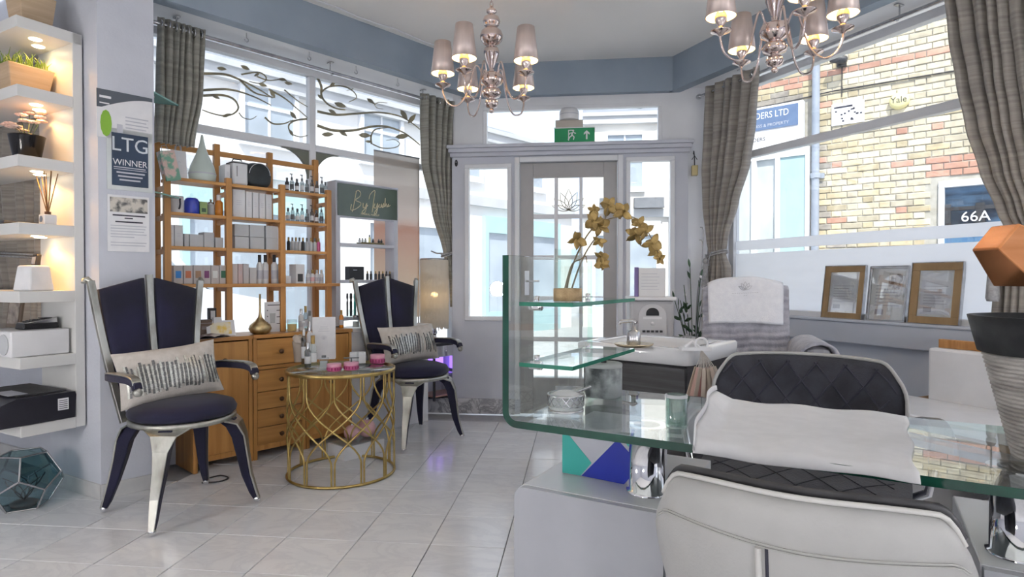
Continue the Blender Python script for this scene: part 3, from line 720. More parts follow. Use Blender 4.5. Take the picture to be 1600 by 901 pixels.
# pipe, cable, camera, plates
m = MB(); x = bs(1277); m.tube([(x, -.07, -.1), (x, -.07, 5.5)], .045, 12); 
for z in (.8, 2.3, 3.8): m.lathe([(.06, z), (.06, z+.06)], 12, c=(x, -.07)); m.box(x-.09, x+.09, -.04, .0, z, z+.06)
obj('drainpipe', m, pm('blue_grey_iron', (.34, .38, .45), (.28, .32, .39), rough=.45), bh)
m = MB(); P = [(Bs0, -.012, bz(1240, 165)+.03)]+[(lambda h_: (h_.x, -.012, h_.z))(hit(FB, px, py, OB)) for px, py in ((1262, 152), (1300, 143), (1360, 133), (1420, 123), (1485, 112), (1560, 100))]
m.tube(P, .008, 6); obj('cable', m, DKGREY, bh)
q = hit(FB, 1316, 97, OB); c = thing('security_camera', 'small grey security camera high on the brick wall outside', 'camera', W(FB, q.x, OB, q.z), ang(FB))
m = MB(); m.box(-.05, .05, -.03, 0, -.06, .06); m.tube([(0, -.02, 0), (0, -.09, .02)], .015, 8); obj('bracket', m, DKGREY, c)
m = MB(); m.lathe([(.045, -.10), (.05, -.08), (.05, .06), (.03, .08)], 12, M=Matrix.Translation((0, -.12, .0)) @ Matrix.Rotation(1.9, 4, 'Y')); obj('camera_body', m, DKGREY, c)
m = MB(); m.tube([(0, -.01, -.06), (0, -.01, -.42)], .006, 6); obj('wire', m, DKGREY, c)
def plate(name, label, cat, px0, px1, py0, py1, mat):
    q = hit(FB, (px0+px1)/2, (py0+py1)/2, OB); x0, x1 = hit(FB, px0, py0, OB).x, hit(FB, px1, py0, OB).x
    hgt = abs(hit(FB, (px0+px1)/2, py0, OB).z-hit(FB, (px0+px1)/2, py1, OB).z)
    return thing(name, label, cat, W(FB, (x0+x1)/2, OB, q.z), ang(FB)), (x1-x0), hgt
t, w_, h_ = plate('notice_board', 'white notice plate with small dark print on the brick wall outside', 'sign', 1300, 1351, 160, 194, None)
m = MB(); m.box(-w_/2, w_/2, -.02, 0, -h_/2, h_/2); obj('panel', m, PAPER, t, bevel=.003)
m = MB(); random.seed(3)
m.box(-w_*.42, w_*.15, -.022, -.02, h_*.28, h_*.36)
for i in range(16): x = random.uniform(-.4, .38)*w_; z = random.uniform(-.38, .2)*h_; m.box(x, x+w_*.06, -.022, -.02, z, z+.018)
obj('print', m, INK, t)
t, w_, h_ = plate('alarm_box', 'pale yellow oval alarm box on the brick wall outside', 'alarm', 1390, 1422, 145, 171, None)
YEL = pm('pale_yellow_plastic', (.86, .80, .42), (.80, .74, .38), rough=.4)
m = MB(); m.lathe([(.0, .07), (.35, .068), (.46, .055), (.5, .03), (.5, 0)], 24, M=Matrix.Rotation(PI/2, 4, 'X') @ Matrix.Diagonal((w_, h_, 1, 1))); obj('cover', m, YEL, t)
text('Yale', h_*.52, INK, t, face_neg(0, -.0705, 0), sx=.95)
# neighbouring shopfront left of the pipe
x0 = Bs0; x1 = shx1; sg = thing('shopfront_sign', 'dark blue and white painter board of the shop beside the drainpipe outside', 'sign', W(FB, x0, OB-.10, 0), ang(FB))
zA, zB, zC = bz(1250, 160), bz(1250, 197), bz(1250, 232)
L = bs(1258, 200)-x0
m = MB(); m.box(0, L, 0, .10, zC, zA); obj('board', m, PAPER, sg, bevel=.004)
m = MB(); m.box(0, bs(1251, 180)-x0, -.012, 0, zB, zA-.03); obj('blue_band', m, pm('slate_blue_sign', (.13, .20, .34), (.11, .17, .30), rough=.5), sg)
text('BUILDERS LTD', .118, PAPER, sg, face_neg(L-.16, -.014, (zA+zB)/2+.03), align='RIGHT', sx=.80)
text('BUSINESS & PROPERTY', .055, GREYC, sg, face_neg(L-.16, -.014, zB+.05), align='RIGHT')
text('YOUR LOCAL BUILDERS', .07, INK, sg, face_neg(L-.45, -.002, zB-.12), align='RIGHT')
sf = thing('neighbour_shopfront', 'white shopfront with a pale teal panel beside the drainpipe outside', 'shopfront', W(FB, x0, OB-.04, -.14), ang(FB))
tp0 = bs(1222, 300)-x0; tp1 = bs(1261, 300)-x0; zt_ = zC-.10+.14
m = MB(); m.box(tp0, tp1, -.03, .06, 0, zt_); obj('teal_panel', m, TEALW, sf, bevel=.004)
m = MB(); m.box(tp1, tp1+.05, -.05, .06, 0, zt_); m.box(0, tp1+.05, -.05, .06, zt_, zt_+.10); m.box(tp0-.06, tp0, -.05, .06, 0, zt_); m.box(0, tp0, -.04, .06, 0, .5); m.box(tp0*.4, tp0*.4+.06, -.05, .06, .5, zt_); obj('frame', m, WHITE, sf)
m = MB(); m.box(0, tp0-.06, .0, .02, .5, zt_); obj('pane', m, pm('bright_shop_glass', (.62, .66, .66), (.40, .45, .46), rough=.08, scale=(2.5, 2.5, 1.2), spec=.8), sf)

# ------------------------------------------------------------------ white shelf unit on the left (frame FS: s to the left, o towards the room)
SU = .115; SD = .273
SZ = [2.225, 1.920, 1.609, 1.307, .999, .70, .395]
su = thing('floating_shelf_unit', 'white lacquered floating shelf unit with warm spotlights at the left edge', 'shelves', W(FS, SU, .008), ang(FS))
m = MB(); m.box(0, .33, 0, .042, .345, SZ[0]+.0); obj('back_panel', m, SHELFW, su, bevel=.003)
for i, z in enumerate(SZ):
    m = MB(); m.box(0, 1.25, .042 if i else 0, SD-.008, z-.052, z); s_ = obj('shelf', m, SHELFW, su, bevel=.002)
    if i < 4:
        for (x, y) in ((.10, .15), (.19, .10)):
            k = MB(); k.lathe([(.0, z-.0545), (.022, z-.0545), (.026, z-.052)], 16, c=(x, y)); obj('spotlight', k, WARM, s_)
            p = W(FS, SU+x, y+.008, z-.075); add_light('shelf_spot', 'SPOT', p, 1.0, (1, .50, .13), .02).data.spot_size = 2.3
def FSp(px, py, z):
    return FS.inverted() @ onz(px, py, z)
def shelf_loc(s, o, i): return W(FS, SU+s, o, SZ[i])
aS = ang(FS)
# helper: things on the shelves are seen obliquely; s grows to the left of the picture
def box_planter(name, label, s, o, i, w, h, fl_=.06, full=True):
    t = thing(name, label, 'planter', shelf_loc(s, o, i), aS)
    m = MB(); b = w*.78; n = 4
    m.taper((0, 0), (b, b), (w, w), 0, h)
    obj('box', m, pm('pale_timber', (.58, .44, .30), (.46, .33, .21), rough=.6, scale=(3, 3, 40), bump=.15), t, bevel=.004)
    m = MB(); m.box(-w*.44, w*.44, -w*.44, w*.44, h-.012, h+.003); obj('soil', m, DKGREY, t)
    m = MB()
    for k in range(90 if full else 40):
        x, y = random.uniform(-.42, .42)*w, random.uniform(-.42, .42)*w; a = random.uniform(0, 2*PI); L = random.uniform(.5, 1)*fl_; ln = random.uniform(.1, .6)*L
        dx, dy = math.cos(a), math.sin(a)
        P = [(x, y, h), (x+dx*ln*.3, y+dy*ln*.3, h+L*.6), (x+dx*ln, y+dy*ln, h+L)]
        m.tube(P, [.003, .0025, .0006], 3)
    obj('grass', m, LEAF, t, kind='stuff')
    return t
box_planter('timber_planter', 'square timber planter of grass on the topmost white shelf', .17, .145, 0, .15, .16, .06)
box_planter('timber_planter', 'square tapered timber planter of green grass on the second white shelf', .235, .155, 1, .19, .135, .075)
# black pot of blossom
t = thing('blossom_pot', 'glossy black pot of pale pink blossom on the third white shelf', 'flower pot', shelf_loc(.20, .155, 2), aS)
m = MB(); m.lathe([(.048, 0), (.052, .005), (.072, .118), (.074, .125), (.064, .125), (.060, .11), (0, .108)], 24); obj('pot', m, pm('black_gloss', (.007, .007, .009), (.005, .005, .006), rough=.12, spec=.35), t)
BLOS = pm('pale_blossom', (.86, .66, .58), (.80, .52, .44), rough=.6, scale=(30, 30, 30))
m = MB(); fls = []
for k in range(7):
    a = k*2.4; x, y = .03*math.cos(a), .03*math.sin(a); P = [(x*.3, y*.3, .10), (x, y, .15), (x*2.4, y*2.4, .17+.04*(k % 3))]; m.tube(P, .0018, 4)
    for u in (.6, 1.0): fls.append((x+(x*1.4)*u+random.uniform(-.01, .01), y+(y*1.4)*u+random.uniform(-.01, .01), .15+(.02+.04*(k % 3))*u))
obj('stem', m, LEAFD, t)
for c in fls:
    m = MB()
    for j in range(5):
        a = j*2*PI/5+c[0]*90; m.ball((c[0]+.013*math.cos(a), c[1]+.013*math.sin(a), c[2]), .013, 6, 4, sq=(1, 1, .45))
    m.ball((c[0], c[1], c[2]+.004), .005, 6, 4); obj('blossom', m, BLOS, t)
# reed diffuser
t = thing('reed_diffuser', 'white cube reed diffuser with brown sticks on the fourth white shelf', 'diffuser', shelf_loc(.055, .135, 3), aS)
m = MB(); m.box(-.027, .027, -.027, .027, 0, .048); obj('bottle', m, WPLAST, t, bevel=.005)
m = MB(); m.lathe([(.015, 0), (.015, .0006)], 16, M=Matrix.Translation((0, .0275, .026)) @ Matrix.Rotation(-PI/2, 4, 'X')); obj('emblem', m, SILVER, t)
m = MB(); m.lathe([(.013, .048), (.013, .062), (.009, .062)], 14); obj('collar', m, pm('dark_brown', (.07, .03, .02), rough=.4), t)
for a, b in ((-.42, .1), (-.25, -.2), (-.02, .15), (.1, -.1), (.28, .12), (.48, 0), (-.36, -.1)):
    m = MB(); L = .21; m.tube([(0, 0, .045), (-L*math.sin(a), L*b*.4, .045+L*math.cos(a))], .0022, 5); obj('reed', m, pm('reed_brown', (.19, .095, .035), rough=.7), t)
t = thing('laptop', 'closed dark laptop lying on the fourth white shelf', 'laptop', shelf_loc(.36, .15, 3), aS)
m = MB(); m.box(-.16, .22, -.10, .10, .001, .012); obj('base', m, DKGREY, t, bevel=.003); m = MB(); m.box(-.16, .22, -.10, .10, .0125, .02); obj('lid', m, pm('dark_slate', (.05, .06, .085), rough=.35), t, bevel=.003)
# fifth shelf: white holder and phone
t = thing('ceramic_holder', 'white tapered square ceramic holder on the fifth white shelf', 'holder', shelf_loc(.10, .175, 4), aS+.2)
m = MB(); m.taper((0, 0), (.115, .115), (.088, .088), 0, .118); obj('body', m, pm('white_ceramic', (.80, .81, .84), rough=.4, bump=.2, scale=(12, 12, 12)), t, bevel=.008)
t = thing('cordless_phone', 'black cordless phone upright in its cradle on the fifth white shelf', 'phone', shelf_loc(.215, .145, 4), aS)
m = MB(); m.taper((0, 0), (.10, .10), (.085, .08), 0, .028); obj('cradle', m, BLACK, t, bevel=.006)
m = MB(); Mp = Matrix.Translation((-.005, -.01, .022)) @ Matrix.Rotation(.14, 4, 'X'); m.box(-.024, .024, -.011, .011, 0, .155, M=Mp); ph_ = obj('handset', m, BLACK, t, bevel=.006)
m = MB(); m.box(-.018, .018, .0115, .0125, .105, .14, M=Mp); obj('display', m, pm('phone_display', (.35, .36, .40), rough=.2), ph_)
m = MB()
for r in range(5):
    for c in range(3): m.box(-.018+c*.013, -.009+c*.013, .0115, .0135, .03+r*.014, .039+r*.014, M=Mp)
obj('keypad', m, SILVER, ph_)
# radio, card reader, frame on the sixth shelf
t = thing('radio', 'white table radio with two round speakers on the sixth white shelf', 'radio', shelf_loc(.03, .115, 5)+Vector((0, 0, 0)), aS)
rw, rh, rd = .30, .118, .25
m = MB(); m.box(0, rw, -.055, rd/2+.055, .001, rh); obj('case', m, WPLAST, t, bevel=.006)
yf = rd/2+.055
for x in (.065, .235):
    m = MB(); m.lathe([(.0, 0), (.044, 0), (.047, -.002), (.047, .003)], 24, M=Matrix.Translation((x, yf+.001, rh*.48)) @ Matrix.Rotation(-PI/2, 4, 'X')); obj('speaker', m, CARTONG, t)
m = MB(); m.box(.125, .175, yf, yf+.002, rh*.70, rh*.86); obj('display', m, BLACK, t)
m = MB(); m.lathe([(.016, 0), (.016, .009), (.012, .011), (0, .011)], 16, M=Matrix.Translation((.15, yf, rh*.30)) @ Matrix.Rotation(-PI/2, 4, 'X')); obj('dial', m, SILVER, t)
m = MB(); 
for k in range(7): m.box(.115+k*.011, .122+k*.011, yf, yf+.002, rh*.55, rh*.58)
m.box(.19, .20, yf, yf+.003, rh*.12, rh*.2); obj('button', m, SILVER, t)
t = thing('card_reader', 'black and grey card payment terminal on top of the white radio', 'card reader', W(FS, SU+.155, .14, SZ[5]+rh), aS)
m = MB(); m.taper((0, 0), (.085, .15), (.08, .14), .0005, .03); obj('base', m, BLACK, t, bevel=.006)
m = MB(); m.add([(-.038, -.068, .052), (.038, -.068, .052), (.038, .066, .031), (-.038, .066, .031), (-.038, -.068, .028), (.038, -.068, .028), (.038, .066, .028), (-.038, .066, .028)], [(0, 3, 2, 1), (0, 1, 5, 4), (1, 2, 6, 5), (2, 3, 7, 6), (3, 0, 4, 7)]); obj('top_cover', m, SILVER, t, bevel=.003)
m = MB(); m.box(-.028, .028, -.05, -.015, .047, .0515, M=Matrix.Rotation(-.0, 4, 'X')); obj('display', m, BLACK, t)
m = MB()
for r in range(4):
    for c in range(3): y = .0+r*.014; m.box(-.026+c*.019, -.012+c*.019, y, y+.009, .034, .0455-r*.0022)
obj('keypad', m, DKGREY, t)
t = thing('leaning_picture', 'dark brown framed picture behind the card terminal', 'picture', W(FS, SU+.335, .17, SZ[5]+rh), aS)
m = MB(); m.box(-.07, .07, -.012, .0, 0, .15, M=Matrix.Rotation(.12, 4, 'X')); obj('frame', m, pm('brown_frame', (.14, .10, .07), rough=.5), t, bevel=.003)
m = MB(); m.box(-.055, .055, .0005, .002, .018, .132, M=Matrix.Rotation(.12, 4, 'X')); obj('picture_print', m, pm('sepia_print', (.42, .36, .30), (.12, .10, .09), scale=(22, 22, 22), rough=.4), t)
# printer on the bottom shelf
t = thing('printer', 'black desktop printer with a white sticker on the lowest white shelf', 'printer', shelf_loc(.0, .17, 6), aS)
Mp = Matrix(((0, 0, 1, -.008), (1, 0, 0, 0), (0, 1, 0, 0), (0, 0, 0, 1)))   # profile in (o, z), extruded along s
m = MB(); m.prism([(-.112, .002), (.21, .002), (.235, .03), (.225, .055), (.175, .105), (.12, .125), (-.112, .125), (-.118, .11)], 0, .44, M=Mp); obj('body', m, pm('printer_black', (.022, .022, .032), (.016, .016, .024), rough=.32), t, bevel=.008)
m = MB(); m.box(.04, .40, -.10, .10, .1255, .132); obj('lid', m, DKGREY, t, bevel=.004)
m = MB(); m.box(.06, .22, .05, .125, .1325, .134); obj('control_label', m, GREYC, t)
m = MB(); m.prism([(.245, .028), (.31, .035), (.31, .04), (.235, .045)], .04, .40, M=Mp); obj('paper_tray', m, GREYC, t)
m = MB(); m.box(-.0085, -.0075, -.085, -.04, .045, .10); st = obj('sticker', m, PAPER, t)
m = MB()
for k in range(5): m.box(-.0089, -.0084, -.08, -.045, .052+k*.009, .055+k*.009)
obj('sticker_print', m, INK, st)
# terrarium: truncated geometric glass bowl
p = onz(18, 806, 0); 
t = thing('glass_terrarium', 'geometric dark glass terrarium with silver edges on the floor at the left edge', 'terrarium', (p.x-.04, p.y+.12, 0), .25)
phi = (1+5**.5)/2
V = []
for a in (-1, 1):
    for b in (-1, 1):
        for c in (-1, 1): V.append(Vector((a, b, c)))
        V.append(Vector((0, a/phi, b*phi))); V.append(Vector((a/phi, b*phi, 0))); V.append(Vector((a*phi, 0, b/phi)))
# faces of the dodecahedron by normals
IC = []
for a in (-1, 1):
    for b in (-1, 1): IC += [Vector((a, 0, b*phi)), Vector((0, a*phi, b)), Vector((a*phi, b, 0))]
# rotate so that one face lies on the floor
Rm = IC[0].normalized().rotation_difference(Vector((0, 0, -1))).to_matrix()
V = [Rm @ v for v in V]; IC = [(Rm @ v).normalized() for v in IC]
R_ = .120; scl = R_/1.732; zoff = .795*R_+.003
FC = []
for n in IC:
    idx = sorted(range(20), key=lambda i: -V[i].dot(n))[:5]; cen = sum((V[i] for i in idx), Vector())/5
    ax = (V[idx[0]]-cen).normalized(); ay = n.cross(ax)
    FC.append((n, sorted(idx, key=lambda i: math.atan2((V[i]-cen).dot(ay), (V[i]-cen).dot(ax)))))
TG = glass('smoked_teal_glass', (.42, .60, .64), .10)
Vs = [v*scl*1.28 for v in V]; zoff = -min(v.z for v in Vs)+.003
edges = set()
for n, idx in FC:
    for a, b in zip(idx, idx[1:]+idx[:1]): edges.add((min(a, b), max(a, b)))
    if n.z > .9: continue
    m = MB(); m.add([Vs[i]+Vector((0, 0, zoff)) for i in idx], [range(5)]); obj('pane', m, TG, t)
for a, b in edges:
    m = MB(); m.tube([Vs[a]+Vector((0, 0, zoff)), Vs[b]+Vector((0, 0, zoff))], .0045, 6); obj('edge_bar', m, SILVER, t)
m = MB(); m.lathe([(.0, .006), (.05, .006), (.055, .02), (.03, .03), (.0, .034)], 14); obj('pebbles', m, DKGREY, t, kind='stuff')
m = MB()
for k in range(7):
    a = k*.9; P = [(0, 0, .03)]; 
    for j in range(4): P.append((.02*(j+1)*math.cos(a+j*.5), .02*(j+1)*math.sin(a+j*.5), .05+.03*j))
    m.tube(P, .0025, 4)
obj('twig', m, BLACK, t)

# curtain, rod and sky-lit window strip behind the shelves
def curtain(name, label, F, keys, folds, amp, o0, mat, nv=60, nu=None, eyelets=0, group=None, th=.004):
    """keys: (z, s0, s1, amp factor) from top to bottom"""
    t = thing(name, label, 'curtain', (0, 0, 0), 0, group)
    t.matrix_world = F
    nu = nu or folds*10
    zt, zb = keys[0][0], keys[-1][0]
    def it(z):
        for a, b in zip(keys, keys[1:]):
            if a[0] >= z >= b[0]:
                u = (a[0]-z)/(a[0]-b[0]) if a[0] != b[0] else 0
                u = u*u*(3-2*u)*.5+u*.5
                return [a[i]+(b[i]-a[i])*u for i in (1, 2, 3)]
        return list(keys[-1][1:4])
    def fn(u, v):
        z = zt+(zb-zt)*v; s0, s1, af = it(z)
        w = u+.018*math.sin(6.3*u*2+v*3)
        y = o0+amp*af*math.sin(2*PI*folds*w)+amp*.25*af*math.sin(2*PI*folds*2.3*w+v*4)
        return (s0+(s1-s0)*u+.2*amp*af*math.cos(2*PI*folds*w), y, z+(.006*math.sin(2*PI*folds*w) if v == 0 else 0))
    m = MB(); m.grid(fn, nu, nv); obj('drape', m, mat, t, solid=th)
    for k in range(eyelets):
        s0, s1, af = it(zt); u = (k+.5)/eyelets
        m = MB(); c = (s0+(s1-s0)*u, o0, zt-.035)
        P = [(c[0]+.004*math.sin(k), c[1]+.024*math.cos(a*PI/6), c[2]+.024*math.sin(a*PI/6)) for a in range(12)]
        m.tube(P, .005, 6, closed=True); obj('eyelet', m, SILVER, t)
    return t
def tieback(name, label, F, s0, s1, o, z, wd, hook, tassel=None):
    t = thing(name, label, 'tieback', (0, 0, 0)); t.matrix_world = F
    m = MB()
    for dz_ in (-.008, .008):
        P = []
        for i in range(17):
            a = 2*PI*i/16; P.append(((s0+s1)/2+(s1-s0)/2*math.cos(a)*1.06, o+wd*math.sin(a), z+dz_+.02*math.cos(a)))
        m.tube(P[:-1], .0065, 6, closed=True)
    obj('cord', m, CORD, t)
    m = MB(); e = s0 if abs(hook[0]-s0) < abs(hook[0]-s1) else s1
    m.tube([(e, o, z), ((e+hook[0])/2, (o+hook[1])/2, (z+hook[2])/2-.01), hook], .006, 6); obj('end_cord', m, CORD, t)
    if tassel:
        m = MB(); x, y, zz = tassel
        m.tube([(x, y, z), (x, y, zz)], .004, 5); m.ball((x, y, zz-.02), .02, 10, 6, sq=(1, 1, 1.2)); m.lathe([(.014, zz-.04), (.018, zz-.05), (.027, zz-.20), (.022, zz-.215), (0, zz-.215)], 14, c=(x, y)); obj('tassel', m, CORD, t)
    return t
def rod(name, label, F, s0, s1, o, z, hooks, finial, soff):
    t = thing(name, label, 'curtain rod', (0, 0, 0)); t.matrix_world = F
    m = MB(); m.tube([(s0, o, z), (s1, o, z)], .011, 10); obj('pole', m, SILVER, t)
    for f in finial:
        m = MB(); m.ball((f, o, z), .02, 10, 8, sq=(1.4, 1, 1)); obj('finial', m, SILVER, t)
    for h_ in hooks:
        m = MB(); m.tube([(h_, o+.03, soff-.002), (h_, o+.03, z+.012), (h_, o+.012, z-.012), (h_, o-.012, z-.012)], .0045, 6); m.box(h_-.012, h_+.012, o+.0, o+.05, soff-.008, soff-.001); obj('bracket', m, SILVER, t)
    return t
cs0 = FS.inverted() @ at(50, 300, 3.0)
curtain('side_window_curtain', 'taupe curtain hanging behind the white shelves at the left edge', FS, [(2.40, .50, 1.5, 1), (1.6, .55, 1.5, 1), (1.20, .60, 1.4, .8), (1.0, .60, 1.3, .9), (.60, .56, 1.4, 1)], 7, .03, -.085, CURT, eyelets=7)
tieback('side_curtain_tieback', 'pale rope tieback round the curtain behind the white shelves', FS, .585, 1.4, -.085, 1.19, .05, (.56, -.10, 1.22))

# ------------------------------------------------------------------ posters on the pier
def poster(name, label, px0, px1, py0, py1, mat, F=FL, o=3.393, d=.004):
    a = hit(F, px0, py0, o); b = hit(F, px1, py1, o); c = hit(F, (px0+px1)/2, (py0+py1)/2, o)
    za = hit(F, (px0+px1)/2, py0, o).z; zb = hit(F, (px0+px1)/2, py1, o).z
    w_, h_ = b.x-a.x, za-zb
    t = thing(name, label, 'poster', W(F, (a.x+b.x)/2, o-.0012, (za+zb)/2), ang(F))
    m = MB(); m.box(-w_/2, w_/2, -d, 0, -h_/2, h_/2); obj('sheet', m, mat, t)
    return t, w_, h_, -d-.0004
t, w_, h_, y = poster('wall_poster', 'landscape poster with a dark band and a green leaf at the top of the pier', 150, 238, 146, 219, PAPER)
m = MB(); n = 12; P = [(-w_/2, h_*.12)]+[(-w_/2+w_*i/n, h_*(.08+.34*math.sin(min(1, i/n*1.0)*PI*.5))) for i in range(1, n+1)]+[(w_/2, h_/2), (-w_/2, h_/2)]
Mx = Matrix(((1, 0, 0, 0), (0, 0, -1, y), (0, 1, 0, 0), (0, 0, 0, 1)))
m.prism(P, 0, .0006, M=Mx); obj('dark_band', m, pm('slate_print', (.10, .115, .14), rough=.6), t)
m = MB(); m.prism([(-w_*.42+w_*.10*math.cos(a*PI/6)+w_*.08, -h_*.2+h_*.28*math.sin(a*PI/6)) for a in range(12)], 0, .0007, M=Mx); obj('green_leaf', m, pm('lime_print', (.25, .48, .05), rough=.6), t)
m = MB()
for k in range(4): m.box(w_*.0, w_*(.42-.04*(k % 2)), y-.0004, y, -h_*(.02+.075*k), -h_*(-.005+.075*k))
m.box(-w_*.15, -w_*.05, y-.0004, y, -h_*.42, -h_*.18); obj('print', m, GREYC, t)
m = MB(); m.box(-w_*.45, -w_*.25, y-.0012, y-.0006, h_*.32, h_*.37); m.box(-w_*.45, -w_*.28, y-.0012, y-.0006, h_*.20, h_*.225); obj('heading', m, PAPER, t)
m = MB(); m.tube([(w_*.25+.008*math.cos(a*PI/6), y, -h_*.40+.008*math.sin(a*PI/6)) for a in range(12)], .0008, 4, closed=True); obj('emblem', m, INK, t)
t, w_, h_, y = poster('award_plaque', 'navy award plaque lettered LTG WINNER in a pale frame on the pier', 166, 238, 204, 298, pm('pale_frame', (.70, .74, .74), rough=.35))
t['category'] = 'plaque'
m = MB(); m.box(-w_*.40, w_*.40, y-.002, y, -h_*.43, h_*.43); obj('panel', m, pm('navy_print', (.030, .055, .10), (.025, .045, .085), rough=.25), t)
y -= .0022
text('LTG', h_*.33, pm('pale_print', (.70, .75, .80), rough=.6), t, face_neg(0, y, h_*.24), ext=.0004, sx=.92)
text('WINNER', h_*.145, PAPER, t, face_neg(0, y, -h_*.05), ext=.0004, sx=.88)
m = MB(); m.box(-w_*.36, w_*.36, y-.0004, y, -h_*.165, -h_*.155)
for k in range(3): m.box(-w_*.30+w_*.03*k, w_*.32-w_*.05*k, y-.0004, y, -h_*(.225+.06*k), -h_*(.20+.06*k))
m.box(-w_*.36, w_*.34, y-.0004, y, -h_*.135, -h_*.12); obj('print', m, GREYC, t)
t, w_, h_, y = poster('price_notice', 'white printed notice with a photo strip at the bottom of the pier', 167, 233, 306, 393, PAPER)
m = MB(); m.box(-w_*.44, w_*.46, y-.0004, y, h_*.20, h_*.46); obj('photo_strip', m, pm('photo_print', (.62, .58, .52), (.10, .10, .10), scale=(28, 28, 28), rough=.5, lo=.42, hi=.56), t)
m = MB(); m.box(-w_*.38, w_*.40, y-.0004, y, h_*.13, h_*.155); m.box(-w_*.1, w_*.1, y-.0004, y, h_*.085, h_*.105); m.box(-w_*.32, w_*.34, y-.0004, y, h_*.015, h_*.04); obj('heading', m, INK, t)
m = MB()
for k in range(8):
    if k == 5: continue
    m.box(-w_*.43, w_*(.43-(.3 if k == 4 else .03*(k % 3))), y-.0004, y, -h_*(.05+.05*k), -h_*(.033+.05*k))
obj('print', m, GREYC, t)

# ------------------------------------------------------------------ left window: rod, curtains, hooks, corner shelves
OC = 3.62
rod('left_window_rod', 'long silver curtain rod above the left shop window', FL, 1.075, sl(FL, 700, OC), OC, 2.43, (sl(FL, 282, OC), sl(FL, 521, OC), sl(FL, 665, OC)), (sl(FL, 702, OC),), 2.505)
cL = sl(FL, 242, OC)+.004; cR = sl(FL, 322, OC); cB = sl(FL, 303, OC)
curtain('left_window_curtain', 'short grey green eyelet curtain at the left end of the shop window', FL, [(2.465, cL+.02, cR, .8), (2.1, cL+.01, cR-.01, .9), (1.79, cL, cB, 1)], 7, .026, OC, CURTG, nv=24, nu=80, eyelets=7)
def k_(px, py, o=OC, F=FL): h_ = hit(F, px, py, o); return h_.x
ck = [(2.465, k_(657, 150), k_(727, 150), 1)]
for py, a, b, f in ((200, 657, 722, 1), (260, 659, 716, .95), (330, 676, 708, .8), (396, 694, 708, .6), (440, 704, 717, .7), (480, 705, 717, .7)):
    ck.append((hit(FL, 690, py, OC).z, k_(a, py), k_(b, py), f))
curtain('left_window_curtain', 'long grey green eyelet curtain tied back beside the door wall', FL, ck, 7, .03, OC-.01, CURTG, eyelets=7)
zz = hit(FL, 700, 396, OC).z
tieback('curtain_tieback', 'pale rope tieback round the grey green curtain beside the door wall', FL, k_(690, 396), k_(707, 396), OC-.01, zz, .035, (k_(690, 385)-.02, OC+.10, zz+.02))
for i, px in enumerate((385, 483, 556, 621)):
    p = hit(FL, px, 40, 3.58); t = thing('ceiling_hook', 'small brass hook in the white soffit above the left window, %s from the left' % ORD[i], 'hook', W(FL, p.x, 3.58, 2.505), ang(FL), 'hooks above the left window')
    m = MB(); m.tube([(0, 0, 0), (0, 0, -.03)]+[(.0+.012*math.sin(a), 0, -.042+.012*math.cos(a)) for a in (0.3, 1.2, 2.1, 3.0, 3.9, 4.8)], .0025, 5); obj('hook', m, SILVER, t)
TRI = glass('pale_teal_glass', (.62, .86, .80), .12)
for py, lb in ((150, 'upper'), (303, 'lower')):
    z = hit(FL, 245, py, 3.45).z
    t = thing('corner_shelf', '%s small triangular teal glass shelf at the edge of the pier' % lb, 'shelf', W(FL, 1.069, 3.42, z), ang(FL))
    m = MB(); m.prism([(0, -.02), (.17, .14), (.0, .20)], 0, .008); obj('glass_plate', m, pm('teal_glass_plate', (.25, .50, .46), (.20, .44, .40), rough=.08, spec=.7), t)
    m = MB(); m.lathe([(.012, -.012), (.018, 0), (.018, .012), (.0, .016)], 12, c=(.012, .06)); obj('fixing', m, CHROME, t)
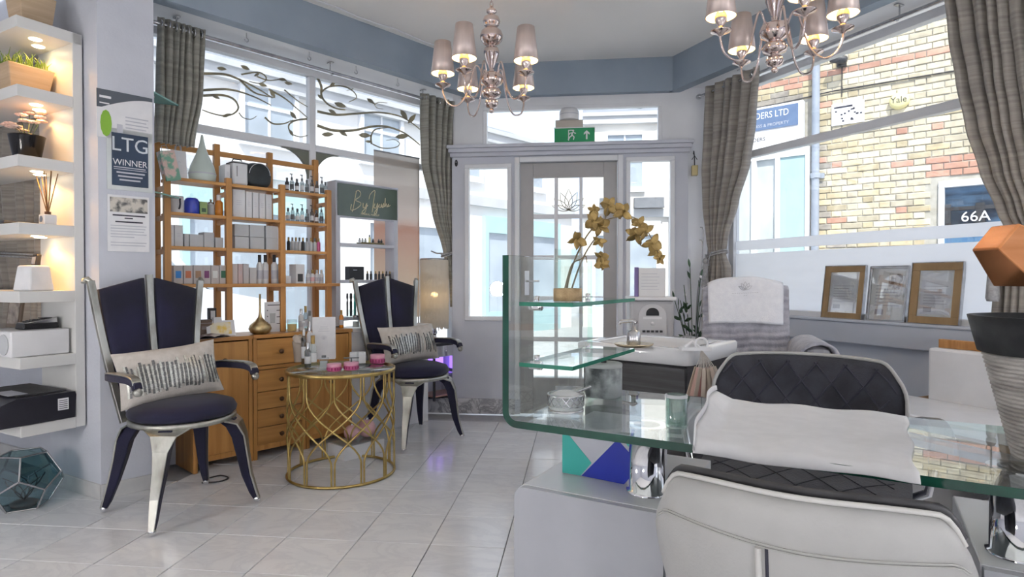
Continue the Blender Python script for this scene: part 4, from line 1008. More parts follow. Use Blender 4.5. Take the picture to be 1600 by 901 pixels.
# roller banner hung in the window
p0, p1 = hit(FL, 584, 236, 3.755), hit(FL, 655, 240, 3.755)
t = thing('window_banner', 'beige translucent banner hung in the window behind the green sign stand', 'banner', W(FL, p0.x, 3.755, 0), ang(FL))
L = p1.x-p0.x; zt_ = hit(FL, 620, 241, 3.755).z; zb_ = .76
def banner_mat():
    m, nt, out = new_mat('beige_banner'); N = nt.nodes; K = nt.links
    d = N.new('ShaderNodeBsdfDiffuse'); tl = N.new('ShaderNodeBsdfTranslucent'); tp = N.new('ShaderNodeBsdfTransparent'); a = N.new('ShaderNodeMixShader'); a.inputs[0].default_value = .55
    b = N.new('ShaderNodeMixShader'); b.inputs[0].default_value = .72
    tc = N.new('ShaderNodeTexCoord'); sx = N.new('ShaderNodeSeparateXYZ'); nz_ = N.new('ShaderNodeTexNoise'); nz_.inputs['Scale'].default_value = 5
    ad = N.new('ShaderNodeMath'); ad.operation = 'MULTIPLY_ADD'; ad.inputs[1].default_value = .12
    r = N.new('ShaderNodeValToRGB'); mr = N.new('ShaderNodeMapRange'); mr.inputs['From Min'].default_value = zb_; mr.inputs['From Max'].default_value = zt_
    K.new(tc.outputs['Object'], sx.inputs[0]); K.new(tc.outputs['Object'], nz_.inputs['Vector']); K.new(nz_.outputs['Fac'], ad.inputs[0]); K.new(sx.outputs['Z'], ad.inputs[2]); K.new(ad.outputs[0], mr.inputs[0]); K.new(mr.outputs[0], r.inputs[0])
    e = r.color_ramp.elements; e[0].position = .0; e[0].color = (.82, .66, .50, 1); e[1].position = 1; e[1].color = (.62, .57, .52, 1)
    for p_, c in ((.30, (.80, .62, .45, 1)), (.58, (.72, .44, .32, 1)), (.66, (.74, .62, .54, 1))): x = e.new(p_); x.color = c
    K.new(r.outputs[0], d.inputs[0]); K.new(r.outputs[0], tl.inputs[0]); K.new(d.outputs[0], a.inputs[1]); K.new(tl.outputs[0], a.inputs[2]); K.new(tp.outputs[0], b.inputs[1]); K.new(a.outputs[0], b.inputs[2]); K.new(b.outputs[0], out.inputs[0])
    return m
m = MB(); m.box(0, L, -.001, .001, zb_, zt_); obj('sheet', m, banner_mat(), t)
m = MB(); m.tube([(0, 0, zt_), (L, 0, zt_)], .006, 6); obj('top_rail', m, SILVER, t); m = MB(); m.tube([(L, .012, .60), (L, .012, zt_)], .006, 6); m.lathe([(.03, .58), (.03, .6)], 12, c=(L, .012)); m.box(-.01, L+.02, -.02, .03, .56, .60); obj('pole', m, SILVER, t)

# ------------------------------------------------------------------ oak cabinets
CF = 3.469; CH = .73; CX = 1.269
def cabinet(s, label, kind):
    t = thing('oak_cabinet', label, 'cabinet', W(FL, s, CF, 0), ang(FL), None)
    w_, d_ = .326, .262
    m = MB(); m.box(.0, .022, .0, d_, .0, CH-.022); m.box(w_-.022, w_, .0, d_, .0, CH-.022); m.box(.022, w_-.022, d_-.012, d_, .05, CH-.022); m.box(.022, w_-.022, .012, d_-.012, .05, .07); m.box(.022, w_-.022, .004, .02, .05, .082)
    obj('carcass', m, WOOD, t, bevel=.002)
    m = MB(); m.box(-.002, w_+.002, -.008, d_, CH-.022, CH); obj('top', m, WOODH, t, bevel=.002)
    zs = [(.083, .183), (.187, .287), (.291, .391), (.395, .520), (.548, .700)] if kind == 'drawers' else [(.083, .700)]
    if kind == 'drawers':
        m = MB(); m.box(.022, w_-.022, .004, .3, .524, .544); obj('rail', m, WOODH, t)
    for a, b in zs:
        m = MB(); m.box(.024, w_-.024, .002, .018 if kind != 'drawers' else .29, a, b)
        f = obj('drawer' if kind == 'drawers' else 'door', m, WOODH if kind == 'drawers' else WOOD, t, bevel=.002)
        zc = (a+b)/2 if kind == 'drawers' else (.60 if kind == 'left' else .40)
        k = MB(); k.lathe([(.006, 0), (.006, .012), (.013, .016), (.014, .022), (.0, .026)], 14, M=Matrix.Translation((w_/2, .002, zc)) @ Matrix.Rotation(PI/2, 4, 'X')); obj('knob', k, pm('dark_bronze', (.12, .06, .03), rough=.35, metal=.5), f)
    return t
cabinet(CX, 'honey oak cabinet with one tall door, leftmost under the wooden shelves', 'left')
cabinet(CX+.331, 'honey oak cabinet with a column of five drawers in the middle', 'drawers')
cabinet(CX+.662, 'honey oak cabinet behind the round gold table, rightmost of the three', 'right')
# white plinth in the bay right of the cabinets
t = thing('display_plinth', 'white display plinth in the window right of the oak cabinets', 'plinth', W(FL, CX+1.005, 3.50, 0), ang(FL))
m = MB(); m.box(0, .66, 0, .22, 0, .70); obj('body', m, WPLAST, t, bevel=.004); m = MB(); m.box(-.0, .68, -.02, .225, .70, .725); obj('top', m, WPLAST, t, bevel=.004)
PLZ = .725

# ------------------------------------------------------------------ wooden shelf unit standing on the cabinets
EF, EB = 3.585, 3.745
ES = [1.19, 1.517, 1.845, 2.166]; EZ = [1.027, 1.235, 1.42, 1.61]
et = thing('slatted_shelf_unit', 'three bay pine shelf unit of posts and boards in the left window', 'shelves', W(FL, ES[0], EF, CH), ang(FL))
for i, s in enumerate(ES):
    x = s-ES[0]
    m = MB(); m.box(x-.017, x+.017, 0, .03, 0, 1.64-CH); obj('front_post', m, PINEV, et, bevel=.002)
    m = MB(); m.box(x-.017, x+.017, EB-EF, EB-EF+.03, 0, 1.86-CH); obj('rear_post', m, PINEV, et, bevel=.002)
    for z in EZ[:3]+[1.58]:
        m = MB(); m.box(x-.009, x+.009, .03, EB-EF, z-CH-.045, z-CH-.018); obj('side_rail', m, PINE, et, bevel=.001)
for i in range(3):
    x0, x1 = ES[i]-ES[0]+.017, ES[i+1]-ES[0]-.017
    m = MB(); m.box(x0, x1, EB-EF+.006, EB-EF+.024, 1.79-CH, 1.82-CH); obj('top_rail', m, PINE, et, bevel=.001)
    for z in EZ[1:]:
        for y0, y1 in ((.004, .052), (.058, .106), (.112, .158)):
            m = MB(); m.box(x0, x1, y0, y1, z-CH-.018, z-CH); obj('slat', m, PINE, et, bevel=.002)
m = MB(); m.box(ES[0]-ES[0]+.05, ES[3]-ES[0]+.068, -.018, .16, EZ[0]-CH-.02, EZ[0]-CH); obj('long_shelf', m, PINE, et, bevel=.002)

def on_shelf(px0, px1, z, hpx, o0=3.615, o1=3.70, F=FL):
    """extent along the wall and height of a box seen between two picture columns"""
    a = hit(F, px0, 400, o0).x; b = hit(F, px1, 400, o0).x
    Y = W(F, (a+b)/2, o0).y
    return a, b, hpx*Y/FPX
def carton(name, label, px0, px1, z, hpx, mat=CARTON, cat='box', o0=3.615, o1=3.70, group=None, lid=None, band=None):
    a, b, h_ = on_shelf(px0, px1, z, hpx, o0, o1)
    g = .0008; t = thing(name, label, cat, W(FL, (a+b)/2, (o0+o1)/2, z), ang(FL), group)
    w_, d_ = b-a-2*g, o1-o0
    m = MB(); m.box(-w_/2, w_/2, -d_/2, d_/2, .0005, h_); obj('carton', m, mat, t, bevel=.0015)
    if lid: m = MB(); m.box(-w_/2-.0006, w_/2+.0006, -d_/2-.0006, d_/2+.0006, h_*.80, h_*.82); obj('seam', m, lid, t)
    if band:
        m = MB(); m.box(-w_*.30, w_*.30, -d_/2-.0009, -d_/2-.0002, h_*band[1], h_*band[2]); obj('printed_square', m, band[0], t)
    else:
        m = MB()
        for k in range(3): m.box(-w_*.22, w_*.22, -d_/2-.0006, -d_/2, h_*(.45+.07*k), h_*(.465+.07*k))
        obj('print', m, GREYC, t)
    return t
def bottle(name, label, px, z, hpx, rpx, mat, capmat, cat='bottle', o=3.64, group=None, pump=False, band=None, F=FL, s=None, h_=None, r_=None, base=None):
    if base is None:
        p = hit(F, px, 400, o); Y = W(F, p.x, o).y; h_ = hpx*Y/FPX; r_ = rpx*Y/FPX; base = W(F, p.x, o, z)
    t = thing(name, label, cat, base, ang(F), group)
    hb = h_*(.66 if pump else .74)
    m = MB(); m.lathe([(r_*.9, .0005), (r_, .004), (r_, hb*.88), (r_*.5, hb), (r_*.42, hb+.002)], 12); obj('body', m, mat, t)
    m = MB()
    if pump:
        m.lathe([(r_*.5, hb), (r_*.5, hb+(h_-hb)*.4), (r_*.18, hb+(h_-hb)*.42), (r_*.18, hb+(h_-hb)*.85), (r_*.4, hb+(h_-hb)*.86), (r_*.4, h_), (0, h_)], 10); m.box(-r_*.9, r_*.2, -r_*.2, r_*.2, h_*.955, h_)
    else: m.lathe([(r_*.55, hb), (r_*.55, h_-.001), (r_*.5, h_), (0, h_)], 10)
    obj('cap', m, capmat, t)
    if band:
        m = MB(); m.lathe([(r_*1.02, hb*.22), (r_*1.02, hb*.62)], 12, cap=False); obj('bottle_label', m, band, t)
    return t
SMK = glass('smoky_bottle_glass', (.60, .62, .62), .08)
AMB = pm('amber_liquid', (.70, .26, .03), (.58, .20, .02), rough=.15, coat=.5)
# left bay
a, b, h_ = on_shelf(266, 296, EZ[3], 44)
def paper_bag(name, label, px0, px1, z, hpx, mat, o0=3.62, o1=3.68, handles=True):
    a, b, h_ = on_shelf(px0, px1, z, hpx, o0, o1); w_ = b-a; d_ = o1-o0
    t = thing(name, label, 'bag', W(FL, (a+b)/2, (o0+o1)/2, z), ang(FL))
    m = MB(); m.taper((0, 0), (w_, d_), (w_, d_*.35), .0005, h_); obj('body', m, mat, t, bevel=.001)
    if handles:
        for y in (-d_*.12, d_*.12):
            m = MB(); m.tube([(-w_*.2, y, h_-.002), (-w_*.17, y, h_+.025), (0, y, h_+.035), (w_*.17, y, h_+.025), (w_*.2, y, h_-.002)], .0022, 5); obj('handle', m, GREYC, t)
    m = MB(); m.tube([(w_*.1*math.cos(q*PI/5), -d_*.30, h_*.55+w_*.1*math.sin(q*PI/5)) for q in range(10)], .0012, 4, closed=True); obj('emblem', m, GREYC, t)
    return t
paper_bag('paper_bag', 'white paper carrier bag on the top board of the left bay', 271, 294, EZ[3], 44, PAPER)
GIFT = pm('green_pink_print', (.20, .42, .30), (.78, .58, .52), rough=.5, scale=(26, 26, 26), lo=.44, hi=.54)
t = thing('gift_bag', 'slanting green and pink patterned gift bag at the pier end of the top board', 'bag', W(FL, 1.172, 3.60, EZ[3]-.04), ang(FL))
m = MB(); Mg = Matrix.Translation((.012, 0, .0)) @ Matrix.Rotation(-.22, 4, 'Y'); m.box(-.0, .075, -.03, .03, .01, .17, M=Mg); obj('body', m, GIFT, t, bevel=.002); m = MB(); m.tube([(.02, 0, .17), (.025, 0, .20), (.05, 0, .20), (.055, 0, .17)], .002, 5, M=Mg); obj('handle', m, GREYC, t)
p = hit(FL, 317, 400, 3.66); t = thing('aroma_humidifier', 'pale teardrop humidifier with a long neck on the top board of the left bay', 'humidifier', W(FL, p.x, 3.66, EZ[3]), ang(FL))
m = MB(); Yh = W(FL, p.x, 3.66).y/FPX; m.lathe([(16*Yh, 0), (19*Yh, 3*Yh), (20*Yh, 12*Yh), (17*Yh, 24*Yh), (10*Yh, 40*Yh), (5*Yh, 54*Yh), (2.6*Yh, 66*Yh), (1.5*Yh, 73*Yh), (0, 73*Yh)], 24); obj('body', m, pm('pale_green_ceramic', (.60, .68, .63), (.56, .64, .60), rough=.3), t)
m = MB(); m.lathe([(20.1*Yh, 11*Yh), (20.2*Yh, 12*Yh), (20.0*Yh, 13*Yh)], 24, cap=False); obj('base_band', m, GREYC, t)
# second board of the left bay
p = hit(FL, 277, 400, 3.64); Yh = W(FL, p.x, 3.64).y/FPX
t = thing('patterned_mug', 'white mug with a dark looped handle on the left bay second board', 'mug', W(FL, p.x, 3.64, EZ[2]), ang(FL))
m = MB(); m.lathe([(9*Yh, .0005), (9.5*Yh, 2*Yh), (9.5*Yh, 26*Yh), (8.5*Yh, 26*Yh), (8.5*Yh, 3*Yh), (0, 3*Yh)], 20); obj('cup', m, WPLAST, t); m = MB(); m.tube([(8*Yh*.2, -9.3*Yh, 21*Yh), (0, -13*Yh, 20*Yh), (0, -14*Yh, 13*Yh), (0, -12*Yh, 8*Yh), (0, -9.3*Yh, 6*Yh)], 1.4*Yh, 6); obj('handle', m, INK, t)
p = hit(FL, 300, 400, 3.645); Yh = W(FL, p.x, 3.645).y/FPX
t = thing('blue_jar', 'cobalt blue glass jar with a glass stopper on the left bay second board', 'jar', W(FL, p.x, 3.645, EZ[2]), ang(FL))
m = MB(); m.lathe([(10*Yh, .0005), (11*Yh, 2*Yh), (11*Yh, 20*Yh), (9*Yh, 24*Yh), (7*Yh, 25*Yh)], 20); obj('body', m, pm('cobalt_glass', (.01, .04, .50), (.008, .03, .42), rough=.08, coat=.8), t); m = MB(); m.lathe([(7*Yh, 25*Yh), (7*Yh, 27*Yh), (2*Yh, 28*Yh), (3*Yh, 31*Yh), (0, 33*Yh)], 16); obj('stopper', m, CLEAR, t)
carton('soap_box', 'small green box right of the blue jar', 313, 325, EZ[2], 20, pm('olive_green_carton', (.30, .42, .16), rough=.5), band=(LEAFD, .2, .5))
p = hit(FL, 330, 400, 3.66); Yh = W(FL, p.x, 3.66).y/FPX; t = thing('grey_jar', 'small grey lidded jar right of the green box', 'jar', W(FL, p.x, 3.66, EZ[2]), ang(FL))
m = MB(); m.lathe([(5*Yh, .0005), (6*Yh, 2*Yh), (6*Yh, 16*Yh), (5*Yh, 18*Yh)], 14); obj('body', m, CARTONG, t); m = MB(); m.lathe([(5*Yh, 18*Yh), (5*Yh, 21*Yh), (1*Yh, 22*Yh), (2*Yh, 25*Yh), (0, 26*Yh)], 12); obj('lid', m, SILVER, t)
bottle('oil_bottle', 'orange oil bottle right of the grey jar', 342.5, EZ[2], 33, 6, AMB, WPLAST)
# third board of the left bay: six white cartons
for i, (x0, x1, hp, mt) in enumerate(((265.5, 272.5, 33, CARTON), (273, 286.5, 33, CARTON), (288, 296, 20, CARTONG), (296.5, 318.5, 19.5, CARTONG), (319, 335, 23.5, CARTONG), (336.5, 349.5, 16, CARTONG))):
    carton('white_carton', '%s carton from the left on the third board of the left bay' % (('white ' if i < 2 else 'grey ')+ORD[i]), x0, x1, EZ[1], hp, mt)
# long shelf: six gift boxes with coloured squares
for i, (x0, c, nm) in enumerate(((271, (.05, .28, .72), 'blue'), (286.5, (.62, .20, .10), 'orange'), (302, (.42, .26, .16), 'brown'), (316.5, (.20, .05, .16), 'purple'), (329.5, (.80, .82, .80), 'white'), (342.5, (.03, .14, .08), 'dark green'))):
    carton('candle_box', 'grey candle box with a %s square on the long board' % nm, x0, x0+(15 if i < 3 else 12.8), EZ[0], 29, pm('grey_pink_carton', (.56, .52, .51), rough=.5), o0=3.60, o1=3.67, band=(pm('square_%d' % i, c, rough=.5), .32, .70))
# middle bay
carton('tall_carton', 'tall white carton leftmost on the top board of the middle bay', 352, 361, EZ[3], 30, CARTON)
p = hit(FL, 371, 400, 3.66); Yh = W(FL, p.x, 3.66).y/FPX; t = thing('vanity_case', 'white upright case with a black carry strap beside the black toiletry bag', 'case', W(FL, p.x, 3.655, EZ[3]), ang(FL))
m = MB(); m.box(-12*Yh, 12*Yh, -.045, .045, .0005, 37*Yh); obj('body', m, CARTON, t, bevel=.012); m = MB(); m.box(-12.3*Yh, 12.3*Yh, -.0455, .0455, 33*Yh, 35*Yh); m.box(-6*Yh, -5*Yh, -.0455, -.045, 13*Yh, 29*Yh); m.tube([(-8*Yh, 0, 37*Yh), (-6*Yh, 0, 41*Yh), (6*Yh, 0, 41*Yh), (8*Yh, 0, 37*Yh)], .004, 6); obj('strap', m, DKGREY, t)
p = hit(FL, 402, 400, 3.655); Yh = W(FL, p.x, 3.655).y/FPX; t = thing('toiletry_bag', 'black rounded toiletry bag with a silver zip on the top board', 'bag', W(FL, p.x, 3.66, EZ[3]), ang(FL))
def bag(u, v):
    a = 2*PI*u; b = PI*v
    e = lambda x, n: math.copysign(abs(x)**n, x)
    z = -math.cos(b); r = math.sin(b)**.55
    return (21*Yh*e(math.cos(a), .6)*r*(1-.12*max(0, z)), .058*e(math.sin(a), .7)*r, 19*Yh+19*Yh*e(z, .7)+.0005)
m = MB(); m.grid(bag, 28, 14); obj('body', m, pm('black_bag_cloth', (.035, .045, .05), (.02, .026, .03), rough=.6, bump=.3, bscale=(150, 150, 150)), t)
m = MB(); m.tube([(21*Yh*math.cos(a)*.78, -.053*(.85+.1*math.sin(a)), 19*Yh+17.5*Yh*math.sin(a)) for a in [PI*.02+PI*.96*i/14 for i in range(15)]], .003, 5); obj('zip', m, SILVER, t)
carton('shop_carton', 'wide pale carton leftmost on the second board of the middle bay', 364.5, 384, EZ[2], 43, CARTON, lid=None)
for i, x in enumerate((385, 395.3, 405.6, 416)): carton('slim_carton', 'tall slim white carton, %s from the left beside the wide pale carton' % ORD[i], x, x+9.6, EZ[2], 41-i*.6, CARTON, group='slim white cartons in the middle bay')
for r in range(2):
    for i, x in enumerate((367, 391, 416)):
        wx = 22.5 if i < 2 else 19
        z = EZ[1]+r*.0730
        carton('square_carton', '%s square grey carton in the %s row on the third board' % (ORD[i], 'lower' if r == 0 else 'upper'), x+(-.4 if r else 0), x+wx, z, 18.6, CARTONG, group='square cartons in two rows')
for i, (x0, x1, hp, c) in enumerate(((363, 371.5, 31, (.70, .62, .60)), (372, 379.5, 31, (.62, .48, .46)), (380, 389, 31, (.55, .53, .53)), (389.8, 401, 25, (.60, .59, .59)))):
    carton('cream_carton', '%s carton of the pinkish row on the long board' % ORD[i], x0, x1, EZ[0], hp, pm('pinkish_carton_%d' % i, c, rough=.5))
for i, x in enumerate((405.5, 414.5, 428.5, 438.5)):
    bottle('lotion_bottle', 'white lotion bottle with a black cap, %s from the left on the long board' % ORD[i], x, EZ[0], 45, 4.6, CARTON, BLACK, group='black capped lotion bottles', band=GREYC)
carton('flat_carton', 'low white carton right of the black capped bottles', 445, 455, EZ[0], 12, CARTON)
# right bay bottles
GCAP = pm('grey_cap', (.12, .13, .14), rough=.4)
for lv, nm, xs in ((3, 'top', (449, 456.5, 464.5, 472.5, 480, 488, 495.5, 503.5, 509)), (2, 'second', (450.5, 457.5, 465, 472.5, 480, 487.5, 495, 502.5))):
    for i, x in enumerate(xs):
        pu = (i % 2 == 1)
        bottle('serum_bottle', '%s %s bottle, %s from the left on the right bay %s board' % ('dark' if i in (0, 2) and lv == 3 else 'clear', 'pump' if pu else 'short capped', ORD[i], nm), x, EZ[lv], 28 if pu else 21, 3.1, SMK if i not in (0, 2) or lv == 2 else DKGREY, GCAP, pump=pu, band=GCAP if i % 3 == 1 else CARTON, group='serum bottles in the right bay')
for i, x in enumerate((451, 457, 462.5, 468, 473.5, 479.5, 486, 492, 498)):
    bottle('cream_tube', '%s tube, %s from the left on the third board of the right bay' % ('black' if i in (0, 4) else ('red' if i == 8 else 'grey'), ORD[i]), x, EZ[1], 21, 2.7, BLACK if i in (0, 4) else (PINK if i == 8 else CARTONG), GCAP if i % 2 else GOLDL, 'tube', group='tubes in the right bay')
carton('display_card_box', 'white display carton left of the small jars on the long board', 462, 476, EZ[0], 30, CARTON, band=(DKGREY, .1, .5))
for i, x in enumerate((481, 488, 495, 502)):
    bottle('small_jar', 'small pale jar with a %s lid, %s from the left on the long board' % ('brown' if i == 1 else 'grey', ORD[i]), x, EZ[0], 21, 3.2, CARTON, GOLDL if i == 1 else CARTONG, 'jar', group='small jars on the long board', band=PINKL if i == 1 else GREYC)

# ------------------------------------------------------------------ things on the cabinets
def cab_loc(px, o, z=CH): return W(FL, sl(FL, px, o), o, z)
aL = ang(FL)
t = thing('magazine', 'open magazine lying at the left end of the oak cabinets', 'magazine', cab_loc(322, 3.52), aL+.25)
def page(u, v): x = (u-.5)*.19; return (x, (v-.5)*.14, .004+.012*math.sin(PI*min(1, abs(u-.5)*2))+.001)
m = MB(); m.grid(page, 12, 2); obj('pages', m, pm('magazine_page', (.62, .58, .56), (.16, .10, .11), rough=.45, scale=(16, 16, 16), lo=.4, hi=.6), t, solid=.003)
m = MB(); m.box(-.097, .097, -.072, .072, .0002, .0022); obj('cover', m, INK, t)
carton('wooden_box', 'dark brown lidded box behind the open magazine', 308, 331, CH, 26, pm('dark_brown_box', (.13, .08, .055), rough=.5), o0=3.58, o1=3.65, lid=GREYC)
carton('product_box', 'little white cube box behind the yellow picture', 333, 346, CH, 29, CARTON, o0=3.58, o1=3.61)
carton('photo_cube', 'small dark photo block leaning behind the little white box', 326, 338, CH, 42, DKGREY, 'photo', o0=3.66, o1=3.69, band=(CARTON, .6, .9))
t = thing('yellow_picture', 'white mount with a yellow flower picture leaning on the cabinet top', 'picture', cab_loc(346, 3.545), aL-.15)
Ml = Matrix.Rotation(-.42, 4, 'X'); m = MB(); m.box(-.075, .075, 0, .006, 0, .095, M=Ml); obj('mount', m, PAPER, t); m = MB(); m.box(-.055, .055, -.001, 0, .012, .083, M=Ml); obj('picture_print', m, pm('yellow_print', (.80, .58, .12), (.84, .78, .62), rough=.5, scale=(20, 20, 20), lo=.40, hi=.55), t)
m = MB(); m.tube([(0, .045, .088), (0, .085, .0)], .003, 5); obj('strut', m, GREYC, t)
t = thing('gold_bottle_vase', 'gold teardrop vase with a thin neck on the oak cabinets', 'vase', cab_loc(406, 3.53), aL)
Yh = W(FL, sl(FL, 406, 3.53), 3.53).y/FPX
m = MB(); m.lathe([(10*Yh, .0005), (14*Yh, 2*Yh), (17*Yh, 8*Yh), (15*Yh, 14*Yh), (8*Yh, 20*Yh), (3*Yh, 26*Yh), (1.6*Yh, 34*Yh), (1.5*Yh, 61*Yh), (1.9*Yh, 62*Yh), (0, 62*Yh)], 28); obj('body', m, pm('mottled_gold', (.62, .50, .28), (.34, .25, .12), rough=.28, metal=.8, scale=(30, 30, 30)), t)
m = MB(); m.lathe([(10.2*Yh, .0003), (11.5*Yh, 1.2*Yh)], 28); obj('foot', m, DKGREY, t)
t = thing('price_stand', 'white price list in a clear stand behind the gold vase', 'sign', cab_loc(430, 3.60), aL)
w_, h_ = .135, .185
m = MB(); m.box(-w_/2, w_/2, -.002, .002, .002, h_); obj('sheet', m, PAPER, t); m = MB(); m.box(-w_/2, w_/2, -.03, .04, .0003, .003); m.box(-w_/2, w_/2, .0025, .005, .003, h_); obj('stand', m, CLEAR, t)
m = MB(); m.box(-w_*.38, w_*.36, -.0026, -.0021, h_*.88, h_*.905)
for k in range(3): m.box(w_*.05, w_*.40, -.0026, -.0021, h_*(.26+.22*k), h_*(.285+.22*k)); m.box(-w_*.40, -w_*.36, -.0026, -.0021, h_*(.3+.2*k), h_*(.34+.2*k))
obj('print', m, INK, t); m = MB(); m.prism([(-w_*.25, h_*.30), (-w_*.03, h_*.30), (w_*.0, h_*.62), (-w_*.28, h_*.62)], 0, .0004, M=Matrix(((1, 0, 0, 0), (0, 0, -1, -.0022), (0, 1, 0, 0), (0, 0, 0, 1)))); obj('picture_print', m, CARTONG, t)
p = cab_loc(456, 3.55); t = thing('glass_candle', 'amber candle in a clear glass right of the price list', 'candle', p, aL)
m = MB(); m.lathe([(.028, .0005), (.03, .003), (.03, .075), (.028, .075), (.028, .004)], 18, cap=False); obj('glass', m, CLEAR, t); m = MB(); m.lathe([(.026, .003), (.027, .045), (0, .045)], 18); obj('wax', m, pm('honey_wax', (.85, .55, .20), rough=.4), t)
for i, (px, hp, rp, mt, cm, nm) in enumerate(((470, 34, 4, CARTON, SILVER, 'white'), (477, 38, 3.6, SMK, GOLDL, 'clear'), (483.5, 30, 3.6, CARTONG, GCAP, 'grey'), (533, 28, 3.4, AMB, GOLDL, 'amber'))):
    bottle('toner_bottle', '%s toner bottle standing on the cabinets %s' % (nm, 'behind the menu card' if i < 3 else 'right of the menu card'), px, CH, hp, rp, mt, cm, o=3.56, band=GREYC)

# ------------------------------------------------------------------ the green-signed display stand
OS = 3.63
g0, g1 = sl(FL, 525, OS), sl(FL, 622, OS); GL = g1-g0
st = thing('display_stand', 'white display stand with shelves under a green sign, standing in the window', 'stand', W(FL, g0, OS, PLZ), ang(FL))
zt_ = hit(FL, 572, 290, OS).z-PLZ; zb_ = hit(FL, 572, 340, OS).z-PLZ
for x in (0, GL-.035): m = MB(); m.box(x, x+.035, 0, .11, .0005, zt_); obj('upright', m, GREYW, st, bevel=.002)
m = MB(); m.box(-.002, .037, -.004, .114, .0003, .012); obj('foot', m, DKGREY, st)
m = MB(); m.box(.035, GL-.035, .0, .02, zb_-.012, zt_); m.box(.0, GL, -.003, .113, zt_, zt_+.012); sb = obj('sign_board', m, GREYW, st, bevel=.002)
m = MB(); m.box(.012, GL-.012, -.009, -.004, zb_, zt_-.006); obj('green_panel', m, pm('sage_green_gloss', (.085, .12, .085), (.07, .10, .07), rough=.18, spec=.6), sb)
SIGNG = pm('cream_lettering', (.78, .70, .48), rough=.5)
def gs(x, y): # picture-measured stroke on the sign: x 0..1, y 0..1 downwards
    return (.012+(GL-.024)*x, -.0105, zt_-.006-(zt_-zb_-.006)*y)
strokes = [[(.29,.18),(.26,.5),(.23,.80),(.22,.86)], [(.21,.62),(.20,.80),(.26,.78),(.34,.66),(.36,.55),(.29,.50),(.28,.46),(.34,.36),(.36,.24),(.32,.16),(.28,.22)],
 [(.40,.55),(.40,.68),(.43,.68),(.46,.54),(.45,.72),(.42,.86),(.38,.84),(.44,.70),(.48,.60)], [(.50,.40),(.52,.24),(.60,.10),(.58,.40),(.56,.70),(.55,.82)],
 [(.60,.52),(.58,.64),(.62,.66),(.645,.50),(.64,.72),(.61,.86),(.59,.82),(.65,.64),(.68,.52)], [(.68,.52),(.67,.62),(.70,.62),(.71,.50),(.72,.62),(.75,.48),(.75,.60),(.72,.62),(.77,.56),(.78,.30),(.77,.60),(.80,.48),(.81,.60),(.84,.48),(.83,.58),(.87,.52)]]
m = MB()
for s_ in strokes:
    P = smooth_path([gs(x, y) for x, y in s_], 4); m.tube(P, .0028, 4)
obj('script_lettering', m, SIGNG, sb)
text('MINERAL MAKEUP', .020, SIGNG, sb, face_neg(GL*.52, -.0095, zb_+.022), sx=.95)
shz = [hit(FL, 572, 381, OS).z-PLZ, hit(FL, 572, 437, OS).z-PLZ, hit(FL, 572, 494, OS).z-PLZ]
for z in shz: m = MB(); m.box(.035, GL-.035, .0, .11, z-.022, z); obj('shelf', m, GREYW, st, bevel=.002)
def st_loc(px, z, o=3.66): return W(FL, sl(FL, px, o), o, z)
t = thing('tester_tray', 'dark wooden tray of tiny bottles on the top shelf of the display stand', 'tray', st_loc(578, PLZ+shz[0]), aL); m = MB(); m.box(-.09, .10, -.028, .028, .0003, .006); m.box(-.09, .10, -.03, -.027, .0003, .012); m.box(-.09, .10, .027, .03, .0003, .012); obj('base', m, pm('olive_wood', (.18, .15, .07), rough=.5), t)
for i, (px, mt) in enumerate(((562, CARTONG), (566.5, CARTONG), (571, CARTONG), (577.5, YEL), (583, DKGREY), (592, DKGREY), (596, DKGREY))):
    p = hit(FL, px, 400, 3.658); bottle('tester_bottle', '%s tiny %s bottle from the left on the dark tray' % (ORD[i], 'yellow' if i == 3 else ('grey' if i < 3 else 'dark')), 0, 0, 0, 0, mt, GCAP if i != 3 else GCAP, base=W(FL, p.x, 3.658, PLZ+shz[0]+.006), h_=.062 if i == 3 else .036, r_=.0085, group='tiny bottles on the tray')
t = thing('black_gift_box', 'black box standing on the middle shelf of the display stand', 'box', st_loc(554, PLZ+shz[1], 3.66), aL); m = MB(); m.box(-.058, .058, -.03, .03, .0005, .092); obj('carton', m, BLACK, t, bevel=.002); m = MB(); m.box(-.03, .0, -.0306, -.03, .066, .070); obj('print', m, SILVER, t)
for i, px in enumerate((574, 579.5, 587, 592.5, 598, 603.5, 609)):
    p = hit(FL, px, 400, 3.66); bottle('nail_polish', 'small dark polish bottle, %s from the left beside the black box' % ORD[i], 0, 0, 0, 0, DKGREY, BLACK if i % 2 else GOLDL, base=W(FL, p.x, 3.66, PLZ+shz[1]), h_=.062, r_=.0095, group='dark polish bottles on the display stand')
t = thing('brush_holder', 'clear holder of dark makeup brushes on the lowest shelf of the display stand', 'brush holder', st_loc(556, PLZ+shz[2], 3.67), aL)
m = MB(); m.box(-.075, .075, -.028, -.025, .0005, .05); m.box(-.075, .075, .025, .028, .0005, .05); m.box(-.075, .075, -.028, .028, .0003, .004); obj('holder', m, CLEAR, t)
for i in range(9):
    x = -.064+i*.016; m = MB(); m.lathe([(.0055, .005), (.0065, .10), (.0035, .115), (.0075, .135), (.006, .16), (0, .165)], 8, c=(x, .008*(-1)**i)); obj('brush', m, BLACK if i % 3 else TEAL if i == 3 else DKGREY, t)
m = MB(); m.prism([(-.03, .0), (.03, 0), (0, -.035)], 0, .002, M=Matrix(((1, 0, 0, -.0), (0, 0, -1, -.03), (0, 1, 0, .0), (0, 0, 0, 1)))); obj('pennant', m, CARTON, t)
